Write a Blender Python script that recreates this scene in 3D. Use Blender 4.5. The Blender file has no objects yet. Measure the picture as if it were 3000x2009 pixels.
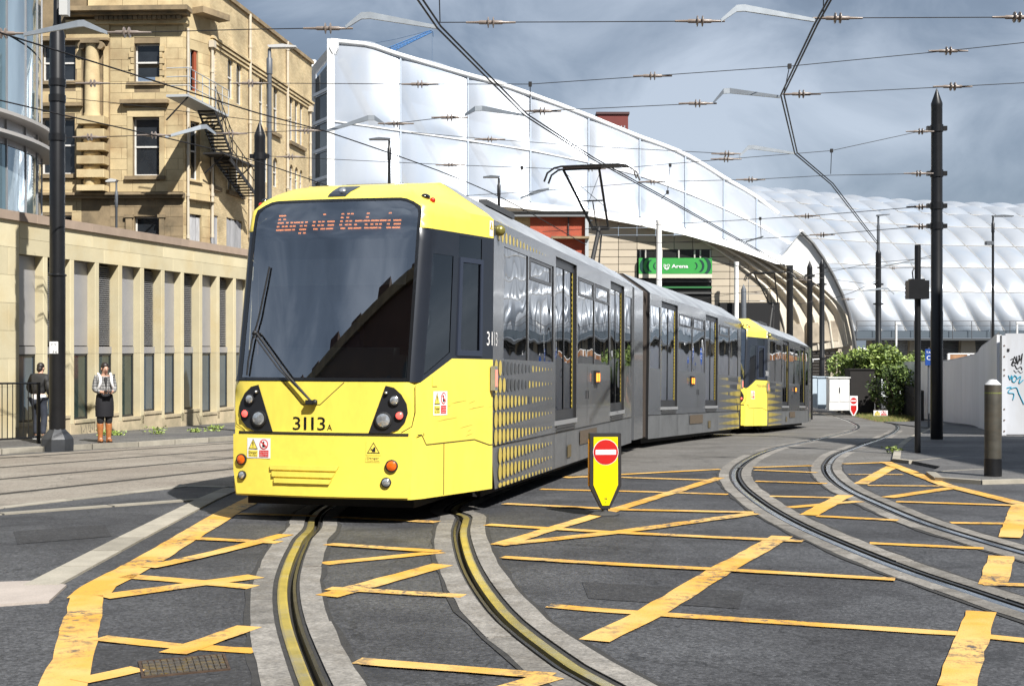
import bpy, bmesh, math, random
from mathutils import Vector, Matrix, geometry
random.seed(7)
R = math.radians
sc = bpy.context.scene
C = sc.collection

# ------------------------------------------------------------------ camera
CAMZ, FPX, CX, HY = 1.7, 2900.0, 1170.5, 795.0      # eye height, focal length and principal point of a 2341 px wide picture
cam_d = bpy.data.cameras.new('camera'); cam = bpy.data.objects.new('camera', cam_d); C.objects.link(cam)
cam.location = (0, 0, CAMZ); cam.rotation_euler = (R(90), 0, 0)
cam_d.sensor_width = 36; cam_d.lens = 36 * FPX / 2341; cam_d.shift_y = 11 / 2341
cam_d.clip_start = .1; cam_d.clip_end = 3000
sc.camera = cam

# ------------------------------------------------------------------ sun, sky, exposure
SUN_EL = R(47); SUN_H = Vector((.53, -.848))       # horizontal direction towards the sun
to_sun = Vector((SUN_H.x * math.cos(SUN_EL), SUN_H.y * math.cos(SUN_EL), math.sin(SUN_EL)))
sd = bpy.data.lights.new('sun', 'SUN'); sd.energy = 5.0; sd.angle = R(.5); sd.color = (1, .968, .915)
so = bpy.data.objects.new('sun', sd); C.objects.link(so); so.location = (20, -30, 40)
so.rotation_euler = to_sun.to_track_quat('Z', 'Y').to_euler()
w = bpy.data.worlds.new('World'); sc.world = w; w.use_nodes = True
nt = w.node_tree; N = nt.nodes; L = nt.links; N.clear()
out = N.new('ShaderNodeOutputWorld'); sky = N.new('ShaderNodeTexSky'); sky.sky_type = 'NISHITA'; sky.sun_disc = False
sky.sun_elevation = SUN_EL; sky.sun_rotation = math.atan2(SUN_H.x, SUN_H.y)
b1 = N.new('ShaderNodeBackground'); b1.inputs['Strength'].default_value = .10; L.new(sky.outputs[0], b1.inputs[0])
tc = N.new('ShaderNodeTexCoord'); mp = N.new('ShaderNodeMapping'); mp.inputs['Scale'].default_value = (1.0, 1.0, 1.5)
mp.inputs['Location'].default_value = (.72, .35, .62)
L.new(tc.outputs['Generated'], mp.inputs[0])
def wnoise(s, d, r, dist):
    t = N.new('ShaderNodeTexNoise'); t.inputs['Scale'].default_value = s; t.inputs['Detail'].default_value = d; t.inputs['Roughness'].default_value = r; t.inputs['Distortion'].default_value = dist
    L.new(mp.outputs[0], t.inputs['Vector']); return t.outputs['Fac']
na = wnoise(2.0, 4, .45, .4); nb = wnoise(7.5, 7, .55, .6)
ma = N.new('ShaderNodeMath'); ma.operation = 'MULTIPLY'; ma.inputs[1].default_value = .70; L.new(na, ma.inputs[0])
mb_ = N.new('ShaderNodeMath'); mb_.operation = 'MULTIPLY_ADD'; mb_.inputs[1].default_value = .30; L.new(nb, mb_.inputs[0]); L.new(ma.outputs[0], mb_.inputs[2])
cr = N.new('ShaderNodeValToRGB'); e = cr.color_ramp.elements
e[0].position = .36; e[0].color = (.076, .098, .132, 1); e[1].position = .62; e[1].color = (.38, .43, .505, 1)
e2 = cr.color_ramp.elements.new(.50); e2.color = (.160, .200, .262, 1)
L.new(mb_.outputs[0], cr.inputs[0])
b2 = N.new('ShaderNodeBackground'); b2.inputs['Strength'].default_value = .88; L.new(cr.outputs[0], b2.inputs[0])
mx = N.new('ShaderNodeMixShader'); mx.inputs[0].default_value = .88
L.new(b1.outputs[0], mx.inputs[1]); L.new(b2.outputs[0], mx.inputs[2]); L.new(mx.outputs[0], out.inputs[0])
sc.view_settings.view_transform = 'Standard'; sc.view_settings.look = 'None'; sc.view_settings.gamma = 1
sc.view_settings.use_curve_mapping = False; sc.view_settings.exposure = .72
sc.cycles.max_bounces = 8; sc.cycles.transparent_max_bounces = 24; sc.cycles.caustics_reflective = False; sc.cycles.caustics_refractive = False

# ------------------------------------------------------------------ materials
MATS = {}
def M(name, col=(.5, .5, .5), rough=.6, metal=0., var=0., vs=3., fine=0., fs=60., bump=0., bs=80., bd=.01, spec=.5, rnd=0., emit=0., stretch=None, tint=None, coat=0.):
    """procedural principled material: broad noise (var, vs), fine speckle (fine, fs), relief (bump), per-object tone (rnd)"""
    if name in MATS: return MATS[name]
    m = bpy.data.materials.new(name); m.use_nodes = True; MATS[name] = m
    n = m.node_tree.nodes; l = m.node_tree.links; p = n['Principled BSDF']
    p.inputs['Base Color'].default_value = (*col, 1); p.inputs['Roughness'].default_value = rough; p.inputs['Metallic'].default_value = metal
    p.inputs['Specular IOR Level'].default_value = spec
    if coat: p.inputs['Coat Weight'].default_value = coat; p.inputs['Coat Roughness'].default_value = .06
    if emit: p.inputs['Emission Color'].default_value = (*col, 1); p.inputs['Emission Strength'].default_value = emit
    geo = n.new('ShaderNodeNewGeometry'); vec = geo.outputs['Position']
    if stretch:
        q = n.new('ShaderNodeMapping'); q.inputs['Scale'].default_value = stretch; l.new(vec, q.inputs[0]); vec = q.outputs[0]
    last = None
    def mult(fac_out, lo, hi):
        nonlocal last
        mr = n.new('ShaderNodeMapRange'); mr.inputs['From Min'].default_value = .25; mr.inputs['From Max'].default_value = .75
        mr.inputs['To Min'].default_value = lo; mr.inputs['To Max'].default_value = hi; l.new(fac_out, mr.inputs['Value'])
        x = n.new('ShaderNodeMix'); x.data_type = 'RGBA'; x.blend_type = 'MULTIPLY'; x.inputs[0].default_value = 1
        if last is None: x.inputs[6].default_value = (*col, 1)
        else: l.new(last, x.inputs[6])
        l.new(mr.outputs[0], x.inputs[7]); last = x.outputs[2]
    def noise(s, det=5):
        t = n.new('ShaderNodeTexNoise'); t.inputs['Scale'].default_value = s; t.inputs['Detail'].default_value = det; t.inputs['Roughness'].default_value = .62
        l.new(vec, t.inputs['Vector']); return t
    if var:
        t = noise(vs); mult(t.outputs['Fac'], 1 - var, 1 + var)
        if tint:
            t2 = noise(vs * .6 + .13, 4); x = n.new('ShaderNodeMix'); x.data_type = 'RGBA'
            mr = n.new('ShaderNodeMapRange'); mr.inputs['From Min'].default_value = .48; mr.inputs['From Max'].default_value = .7; mr.inputs['To Max'].default_value = .75
            l.new(t2.outputs['Fac'], mr.inputs['Value']); l.new(mr.outputs[0], x.inputs[0]); l.new(last, x.inputs[6]); x.inputs[7].default_value = (*tint, 1); last = x.outputs[2]
    if fine: mult(noise(fs, 3).outputs['Fac'], 1 - fine, 1 + fine)
    if rnd: 
        oi = n.new('ShaderNodeObjectInfo'); mult(oi.outputs['Random'], 1 - rnd, 1 + rnd)
    if last is not None: l.new(last, p.inputs['Base Color'])
    if bump:
        t = noise(bs, 4); b = n.new('ShaderNodeBump'); b.inputs['Strength'].default_value = bump; b.inputs['Distance'].default_value = bd
        l.new(t.outputs['Fac'], b.inputs['Height']); l.new(b.outputs[0], p.inputs['Normal'])
    return m

def glass(name, tint, refl, rough=.015, wave=0., ws=1.2):
    """window pane: tinted see-through mixed with a mirror share; wave distorts the reflection like large panes do"""
    m = bpy.data.materials.new(name); m.use_nodes = True; MATS[name] = m
    n = m.node_tree.nodes; l = m.node_tree.links; n.clear()
    o = n.new('ShaderNodeOutputMaterial'); tr = n.new('ShaderNodeBsdfTransparent'); tr.inputs[0].default_value = (*tint, 1)
    g = n.new('ShaderNodeBsdfGlossy'); g.inputs['Roughness'].default_value = rough; g.inputs['Color'].default_value = (.95, .97, 1, 1)
    fr = n.new('ShaderNodeFresnel'); fr.inputs[0].default_value = 1.5; ad = n.new('ShaderNodeMath'); ad.operation = 'ADD'; ad.use_clamp = True; ad.inputs[1].default_value = refl
    l.new(fr.outputs[0], ad.inputs[0]); mx = n.new('ShaderNodeMixShader'); l.new(ad.outputs[0], mx.inputs[0]); l.new(tr.outputs[0], mx.inputs[1]); l.new(g.outputs[0], mx.inputs[2])
    l.new(mx.outputs[0], o.inputs[0])
    if wave:
        geo = n.new('ShaderNodeNewGeometry'); t = n.new('ShaderNodeTexNoise'); t.inputs['Scale'].default_value = ws; t.inputs['Detail'].default_value = 1.5
        l.new(geo.outputs['Position'], t.inputs['Vector']); b = n.new('ShaderNodeBump'); b.inputs['Strength'].default_value = wave; b.inputs['Distance'].default_value = .05
        l.new(t.outputs['Fac'], b.inputs['Height']); l.new(b.outputs[0], g.inputs['Normal']); 
    return m

# ------------------------------------------------------------------ mesh helpers
def inpoly(x, y, poly):
    c = False; n = len(poly); j = n - 1
    for i in range(n):
        xi, yi = poly[i]; xj, yj = poly[j]
        if (yi > y) != (yj > y) and x < (xj - xi) * (y - yi) / (yj - yi) + xi: c = not c
        j = i
    return c
def dens(poly, h, closed=True):
    o = []; n = len(poly)
    for i in range(n if closed else n - 1):
        a = poly[i]; b = poly[(i + 1) % n]; k = max(1, int(math.ceil(math.hypot(b[0] - a[0], b[1] - a[1]) / h)))
        o += [(a[0] + (b[0] - a[0]) * t / k, a[1] + (b[1] - a[1]) * t / k) for t in range(k)]
    if not closed: o.append(tuple(poly[-1]))
    return o
def cdt(poly, holes=(), h=None, keep=None, extra_edges=(), extra_pts=()):
    """triangulate a polygon with holes; h adds interior points so that the piece can follow a curved surface"""
    pts = []; edges = []
    def ring(r):
        r = dens(r, h) if h else list(r); o = len(pts); pts.extend(r); edges.extend((o + i, o + (i + 1) % len(r)) for i in range(len(r)))
    ring(poly); [ring(q) for q in holes]
    for a in extra_edges:
        o = len(pts); pts.extend(a); edges.extend((o + i, o + i + 1) for i in range(len(a) - 1))
    pts.extend(extra_pts)
    if h:
        x0, x1 = min(p[0] for p in poly), max(p[0] for p in poly); y0, y1 = min(p[1] for p in poly), max(p[1] for p in poly)
        y = y0 + h * .5
        while y < y1:
            x = x0 + h * .5
            while x < x1:
                if inpoly(x, y, poly): pts.append((x, y))
                x += h
            y += h
    v, _, f, *_ = geometry.delaunay_2d_cdt([Vector(p) for p in pts], edges, [], 0, 1e-5)
    fs = []
    for t in f:
        cx = sum(v[i].x for i in t) / 3; cy = sum(v[i].y for i in t) / 3
        if inpoly(cx, cy, poly) and not any(inpoly(cx, cy, q) for q in holes) and (keep is None or keep(cx, cy)): fs.append(tuple(t))
    return [(p.x, p.y) for p in v], fs

class MB:
    """collects shapes and links them as ONE mesh object"""
    def __init__(s): s.v = []; s.f = []; s.m = []
    def add(s, vs, fs, mi=0):
        o = len(s.v); s.v += [tuple(p) for p in vs]; s.f += [tuple(i + o for i in f) for f in fs]; s.m += [mi] * len(fs); return s
    def box(s, x0, x1, y0, y1, z0, z1, mi=0, T=None):
        vs = [Vector((x, y, z)) for x in (x0, x1) for y in (y0, y1) for z in (z0, z1)]
        if T: vs = [T @ p for p in vs]
        return s.add(vs, [(0, 1, 3, 2), (4, 6, 7, 5), (0, 4, 5, 1), (2, 3, 7, 6), (0, 2, 6, 4), (1, 5, 7, 3)], mi)
    def prism(s, pts, vec, mi=0):
        n = len(pts); vec = Vector(vec); a = [Vector(p) for p in pts]; b = [p + vec for p in a]
        return s.add(a + b, [tuple(range(n))[::-1], tuple(range(n, 2 * n))] + [(i, (i + 1) % n, n + (i + 1) % n, n + i) for i in range(n)], mi)
    def tube(s, pts, r, n=6, mi=0):
        pts = [Vector(p) for p in pts]; k = len(pts); rr = r if isinstance(r, (list, tuple)) else [r] * k
        vs = []; up = None
        for i, p in enumerate(pts):
            d = (pts[min(i + 1, k - 1)] - pts[max(i - 1, 0)])
            if d.length < 1e-9: d = Vector((0, 0, 1))
            d.normalize()
            if up is None: up = Vector((0, 0, 1)) if abs(d.z) < .95 else Vector((1, 0, 0))
            a = d.cross(up)
            if a.length < 1e-4: a = d.cross(Vector((1, .3, 0)))
            a.normalize(); b = a.cross(d).normalized(); up = b
            vs += [p + (a * math.cos(2 * math.pi * j / n) + b * math.sin(2 * math.pi * j / n)) * rr[i] for j in range(n)]
        fs = [(i * n + j, i * n + (j + 1) % n, (i + 1) * n + (j + 1) % n, (i + 1) * n + j) for i in range(k - 1) for j in range(n)]
        fs += [tuple(range(n))[::-1], tuple(range((k - 1) * n, k * n))]
        return s.add(vs, fs, mi)
    def lathe(s, prof, n=16, T=None, mi=0, sq=1.):
        vs = []
        for r, z in prof:
            for j in range(n):
                a = 2 * math.pi * j / n; vs.append(Vector((r * math.cos(a), r * math.sin(a) * sq, z)))
        if T: vs = [T @ p for p in vs]
        k = len(prof); fs = [(i * n + j, i * n + (j + 1) % n, (i + 1) * n + (j + 1) % n, (i + 1) * n + j) for i in range(k - 1) for j in range(n)]
        fs += [tuple(range(n))[::-1], tuple(range((k - 1) * n, k * n))]
        return s.add(vs, fs, mi)
    def ball(s, c, r, n=10, mi=0, T=None):
        c = Vector(c); rx, ry, rz = r if isinstance(r, (tuple, list)) else (r, r, r)
        vs = []; k = max(4, n // 2 + 1)
        for i in range(k + 1):
            a = math.pi * i / k
            for j in range(n):
                b = 2 * math.pi * j / n; p = Vector((rx * math.sin(a) * math.cos(b), ry * math.sin(a) * math.sin(b), rz * math.cos(a))); vs.append(c + (T @ p if T else p))
        return s.add(vs, [(i * n + j, i * n + (j + 1) % n, (i + 1) * n + (j + 1) % n, (i + 1) * n + j) for i in range(k) for j in range(n)], mi)
    def patch(s, poly, fn, holes=(), h=None, mi=0, thick=None):
        """polygon in surface coordinates mapped by fn(u, v, off)"""
        v, f = cdt(poly, holes, h); s.add([fn(a, b, 0 if thick is None else thick) for a, b in v], f, mi)
        if thick is not None:
            for r in [poly] + list(holes):
                r = dens(r, h) if h else r; n = len(r); o = [fn(a, b, thick) for a, b in r] + [fn(a, b, 0) for a, b in r]
                s.add(o, [(i, (i + 1) % n, n + (i + 1) % n, n + i) for i in range(n)], mi)
        return s
    def grid(s, fn, nu, nv, mi=0):
        vs = [fn(i / nu, j / nv) for j in range(nv + 1) for i in range(nu + 1)]
        return s.add(vs, [(j * (nu + 1) + i, j * (nu + 1) + i + 1, (j + 1) * (nu + 1) + i + 1, (j + 1) * (nu + 1) + i) for j in range(nv) for i in range(nu)], mi)
    def mesh(s, name, mats, smooth=None):
        me = bpy.data.meshes.new(name); me.from_pydata(s.v, [], s.f)
        for m in (mats if isinstance(mats, (list, tuple)) else [mats]): me.materials.append(m)
        me.polygons.foreach_set('material_index', s.m)
        if smooth:
            me.polygons.foreach_set('use_smooth', [True] * len(s.f)); me.update(); me.set_sharp_from_angle(angle=R(smooth))
        me.update(); return me
    def build(s, name, mats, parent=None, smooth=None):
        o = bpy.data.objects.new(name, s.mesh(name, mats, smooth)); C.objects.link(o); o.parent = parent; return o

def tag(o, label=None, cat=None, group=None, kind=None):
    if label: o['label'] = label
    if cat: o['category'] = cat
    if group: o['group'] = group
    if kind: o['kind'] = kind
    return o
def thing(name, label, cat, loc=(0, 0, 0), rz=0, group=None, mat4=None):
    o = bpy.data.objects.new(name, None); C.objects.link(o); o.empty_display_size = .2
    if mat4 is not None: o.matrix_world = mat4
    else: o.location = loc; o.rotation_euler = (0, 0, rz)
    return tag(o, label, cat, group)
def copy_tree(o, parent=None):
    c = o.copy(); C.objects.link(c); c.parent = parent
    for ch in o.children: copy_tree(ch, c)
    return c
def inst(name, mesh, parent, M4=None, loc=None):
    o = bpy.data.objects.new(name, mesh); C.objects.link(o); o.parent = parent
    if M4 is not None: o.matrix_local = M4
    if loc is not None: o.location = loc
    return o
def text_mesh(txt, size=1., extrude=0., bold=0.):
    """letters as flat geometry: list of 2D verts and faces, left aligned on the baseline"""
    cu = bpy.data.curves.new('letters', 'FONT'); cu.body = txt; cu.size = size; cu.offset = bold; cu.resolution_u = 3
    ob = bpy.data.objects.new('letters', cu); C.objects.link(ob)
    me = bpy.data.meshes.new_from_object(ob.evaluated_get(bpy.context.evaluated_depsgraph_get()))
    v = [(p.co.x, p.co.y) for p in me.vertices]; f = [tuple(p.vertices) for p in me.polygons]
    bpy.data.objects.remove(ob); bpy.data.curves.remove(cu); bpy.data.meshes.remove(me)
    return v, f
def put_text(mb, txt, x0, x1, z0, h, fn, mi=0, bold=0., off=.002):
    """letters fitted between x0 and x1 with cap height h, mapped by fn(u, v, off)"""
    v, f = text_mesh(txt, 1., bold=bold)
    a = min(p[0] for p in v); b = max(p[0] for p in v); hh = .70
    mb.add([fn(x0 + (p[0] - a) / (b - a) * (x1 - x0), z0 + p[1] / hh * h, off) for p in v], f, mi)
def rrect(x0, x1, y0, y1, r, n=4):
    o = []
    for cx, cy, a0 in ((x1 - r, y1 - r, 0), (x0 + r, y1 - r, 90), (x0 + r, y0 + r, 180), (x1 - r, y0 + r, 270)):
        o += [(cx + r * math.cos(R(a0 + 90 * i / n)), cy + r * math.sin(R(a0 + 90 * i / n))) for i in range(n + 1)]
    return o
def circ(cx, cy, r, n=14, ry=None): return [(cx + r * math.cos(2 * math.pi * i / n), cy + (ry or r) * math.sin(2 * math.pi * i / n)) for i in range(n)]
def frame4(o, ux, uy, uz):
    m = Matrix.Identity(4)
    for i, a in enumerate((ux, uy, uz)):
        for k in range(3): m[k][i] = a[k]
    for k in range(3): m[k][3] = o[k]
    return m
def spline(pts, step):
    """Catmull-Rom through points, resampled"""
    P = [Vector(p) for p in pts]; P = [P[0] * 2 - P[1]] + P + [P[-1] * 2 - P[-2]]; o = []
    for i in range(1, len(P) - 2):
        k = max(1, int((P[i + 1] - P[i]).length / step))
        for j in range(k):
            t = j / k; o.append(.5 * ((2 * P[i]) + (P[i + 1] - P[i - 1]) * t + (2 * P[i - 1] - 5 * P[i] + 4 * P[i + 1] - P[i + 2]) * t * t + (-P[i - 1] + 3 * P[i] - 3 * P[i + 1] + P[i + 2]) * t ** 3))
    o.append(P[-2].copy()); return o
def lerp(a, b, t): return a + (b - a) * t
def tab(x, T):
    if x <= T[0][0]: return T[0][1]
    for (a, b), (c, d) in zip(T, T[1:]):
        if x <= c: return b + (d - b) * (x - a) / (c - a)
    return T[-1][1]
def sstep(a, b, x): t = min(1, max(0, (x - a) / (b - a))); return t * t * (3 - 2 * t)
def herm(x, T):
    """smooth table"""
    if x <= T[0][0]: return T[0][1]
    if x >= T[-1][0]: return T[-1][1]
    n = len(T); sl = [0] * n
    for i in range(n):
        a = T[max(0, i - 1)]; b = T[min(n - 1, i + 1)]; sl[i] = (b[1] - a[1]) / (b[0] - a[0])
    for i in range(n - 1):
        if x <= T[i + 1][0]:
            h = T[i + 1][0] - T[i][0]; t = (x - T[i][0]) / h
            return (2*t**3 - 3*t*t + 1) * T[i][1] + (t**3 - 2*t*t + t) * h * sl[i] + (-2*t**3 + 3*t*t) * T[i + 1][1] + (t**3 - t*t) * h * sl[i + 1]

# ------------------------------------------------------------------ terrain: the street falls away towards the station
ZR = [(-12, .514), (0, .25), (12, -.014), (20, -.19), (26, -.325), (34.6, -.70), (39, -.93), (49, -1.38), (60, -1.78), (75, -2.1), (95, -2.2), (120, -2.2)]
ZL = [(-12, .514), (0, .25), (12, -.014), (20, -.19), (40, -.63), (60, -1.0), (95, -1.4), (120, -1.5)]
def gz(X, Y):
    a = herm(Y, ZL); 
    if Y < 14: return a
    return a + (herm(Y, ZR) - a) * sstep(-2.5, 4, X)
def at(x, y, Y): return Vector(((x - CX) / FPX * Y, Y, CAMZ + (HY - y) / FPX * Y))
def gp(x, y, lift=0.):
    """point of the terrain under a given line of sight"""
    k = (x - CX) / FPX; m = (HY - y) / FPX; lo, hi = 2., 140.
    for _ in range(50):
        c = .5 * (lo + hi)
        if CAMZ + m * c > gz(k * c, c) + lift: lo = c
        else: hi = c
    return Vector((k * lo, lo, gz(k * lo, lo) + lift))
# ------------------------------------------------------------------ ground materials
def asphalt_mat(name, base, patch, spk=.5, rough=.8):
    m = M(name, base, rough, var=.0); n = m.node_tree.nodes; l = m.node_tree.links; p = n['Principled BSDF']
    geo = n.new('ShaderNodeNewGeometry'); pos = geo.outputs['Position']
    def noise(s, d=4, r=.6):
        t = n.new('ShaderNodeTexNoise'); t.inputs['Scale'].default_value = s; t.inputs['Detail'].default_value = d; t.inputs['Roughness'].default_value = r; l.new(pos, t.inputs['Vector']); return t.outputs['Fac']
    def ramp(f, a, b, lo, hi):
        t = n.new('ShaderNodeMapRange'); t.inputs['From Min'].default_value = a; t.inputs['From Max'].default_value = b; t.inputs['To Min'].default_value = lo; t.inputs['To Max'].default_value = hi; l.new(f, t.inputs['Value']); return t.outputs[0]
    def mix(f, a, b, mode='MIX'):
        x = n.new('ShaderNodeMix'); x.data_type = 'RGBA'; x.blend_type = mode
        for s, v in ((0, f), (6, a), (7, b)):
            if isinstance(v, (int, float)): x.inputs[s].default_value = v if s == 0 else (v, v, v, 1)
            elif isinstance(v, tuple): x.inputs[s].default_value = (*v, 1)
            else: l.new(v, x.inputs[s])
        return x.outputs[2]
    big = noise(.42, 6, .66); c = mix(ramp(big, .40, .62, 0, 1), base, patch)
    sp = noise(62, 3, .75); c = mix(1., c, ramp(sp, .3, .7, 1 - spk, 1 + spk), 'MULTIPLY')
    vo = n.new('ShaderNodeTexVoronoi'); vo.inputs['Scale'].default_value = 48; l.new(pos, vo.inputs['Vector'])
    wn0 = n.new('ShaderNodeTexWhiteNoise'); l.new(vo.outputs['Position'], wn0.inputs['Vector']); c = mix(1., c, ramp(wn0.outputs['Value'], 0, 1, 1 - spk * .75, 1 + spk * .75), 'MULTIPLY')
    chip = ramp(vo.outputs['Distance'], .10, .16, 1, 0); wn = n.new('ShaderNodeTexWhiteNoise'); l.new(vo.outputs['Position'], wn.inputs['Vector'])
    pick = ramp(wn.outputs['Value'], .80, .82, 0, .8); mm = n.new('ShaderNodeMath'); mm.operation = 'MULTIPLY'; l.new(chip, mm.inputs[0]); l.new(pick, mm.inputs[1])
    c = mix(mm.outputs[0], c, (.22, .22, .215))
    st = noise(1.1, 7, .68); c = mix(ramp(st, .54, .68, 0, .7), c, tuple(v * .45 for v in base))
    # fine cracks
    ck = n.new('ShaderNodeTexVoronoi'); ck.feature = 'DISTANCE_TO_EDGE'; ck.inputs['Scale'].default_value = .42
    wp = n.new('ShaderNodeTexNoise'); wp.inputs['Scale'].default_value = 2.2; wp.inputs['Detail'].default_value = 6; l.new(pos, wp.inputs['Vector'])
    va = n.new('ShaderNodeVectorMath'); va.operation = 'MULTIPLY_ADD'; va.inputs[1].default_value = (.9, .9, .9); l.new(wp.outputs['Color'], va.inputs[0]); l.new(pos, va.inputs[2]); l.new(va.outputs[0], ck.inputs['Vector'])
    crk = ramp(ck.outputs['Distance'], .0, .006, .75, 0); c = mix(crk, c, tuple(v * .25 for v in base))
    l.new(c, p.inputs['Base Color']); l.new(ramp(big, .35, .7, rough + .06, rough - .24), p.inputs['Roughness'])
    b = n.new('ShaderNodeBump'); b.inputs['Strength'].default_value = .55; b.inputs['Distance'].default_value = .008; l.new(sp, b.inputs['Height']); l.new(b.outputs[0], p.inputs['Normal'])
    return m
ASPH = asphalt_mat('asphalt', (.032, .0325, .036), (.072, .073, .077), .55)
PAVEA = asphalt_mat('footway_asphalt', (.085, .083, .083), (.12, .117, .112), .4)
BROWN = asphalt_mat('tram_street_paving', (.20, .172, .14), (.27, .24, .20), .3)
CONC = M('rail_concrete', (.20, .187, .168), .85, var=.38, vs=6, fine=.42, fs=45, bump=.6, bs=50, rnd=.16, tint=(.13, .115, .095))
KERB = M('kerb_stone', (.30, .275, .225), .85, var=.2, vs=4, fine=.15, fs=90, bump=.3, rnd=.14)
PALE = M('pale_paving_stone', (.35, .305, .27), .8, var=.15, vs=3, fine=.12, fs=80, rnd=.08)
STEEL = M('polished_rail_steel', (.50, .50, .50), .22, metal=1, var=.25, vs=6)
STEELY = M('rail_steel_with_yellow_residue', (.56, .46, .15), .30, metal=.6, var=.3, vs=5, tint=(.46, .45, .42))
STEELD = M('dark_rail_steel', (.10, .095, .09), .42, metal=.8, var=.3, vs=9)
GROOVE = M('groove_dirt', (.022, .020, .018), .95, var=.3, vs=10)
FILL = M('rail_filler', (.035, .034, .033), .9, var=.4, vs=12, bump=.6, bs=90)
def paint_mat(name, col, worn, thr):
    m = M(name, col, .7, var=.0); n = m.node_tree.nodes; l = m.node_tree.links; p = n['Principled BSDF']
    geo = n.new('ShaderNodeNewGeometry'); pos = geo.outputs['Position']
    def noise(s, d, r=.65):
        t = n.new('ShaderNodeTexNoise'); t.inputs['Scale'].default_value = s; t.inputs['Detail'].default_value = d; t.inputs['Roughness'].default_value = r; l.new(pos, t.inputs['Vector']); return t.outputs['Fac']
    def ramp(f, a, b, lo, hi):
        t = n.new('ShaderNodeMapRange'); t.inputs['From Min'].default_value = a; t.inputs['From Max'].default_value = b; t.inputs['To Min'].default_value = lo; t.inputs['To Max'].default_value = hi; l.new(f, t.inputs['Value']); return t.outputs[0]
    def mix(f, a, b):
        x = n.new('ShaderNodeMix'); x.data_type = 'RGBA'; l.new(f, x.inputs[0])
        for s, v in ((6, a), (7, b)):
            if isinstance(v, tuple): x.inputs[s].default_value = (*v, 1)
            else: l.new(v, x.inputs[s])
        return x.outputs[2]
    c = mix(ramp(noise(1.1, 3), .42, .58, 0, 1), col, worn)
    wa = ramp(noise(1.6, 4, .6), .46, .62, 0, 1); wb = ramp(noise(13, 6, .75), thr - .06, thr + .05, 0, 1); mm = n.new('ShaderNodeMath'); mm.operation = 'MULTIPLY'; l.new(wa, mm.inputs[0]); l.new(wb, mm.inputs[1])
    c = mix(mm.outputs[0], c, (.075, .073, .07))
    c = mix(ramp(noise(48, 4, .75), .58, .68, 0, .6), c, (.17, .12, .055))
    l.new(c, p.inputs['Base Color'])
    b = n.new('ShaderNodeBump'); b.inputs['Strength'].default_value = .4; b.inputs['Distance'].default_value = .006; l.new(noise(80, 3), b.inputs['Height']); l.new(b.outputs[0], p.inputs['Normal'])
    return m
YEL = paint_mat('yellow_road_paint', (.63, .33, .045), (.68, .42, .13), .53)

# ------------------------------------------------------------------ rails: traced centre lines
def gl(pts, step=.25):
    return [Vector((p.x, p.y)) for p in spline([gp(*q).to_2d().to_3d() for q in pts], step)]
T1L = [(708.6, 1215), (683, 1250), (663, 1298), (654, 1349), (659, 1404), (679, 1477), (716, 1568)]
T1R = [(1060.5, 1184), (1053, 1213.4), (1060.5, 1257.4), (1078.8, 1305), (1115.4, 1363.7), (1166.7, 1422.3), (1229, 1477.4), (1302, 1525), (1375.6, 1565)]
T2L = [(1857, 940), (1906, 951), (1947, 966), (1960.4, 977.4), (1930, 990), (1864.4, 1005.4), (1764.5, 1027.4), (1716.4, 1047.4), (1688.5, 1067.4), (1680.5, 1087.4), (1692.5, 1111.4), (1724.5, 1139.3), (1772.4, 1171.4), (1844.4, 1209.3), (1964.4, 1261.3), (2084.3, 1307.3), (2204.2, 1347.3), (2341, 1393.2), (2500, 1443)]
T2R = [(1891, 936), (1954, 947.5), (2010, 958.7), (2044, 970), (2052, 980), (2020.3, 999.4), (1964.4, 1019.4), (1912.4, 1039.4), (1892.4, 1059.4), (1890.4, 1075.4), (1904.4, 1095.4), (1940.4, 1121.4), (2004.4, 1151.3), (2084.3, 1185.3), (2164.3, 1213.3), (2264.2, 1243.3), (2341, 1265.3), (2500, 1309)]
def ext(c, before=(), after=()): return [Vector(p) for p in before] + c + [Vector(p) for p in after]
def axis_pts(o, th, d0, d1, lat): return [Vector((o[0] + math.sin(R(th)) * d + math.cos(R(th)) * lat, o[1] + math.cos(R(th)) * d - math.sin(R(th)) * lat)) for d in (d0, d1)]
# the first track continues under the tram
TA = ((-1.50, 13.887), 13.84)
rail1L = gl(T1L); rail1R = gl(T1R)
uL = axis_pts(*TA, 9.5, 1.2, -.7175) ; uR = axis_pts(*TA, 9.5, 1.2, .7175)
farc = [Vector((3.95, 32.3)), Vector((5.6, 36.8)), Vector((8.5, 44.7))]
def off2(c, lat):
    o = []
    for i, p in enumerate(c):
        d = (c[min(i + 1, len(c) - 1)] - c[max(i - 1, 0)]).normalized(); o.append(p + Vector((d.y, -d.x)) * lat)
    return o
def sm2(c, step=.3): return [Vector((p.x, p.y)) for p in spline([Vector((q.x, q.y, 0)) for q in c], step)]
def track1(first, lat, us):
    c = [Vector((8.5, 44.7)) + Vector((lat * .94, -lat * .35)), Vector((5.6, 36.8)) + Vector((lat * .94, -lat * .35)), Vector((2.4, 27.6)) + Vector((lat * .95, -lat * .3))] + us
    e = first[0]; d = (first[0] - first[1]).normalized()
    return sm2(c + first[::4] + [first[-1], first[-1] + (first[-1] - first[-2]).normalized() * 3])
rail1L = track1(rail1L, -.7175, uL); rail1R = track1(rail1R, .7175, uR)
def run_on(c, ln):
    d = (c[-1] - c[-4]).normalized(); return c + [c[-1] + d * (.3 * k) for k in range(1, int(ln / .3))]
rail2L = run_on(gl(T2L), 14); rail2R = run_on(gl(T2R), 14)
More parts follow.
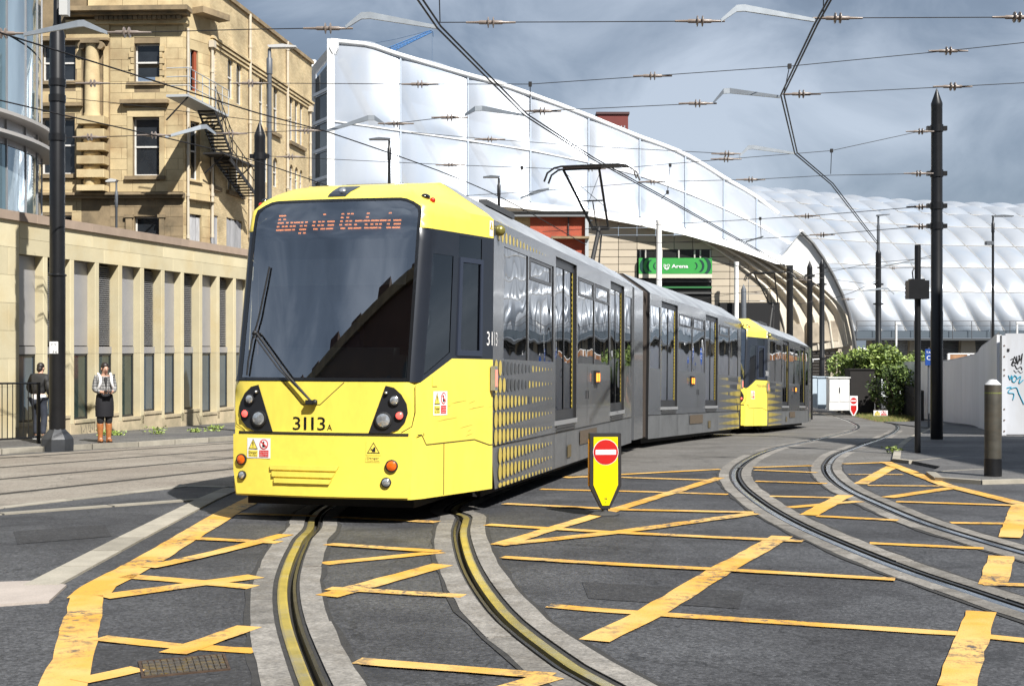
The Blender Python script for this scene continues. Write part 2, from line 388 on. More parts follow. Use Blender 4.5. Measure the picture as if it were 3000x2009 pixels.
def line2(a, b, e0=6, e1=12):
    p = gp(*a).to_2d(); q = gp(*b).to_2d(); d = (q - p).normalized(); p = p - d * e0; q = q + d * e1
    n = int((q - p).length / .8); return [p.lerp(q, i / n) for i in range(n + 1)]
railS = [line2((0, 1048), (548, 1012)), line2((0, 1069), (548, 1027)), line2((0, 1096), (548, 1045.4)), line2((0, 1130), (548, 1070))]
SLOT = .09
ALLR = [(rail1L, -1), (rail1R, 1), (rail2L, -1), (rail2R, 1)] + [(r, 1) for r in railS]
class Near:
    """distance to the rails, with a coarse lookup"""
    def __init__(s):
        s.g = {}
        for c, _ in ALLR:
            for a, b in zip(c, c[1:]):
                for t in (0, .5, 1):
                    p = a.lerp(b, t)
                    for i in (-1, 0, 1):
                        for j in (-1, 0, 1): s.g.setdefault((int(p.x // 1) + i, int(p.y // 1) + j), set()).add((a.x, a.y, b.x, b.y))
    def __call__(s, x, y):
        m = 9.
        for ax, ay, bx, by in s.g.get((int(x // 1), int(y // 1)), ()):
            dx, dy = bx - ax, by - ay; t = max(0, min(1, ((x - ax) * dx + (y - ay) * dy) / (dx * dx + dy * dy))); m = min(m, math.hypot(x - ax - dx * t, y - ay - dy * t))
        return m
near = Near()
SLOTS = [off2(c, s) for c, _ in ALLR for s in (-SLOT, SLOT)]
def ground_patch(name, poly, lift, mat, parent=None, h=1.2, slots=True, skirt=0., extra=()):
    ee = []
    if slots:
        for c in SLOTS:
            run = []
            for p in c:
                if inpoly(p.x, p.y, poly): run.append((p.x, p.y))
                else:
                    if len(run) > 1: ee.append(run)
                    run = []
            if len(run) > 1: ee.append(run)
    v, f = cdt(poly, (), h, keep=(lambda x, y: near(x, y) > SLOT - .003) if slots else None, extra_edges=ee, extra_pts=extra)
    mb = MB(); mb.add([(x, y, gz(x, y) + lift) for x, y in v], f)
    if skirt:
        r = dens(poly, h); n = len(r); mb.add([(x, y, gz(x, y) + lift) for x, y in r] + [(x, y, gz(x, y) + lift - skirt) for x, y in r], [(i, (i + 1) % n, n + (i + 1) % n, n + i) for i in range(n)])
    return mb.build(name, mat, parent)

# far ground sheet, under everything, out to the horizon
mb = MB(); xs = [-900, -300, -120, -60, -40, -20, -8, 0, 6, 14, 24, 40, 60, 120, 300, 900]; ys = [-700, -200, -60, -12, 0, 12, 20, 28, 36, 44, 52, 60, 75, 95, 120, 160, 300, 1400]
n = len(xs); mb.add([(x, y, gz(x, max(-12, min(120, y))) - .3) for y in ys for x in xs], [(j * n + i, j * n + i + 1, (j + 1) * n + i + 1, (j + 1) * n + i) for j in range(len(ys) - 1) for i in range(n - 1)])
tag(mb.build('ground', M('far_ground', (.10, .095, .085), .9, var=.2, vs=.3)), 'bare dark ground stretching away beyond the streets', None, kind='structure')
road = ground_patch('road', [(-32, -11), (38, -11), (38, 112), (-32, 112)], 0, ASPH, None, 1.6,
                    extra=[(-12 + i, 4 + j) for i in range(27) for j in range(30)])
tag(road, 'dark asphalt road surface of the tram junction', None, kind='structure')

def xy(pts, lift=0.): return [tuple(gp(x, y, lift).to_2d()) for x, y in pts]
street = ground_patch('tram_street', xy([(-330, 1215), (0, 1160), (423, 1111), (508, 1114), (700, 1104), (900, 1096), (1250, 1090), (1420, 1082), (1648, 1071), (1856, 1062), (2024, 1056), (2043, 1053)]) + [(11.5, 27), (14, 34), (20, 60), (20, 74), (-9, 74), (-7, 46), (-5.2, 29.5), (-11, 20.2), (-16, 12)], .004, BROWN, None, 1.0)
tag(street, 'sunlit brown paved tram street crossing behind the trams', None, kind='structure')

GREYP = asphalt_mat('greyer_tram_street', (.105, .098, .088), (.15, .142, .13), .35)  # right part of the tram street, drawn greyer and darker
gp2 = ground_patch('greyer_street_part', xy([(1150, 1095), (1420, 1083), (1648, 1072), (1856, 1063), (2024, 1057), (2042, 1053.5)]) + [(11.2, 27), (13.6, 34), (19.6, 60), (19.6, 73), (6, 73), (3, 40), (.2, 24)], .0065, GREYP, None, 1.0)
tag(gp2, 'grey paved tram track area between the trams and the right footway', None, kind='structure')
# rails: slabs either side, filler, running head, flangeway and keeper
def rail(c, side, head, name, label, slabs=True, rev=1):
    root = thing(name, label, 'rail'); del root['category']; root['kind'] = 'structure'
    n = len(c)
    def strip(mb, a, b, za, zb, mi=0):
        l = off2(c, a * side); r = off2(c, b * side)
        vs = [(p.x, p.y, gz(p.x, p.y) + za) for p in l] + [(p.x, p.y, gz(p.x, p.y) + zb) for p in r]
        mb.add(vs, [(i, i + 1, n + i + 1, n + i) for i in range(n - 1)], mi)
    m = MB(); strip(m, SLOT, SLOT, .004, -.06); strip(m, .058, SLOT, -.008, -.002); strip(m, -SLOT, -.07, -.002, -.008); strip(m, -SLOT, -SLOT, -.06, .004); m.build('filler', FILL, root)
    m = MB(); strip(m, -.006, -.006, -.05, -.001); strip(m, -.006, .004, -.001, .003); strip(m, .004, .046, .003, .003); strip(m, .046, .058, .003, -.002); strip(m, .058, .058, -.002, -.05); m.build('running_head', head, root, 40)
    m = MB(); strip(m, -.045, -.006, -.045, -.05); m.build('flangeway', GROOVE, root)
    m = MB(); strip(m, -.07, -.066, -.03, .002); strip(m, -.066, -.045, .002, .001); strip(m, -.045, -.045, .001, -.05); m.build('keeper', STEELD, root, 40)
    if slabs:
        rr = random.Random(len(c))
        for sg in (1, -1):      # ragged tar joint where the asphalt meets the slabs
            a = off2(c, .222 * sg); m = MB(); vs = []
            for i, p in enumerate(c):
                d = (c[min(i + 1, n - 1)] - c[max(i - 1, 0)]).normalized(); nn = Vector((d.y, -d.x)) * sg; q = p + nn * (.25 + rr.uniform(0, .035)); vs += [(a[i].x, a[i].y, gz(a[i].x, a[i].y) + .0062), (q.x, q.y, gz(q.x, q.y) + .0062)]
            m.add(vs, [(2 * i, 2 * i + 1, 2 * i + 3, 2 * i + 2) for i in range(n - 1) if c[i].y < 30]); m.build('tar_joint', FILL, root)
        for lo, hi in ((SLOT, .23), (-.235, -SLOT)):
            i = 0
            while i < n - 2:
                k = min(n - 1, i + rr.choice((5, 6, 7, 9)))
                seg = c[i:k + 1]
                if seg[0].y < 45:
                    a = off2(c, lo * side)[i:k + 1]; b = off2(c, hi * side)[i:k + 1]
                    def sh(q):
                        q = [p.copy() for p in q]; q[0] = q[0].lerp(q[1], .03); q[-1] = q[-1].lerp(q[-2], .03); return q
                    a, b = sh(a), sh(b); z = .008 + rr.uniform(-.002, .003); mm = len(a)
                    for q in ((b if hi > 0 else a)):
                        q.x += rr.uniform(-.009, .009); q.y += rr.uniform(-.009, .009)
                    vs = []
                    for q, dz in ((a, z), (b, z), (a, -.02), (b, -.02)): vs += [(p.x, p.y, gz(p.x, p.y) + dz) for p in q]
                    fs = [(j, j + 1, mm + j + 1, mm + j) for j in range(mm - 1)] + [(j, j + 1, 2 * mm + j + 1, 2 * mm + j) for j in range(mm - 1)] + [(mm + j, mm + j + 1, 3 * mm + j + 1, 3 * mm + j) for j in range(mm - 1)] + [(0, mm, 3 * mm, 2 * mm), (mm - 1, 2 * mm - 1, 4 * mm - 1, 3 * mm - 1)]
                    MB().add(vs, fs).build('concrete_slab', CONC, root)
                i = k
    return root
rail(rail1L, 1, STEELY, 'grooved_rail', 'left grooved rail with yellow residue curving out from under the front tram')
rail(rail1R, -1, STEELY, 'grooved_rail', 'right grooved rail with yellow residue curving out from under the front tram')
rail(rail2L, 1, STEEL, 'grooved_rail', 'shiny curved rail of the empty track, nearer the no entry bollard')
rail(rail2R, -1, STEEL, 'grooved_rail', 'shiny curved rail of the empty track, nearer the grey steel bollard')
for r_, t_ in zip(railS, ('nearest the pavement', 'second from the pavement', 'third from the pavement', 'farthest from the pavement')):
    rail(r_, 1, STEELD, 'street_rail', 'straight rail in the brown street, ' + t_, slabs=False)

PATM = asphalt_mat('patched_asphalt', (.026, .026, .028), (.040, .040, .042), .5, .9)
for q_, lb_ in (([(205, 1480), (420, 1462), (590, 1470), (608, 1575), (150, 1580)], 'rough dark asphalt patch around the drain cover'), ([(1330, 1330), (1700, 1352), (1690, 1392), (1345, 1368)], 'long dark asphalt repair strip in the middle of the junction'), ([(30, 1215), (240, 1200), (255, 1226), (40, 1244)], 'dark asphalt repair left of the diagonal kerb')):
    tag(ground_patch('asphalt_patch', xy(q_), .0035, PATM, None, .8), lb_, None, kind='structure')
# yellow box junction: each stripe its own sheet
box = thing('box_junction_marking', 'worn yellow box junction hatching painted on the asphalt', None); box['kind'] = 'structure'
def stripe(pts, wd, lift):
    c = [gp(*p).to_2d() for p in pts]; c = [Vector(p) for p in dens([tuple(p) for p in c], .22, False)]
    rr = random.Random(int(pts[0][0] * 7 + pts[0][1])); l = off2(c, -wd / 2); r = off2(c, wd / 2); n = len(c)
    jit = lambda p: Vector((p.x + rr.uniform(-.008, .008), p.y + rr.uniform(-.008, .008)))
    l = [jit(p) for p in l]; r = [jit(p) for p in r]
    vs = [(p.x, p.y, gz(p.x, p.y) + lift) for p in l + r]
    fs = [(i, i + 1, n + i + 1, n + i) for i in range(n - 1) if near(c[i].x, c[i].y) > .13]
    if fs: MB().add(vs, fs).build('stripe', YEL, box)
B_, T_ = .19, .155
STR = [([(600, 1132), (526, 1169.6), (437.7, 1222.5), (332, 1286), (226, 1342.5), (199, 1368)], B_ + .06), ([(199, 1364), (192, 1402), (183, 1438), (166, 1508), (141, 1575)], B_ + .02),
 ([(600, 1136), (720, 1131)], T_), ([(545, 1176), (690, 1180), (1000, 1195)], T_),
 ([(427, 1232), (640, 1242)], T_), ([(338, 1300), (500, 1264), (653, 1224)], T_), ([(286, 1318), (430, 1330), (578, 1344)], T_), ([(233, 1367), (420, 1341), (586, 1319)], T_ + .04),
 ([(226, 1461), (402, 1480), (586, 1491)], T_ - .03), ([(183, 1561), (318, 1531)], T_ - .02), ([(395, 1497), (572, 1435)], T_),
 ([(749, 1246), (1005, 1263)], T_), ([(738, 1290), (1009, 1263)], T_), ([(745, 1365), (1013, 1292)], T_ + .03), ([(751, 1347), (1058, 1365)], T_ - .02), ([(813, 1514), (1262, 1549)], T_ - .02), ([(1262, 1549), (1130, 1588)], T_),
 ([(1148, 1276), (1404, 1292), (1620, 1303), (2048, 1327)], T_ - .02), ([(1253, 1386), (1404, 1399), (1800, 1425), (2196, 1451), (2360, 1468), (2700, 1500)], T_ - .03), ([(1357, 1467), (1484, 1405), (1645, 1307), (1788, 1227)], B_),
 ([(1139, 1247), (1405, 1167), (1645, 1093)], B_ - .03), ([(1139, 1247), (1405, 1219), (1724, 1175)], T_ + .02), ([(1113, 1201), (1405, 1219), (1836, 1239)], T_),
 ([(1153, 1153), (1437, 1167), (1724, 1173)], T_), ([(1236, 1119), (1483, 1125), (1664, 1131)], T_), ([(1291, 1091), (1420, 1092), (1644, 1099)], T_), ([(1291, 1093), (1420, 1085.4), (1648, 1073.4)], T_),
 ([(1724, 1069.4), (1856, 1065.4)], T_), ([(1724, 1075.4), (1868, 1081.4)], T_), ([(1728, 1101.4), (1892, 1106.6)], T_), ([(1760, 1135), (1924, 1139)], T_), ([(1804, 1161), (1964, 1147)], T_), ([(1848, 1179), (1932, 1133)], B_), ([(1868, 1181), (2054, 1191)], T_),
 ([(1928, 1061.4), (2028, 1058)], T_), ([(2024, 1057), (2164, 1111), (2360, 1160), (2560, 1212)], B_), ([(1968, 1107), (2040, 1067)], B_), ([(1940, 1085.4), (2064, 1085.4)], T_ - .04), ([(1984, 1110.6), (2164, 1112.2)], T_), ([(2028, 1138.6), (2184, 1115.4)], T_ + .02), ([(2048, 1148), (2600, 1166)], T_),
 ([(2332, 1159), (2308, 1231)], B_), ([(2174, 1196), (2600, 1203)], T_), ([(1988, 1243), (2248, 1255)], T_ - .02), ([(2290, 1273), (2270, 1339)], B_), ([(2244, 1337), (2700, 1349)], T_ - .02), ([(2244, 1401), (2224, 1455), (2188, 1575)], B_ - .02)]
for i, (pts, wd) in enumerate(STR): stripe(pts, wd, .0085 + (i % 6) * .0009)

# flush kerb lines and pale paving in the road on the left
def kerb_line(pts, wd, top, length, name, label, mat=KERB, low=-.05, lift0=0.):
    root = thing(name, label, None); root['kind'] = 'structure'
    c = [Vector(p) for p in dens([tuple(gp(x, y, lift0).to_2d()) for x, y in pts], length, False)]
    l = off2(c, -wd / 2); r = off2(c, wd / 2)
    for i in range(len(c) - 1):
        a, b = l[i].lerp(l[i + 1], .012), l[i].lerp(l[i + 1], .988); d, e_ = r[i].lerp(r[i + 1], .012), r[i].lerp(r[i + 1], .988)
        q = [a, b, e_, d]; vs = [(p.x, p.y, gz(p.x, p.y) + top) for p in q] + [(p.x, p.y, gz(p.x, p.y) + low) for p in q]
        MB().add(vs, [(0, 1, 2, 3), (0, 1, 5, 4), (1, 2, 6, 5), (2, 3, 7, 6), (3, 0, 4, 7)]).build('kerb_stone', mat, root)
    return root
kerb_line([(-200, 1184), (0, 1161), (423, 1112), (520, 1114)], .14, .010, 1.4, 'flush_kerb', 'thin pale flush kerb along the edge of the brown tram street')
kerb_line([(-200, 1191), (0, 1175.5), (476, 1141)], .17, .014, 1.25, 'flush_kerb', 'wide pale flush kerb crossing the asphalt left of the front tram')
kerb_line([(532, 1118), (476, 1142), (300, 1232), (92, 1342)], .24, .018, 1.1, 'flush_kerb', 'pale diagonal flush kerb beside the thick yellow line')
pp = ground_patch('pale_paving', xy([(-160, 1345), (0, 1334), (92, 1331), (152, 1341), (112, 1378), (0, 1386), (-160, 1400)]), .016, PALE, None, .8, False, skirt=.03)
tag(pp, 'patch of pale pinkish paving at the left edge of the road', None, kind='structure')

# left footway behind its kerb
KL = [(-340, 1040), (0, 1026), (94, 1020.5), (312, 1010), (545, 996), (640, 990)]
fw = ground_patch('left_footway', [tuple(gp(x, y, .1).to_2d()) for x, y in KL] + [(-5.8, 47), (-14, 47), (-17.5, 20)], .10, PAVEA, None, 1.2, False, skirt=.12)
tag(fw, 'grey asphalt footway in front of the low sandstone building', None, kind='structure')
kerb_line(KL, .13, .104, 1.3, 'kerb', 'raised pale kerb along the footway where the woman stands', KERB, -.02, .1)
# right footway
RK = [(2130, 978), (2080, 1001.4), (2053, 1025), (2049, 1049), (2086, 1053), (2150, 1066), (2128, 1078), (2145, 1091), (2244, 1098), (2341, 1095.5), (2480, 1092)]
fw2 = ground_patch('right_footway', [tuple(gp(x, y, .05).to_2d()) for x, y in RK] + [(30, 18.5), (34, 34), (14, 34.5), (16.5, 44), (19, 58), (17, 58)], .05, PAVEA, None, 1.2, False, skirt=.08)
tag(fw2, 'shaded asphalt footway around the black poles and bollard', None, kind='structure')
for i, (k, lb) in enumerate((([(2130, 978), (2080, 1001.4), (2053, 1025), (2049, 1049), (2086, 1053)], 'pale kerb curving round the footway corner by the signal post'), ([(2086, 1053), (2196, 1041.5)], 'thin kerb line running behind the signal post'), ([(2128, 1078.5), (2145, 1091), (2244, 1098), (2341, 1095.5), (2480, 1092)], 'pale kerb in front of the grey steel bollard'), ([(2128, 1078.5), (2248, 1071.5)], 'thin kerb line behind the foot of the grey bollard'))):
    kerb_line(k, .13 if i % 2 == 0 else .05, .056 if i % 2 == 0 else .053, .9, 'kerb', lb, KERB, -.02, .05)
# drain cover in the foreground
def drain():
    q = [gp(322, 1516), gp(508, 1499), gp(520, 1532), gp(330, 1550)]; root = thing('drain_cover', 'rusty rectangular iron drain cover among the yellow lines', 'drain cover', q[0])
    o = q[0].copy(); mid = sum(q, Vector()) / 4
    rim = [mid + (p - mid) * 1.07 for p in q]; m = MB()
    Z = Vector((0, 0, 1))
    m.add([p + Z * .012 - o for p in rim] + [p + Z * .012 - o for p in q] + [p + Z * .004 - o for p in q] + [p - Z * .01 - o for p in rim], [(i, (i + 1) % 4, 4 + (i + 1) % 4, 4 + i) for i in range(4)] + [(4 + i, 4 + (i + 1) % 4, 8 + (i + 1) % 4, 8 + i) for i in range(4)] + [(i, (i + 1) % 4, 12 + (i + 1) % 4, 12 + i) for i in range(4)])
    m.build('frame', M('rusty_iron', (.10, .065, .045), .6, metal=.5, var=.4, vs=20), root)
    lid = MB(); lid.add([p + Z * .004 - o for p in q], [(0, 1, 2, 3)])
    for i in range(13):
        for j in range(5):
            a, b = (i + .5) / 13, (j + .5) / 5
            pt = q[0].lerp(q[1], a).lerp(q[3].lerp(q[2], a), b) - o + Z * .008
            ux = (q[1] - q[0]) / 13 * .36; uy = (q[3] - q[0]) / 5 * .34
            lid.prism([pt - ux - uy, pt + ux - uy, pt + ux + uy, pt - ux + uy], (0, 0, .005))
    lid.build('lid', M('worn_iron', (.13, .115, .10), .45, metal=.6, var=.4, vs=25, tint=(.30, .20, .04)), root)
drain()
# ------------------------------------------------------------------ trams
TY = M('tram_yellow_paint', (.85, .69, .105), .30, var=.10, vs=2.6, coat=.35, fine=.05, fs=18, stretch=(1, 1, .28))
TYB = M('bumper_yellow_grimy', (.86, .70, .10), .34, var=.06, vs=2, coat=.25, fine=.05, fs=14)
TD = M('tram_charcoal_paint', (.018, .022, .031), .28, var=.12, vs=2, coat=.3)
TG = M('tram_grey_paint', (.155, .163, .175), .24, metal=.35, var=.10, vs=1.3, coat=.5, bump=.05, bs=1.6, bd=.06)
TGL = M('tram_grey_skirt', (.15, .155, .16), .42, metal=.25, var=.2, vs=2.5, fine=.08, fs=20)
TR = M('tram_roof_grey', (.42, .44, .46), .38, metal=.25, var=.28, vs=1.4, tint=(.20, .21, .23))
BLK = M('black_rubber', (.012, .012, .013), .55)
BLKG = M('gloss_black', (.012, .013, .015), .12, coat=.4)
UND = M('underframe_black', (.010, .0095, .009), .85)
DOT = M('tram_dot_yellow', (.60, .47, .10), .35, var=.15, vs=2)
DOTG = M('tram_dot_reflection_grey', (.06, .065, .07), .35)
WHT = M('white_print', (.80, .80, .80), .5)
REDP = M('red_print', (.60, .03, .03), .5)
SEAT = M('seat_fabric', (.05, .06, .12), .8, var=.3, vs=20)
INT = M('interior_grey', (.10, .105, .11), .6)
DASH = M('dashboard_grey', (.24, .27, .26), .7)
YSTR = M('door_edge_yellow', (.55, .43, .06), .5)
LENS = M('clear_lamp_lens', (.55, .57, .58), .12, metal=.7, var=.35, vs=60)
LENSR = M('lit_red_lamp', (1, .10, .08), .3, emit=.9)
ORR = M('orange_reflector', (.75, .12, .005), .22, var=.15, vs=60, coat=.5)
LEDO = M('led_orange', (1, .30, .08), .4, emit=2.2)
LEDA = M('lit_amber_lamp', (1, .28, .03), .3, emit=1.3)
BRN = M('brown_grille', (.10, .075, .05), .6, var=.2, vs=20)
CHR = M('galvanised_metal', (.55, .56, .57), .38, metal=.85, var=.15, vs=12)
WS = glass('windscreen_glass', (.62, .66, .67), .30, .01)
CG = glass('cab_side_glass', (.22, .23, .25), .10, .012)
SG = glass('tinted_side_glass', (.13, .14, .15), .19, .012, wave=.45, ws=.8)
LN = 10.15                                   # length of a car body behind the cab

def fz(z): return tab(z, [(0, 1.42), (1.4, 1.42), (2.95, 1.12), (3.24, 1.03), (3.33, .90), (3.42, .68), (3.49, .40), (3.53, .15), (3.55, .0)])
def wz(z): return tab(z, [(3.15, 1.), (3.5, .62), (3.55, .56)])
def cab(a, z, off=0.):
    """cab skin: a runs round the nose in metres (+ is the right side of the picture), z is height above the rail"""
    sg = 1 if a >= 0 else -1; t = abs(a); f = fz(z); k = f / 1.42
    if t <= .87: wv = t; s_ = -(f + .075 * k * (1 - (t / .87) ** 2)); nx, ny = -1, .23 * t
    elif t <= 1.0:
        q = (t - .87) / .13; wv = .87 * (1 - q) ** 2 + 2 * q * (1 - q) * .94 + q * q * .955; c0 = -f; c2 = -f + .105 * k
        s_ = c0 * (1 - q) ** 2 + 2 * q * (1 - q) * c0 + q * q * c2; nx, ny = -(1 - q) - .28 * q, .2 * (1 - q) + .96 * q
    else:
        q = min(1, (t - 1.0) / 1.4); wv = .955 + .37 * q; s_ = (-f + .105 * k) * (1 - q); nx, ny = -.28, .96
    wv *= wz(z); nz = 0 if z < 3.15 else .7
    if z > 3.15: nx *= .7; ny *= .7
    return Vector((s_ + nx * off, -sg * (wv + ny * off), z + nz * off))
def sidefn(sg):
    def fn(s, z, off=0.):
        return Vector((s, -sg * (1.325 - (.012 if z < .7 else 0) + off), z))
    return fn

def windscreen_poly(i=0.):
    r = .15; t = 3.245 - i; b = 1.40 + i; a = .875 - i
    o = [(-a, b), (a, b)] + [(a - r + r * math.sin(R(90 - 22.5 * k)), t - r + r * math.cos(R(90 - 22.5 * k))) for k in range(5)]
    return o + [(-p[0], p[1]) for p in o[:1:-1]]

def danger_sign(mb, fn, x0, x1, z0, z1):
    """white plate: yellow warning triangle, red prohibition disc and two word plates. materials: 0 white 1 yellow 2 black 3 red"""
    W = x1 - x0; H = z1 - z0; X = lambda u: x0 + u * W; Z = lambda v: z0 + v * H
    mb.patch([(x0, z0), (x1, z0), (x1, z1), (x0, z1)], lambda a, b, o: fn(a, b, .004 + o), mi=0, thick=.0)
    def tri(k, o, mi):
        c = ((X(.26)), Z(.64)); mb.patch([(c[0] + (p - c[0]) * k, c[1] + (q - c[1]) * k) for p, q in ((X(.06), Z(.45)), (X(.46), Z(.45)), (X(.26), Z(.96)))], lambda a, b, f: fn(a, b, o), mi=mi)
    tri(1, .006, 2); tri(.82, .007, 1)
    mb.patch([(X(.245), Z(.62)), (X(.275), Z(.62)), (X(.285), Z(.80)), (X(.235), Z(.80))], lambda a, b, f: fn(a, b, .0085), mi=2)
    mb.patch(circ(X(.26), Z(.56), W * .018, 8), lambda a, b, f: fn(a, b, .0085), mi=2)
    mb.patch([(X(.06), Z(.07)), (X(.46), Z(.07)), (X(.46), Z(.40)), (X(.06), Z(.40))], lambda a, b, f: fn(a, b, .006), mi=1)
    put_text(mb, 'Danger', X(.08), X(.44), Z(.23), H * .12, fn, 2, off=.0085); put_text(mb, 'Risk of death', X(.09), X(.43), Z(.12), H * .055, fn, 2, off=.0085)
    mb.patch(circ(X(.72), Z(.70), W * .185, 18, H * .25), lambda a, b, f: fn(a, b, .006), mi=3); mb.patch(circ(X(.72), Z(.70), W * .145, 18, H * .20), lambda a, b, f: fn(a, b, .007), mi=0)
    mb.patch([(X(.66), Z(.55)), (X(.78), Z(.55)), (X(.78), Z(.68)), (X(.745), Z(.68)), (X(.745), Z(.84)), (X(.695), Z(.84)), (X(.695), Z(.68)), (X(.66), Z(.68))], lambda a, b, f: fn(a, b, .008), mi=2)
    mb.patch([(X(.60), Z(.80)), (X(.63), Z(.85)), (X(.85), Z(.60)), (X(.82), Z(.55))], lambda a, b, f: fn(a, b, .009), mi=3)
    mb.patch([(X(.53), Z(.07)), (X(.92), Z(.07)), (X(.92), Z(.40)), (X(.53), Z(.40))], lambda a, b, f: fn(a, b, .006), mi=3)
    for v, t in ((.30, 'Do not stand'), (.20, 'or climb'), (.11, 'between trams')): put_text(mb, t, X(.56), X(.89), Z(v), H * .055, fn, 0, off=.0085)

def lamp(par, fn, a, z, r, mat, name, rim=True):
    o = fn(a, z, 0); n_ = (fn(a, z, .1) - o).normalized(); q = n_.to_track_quat('Z', 'Y').to_matrix().to_4x4(); T = Matrix.Translation(o + n_ * .012) @ q
    m = MB()
    if rim: m.lathe([(r * 1.22, -.01), (r * 1.22, .008), (r * 1.02, .012), (r, .004)], 16, T, 1)
    m.lathe([(r, .0), (r * .95, .012), (r * .6, .022), (r * .05, .026)], 16, T, 0)
    return m.build(name, [mat, BLK], par, 40)

def make_cab(par, number=None, front=True, dots=True):
    """everything ahead of the cab bulkhead; all parts children of par"""
    low = [(-2.4, .25), (2.4, .25), (2.4, 1.63), (1.56, 1.63), (1.0, 1.39), (-1.0, 1.39), (-1.56, 1.63), (-2.4, 1.63)]
    MB().patch(low, cab, h=.14).build('cab_lower_panel', TY, par, 50)
    for sg in (1, -1):
        pl = [(sg * a, z) for a, z in ((.875, 1.39), (1.0, 1.39), (1.56, 1.63), (2.4, 1.63), (2.4, 2.93), (.875, 2.93))]
        win = [(sg * a, z) for a, z in ((1.045, 1.46), (1.51, 1.69), (1.51, 2.68), (1.09, 2.68))]
        door = [(sg * a, z) for a, z in ((1.70, 1.72), (2.10, 1.72), (2.10, 2.63), (1.70, 2.63))]
        up = [(sg * a, z) for a, z in ((1.62, 2.68), (2.13, 2.68), (2.13, 2.90), (1.62, 2.90))]
        MB().patch(pl, cab, [win, door, up], .12).build('cab_pillar', TD, par, 50)
        for q in (win, door, up): MB().patch(q, lambda a, z, o=0: cab(a, z, -.006), h=.2).build('cab_side_window', CG, par, 60)
        fr = MB(); fr.patch([(sg * a, z) for a, z in ((1.64, 1.66), (2.15, 1.66), (2.15, 2.68), (1.64, 2.68))], cab, [door], .3, thick=.014); fr.build('door_window_frame', M('cab_window_frame', (.03, .038, .06), .35), par)
    wp = windscreen_poly()
    k = len(wp) // 2
    upper = [(-2.4, 2.93), (-.875, 2.93)] + [p for p in wp[::-1] if p[1] > 2.95] + [(.875, 2.93), (2.4, 2.93), (2.4, 3.2), (2.4, 3.55), (-2.4, 3.55), (-2.4, 3.2)]
    MB().patch(upper, cab, h=.09).build('cab_roof', TY, par, 45)
    rim = MB(); rim.patch(wp, lambda a, z, o=0: cab(a, z, .004), [windscreen_poly(.03)], .12); rim.build('windscreen_seal', BLKG, par)
    MB().patch(windscreen_poly(.03), cab, h=.12).build('windscreen', WS, par, 60)
    if not front: return
    # inside the windscreen: destination display, dashboard, bulkhead, seat
    bf = lambda a, z, o=0: cab(a, z, -.07 + o)
    MB().patch([(-.80, 2.85), (.80, 2.85), (.77, 3.19), (-.77, 3.19)], bf, h=.2).build('destination_display', M('display_board', (.22, .225, .24), .45), par)
    rows = [(290, [(245, 352), (900, 942), (1160, 1202), (1242, 1282), (1295, 1335), (1515, 1558), (1818, 1860)]), (345, [(243, 282), (318, 358), (1160, 1198), (1238, 1278), (1512, 1552)]),
            (398, [(238, 330), (367, 405), (432, 470), (482, 575), (585, 625), (650, 690), (765, 805), (843, 882), (895, 935), (975, 1078), (1157, 1195), (1233, 1273), (1287, 1325), (1365, 1470), (1483, 1575), (1588, 1697), (1706, 1800), (1813, 1855), (1892, 2000)]),
            (452, [(233, 273), (310, 350), (362, 400), (428, 466), (478, 518), (580, 620), (645, 685), (760, 802), (838, 880), (892, 930), (985, 1078), (1152, 1192), (1230, 1270), (1283, 1323), (1360, 1400), (1507, 1545), (1585, 1625), (1652, 1690), (1703, 1743), (1810, 1850), (1902, 1998)]),
            (505, [(230, 345), (357, 460), (473, 515), (577, 680), (783, 848), (888, 952), (965, 1070), (1175, 1240), (1280, 1345), (1357, 1463), (1503, 1570), (1580, 1688), (1700, 1740), (1807, 1873), (1886, 1993)]), (558, [(570, 610), (637, 678)])]
    led = MB()
    for y, ss in rows:
        z = 3.20 - (y - 140) / 1407
        for x0, x1 in ss:
            nn = max(3, round((x1 - x0) / 12.5))
            for j in range(nn):
                xc = x0 + (x1 - x0) * (j + .5) / nn; a = (xc - 1064.6) / 1331.7 - .03
                led.patch([(a - .0032, z - .0068), (a + .0032, z - .0068), (a + .0032, z + .0068), (a - .0032, z + .0068)], lambda p, q, o=0: cab(p, q, -.062))
    led.build('led_lettering', LEDO, par)
    d = MB(); d.patch([(-.78, 2.80), (.78, 2.80), (.77, 2.83), (-.77, 2.83)], bf, h=.3); d.build('display_shelf', BLK, par)
    d = MB(); d.box(-1.34, -.55, -.80, .80, 1.18, 1.66); d.box(-.95, -.5, -.62, .62, 1.66, 1.74); d.build('dashboard', DASH, par)
    v_ = MB(); v_.patch([(-.76, 2.36), (.76, 2.36), (.76, 2.63), (-.76, 2.63)], lambda a, z, o=0: cab(a, z, -.10), h=.2); v_.build('sun_blind', M('sun_blind', (.50, .49, .46), .8), par)
    s_ = MB(); s_.box(-.35, -.22, .02, .46, 1.1, 2.02); s_.box(-.75, -.25, .0, .48, 1.12, 1.24); s_.box(-.33, -.24, .12, .36, 2.04, 2.25); s_.build('driver_seat', SEAT, par)
    bk = MB(); bk.box(-.03, .0, -1.2, 1.2, .6, 3.1); bk.box(-1.3, 0, -.9, .9, .95, 1.0); bk.build('cab_bulkhead', M('bulkhead_dark', (.03, .03, .033), .7), par)
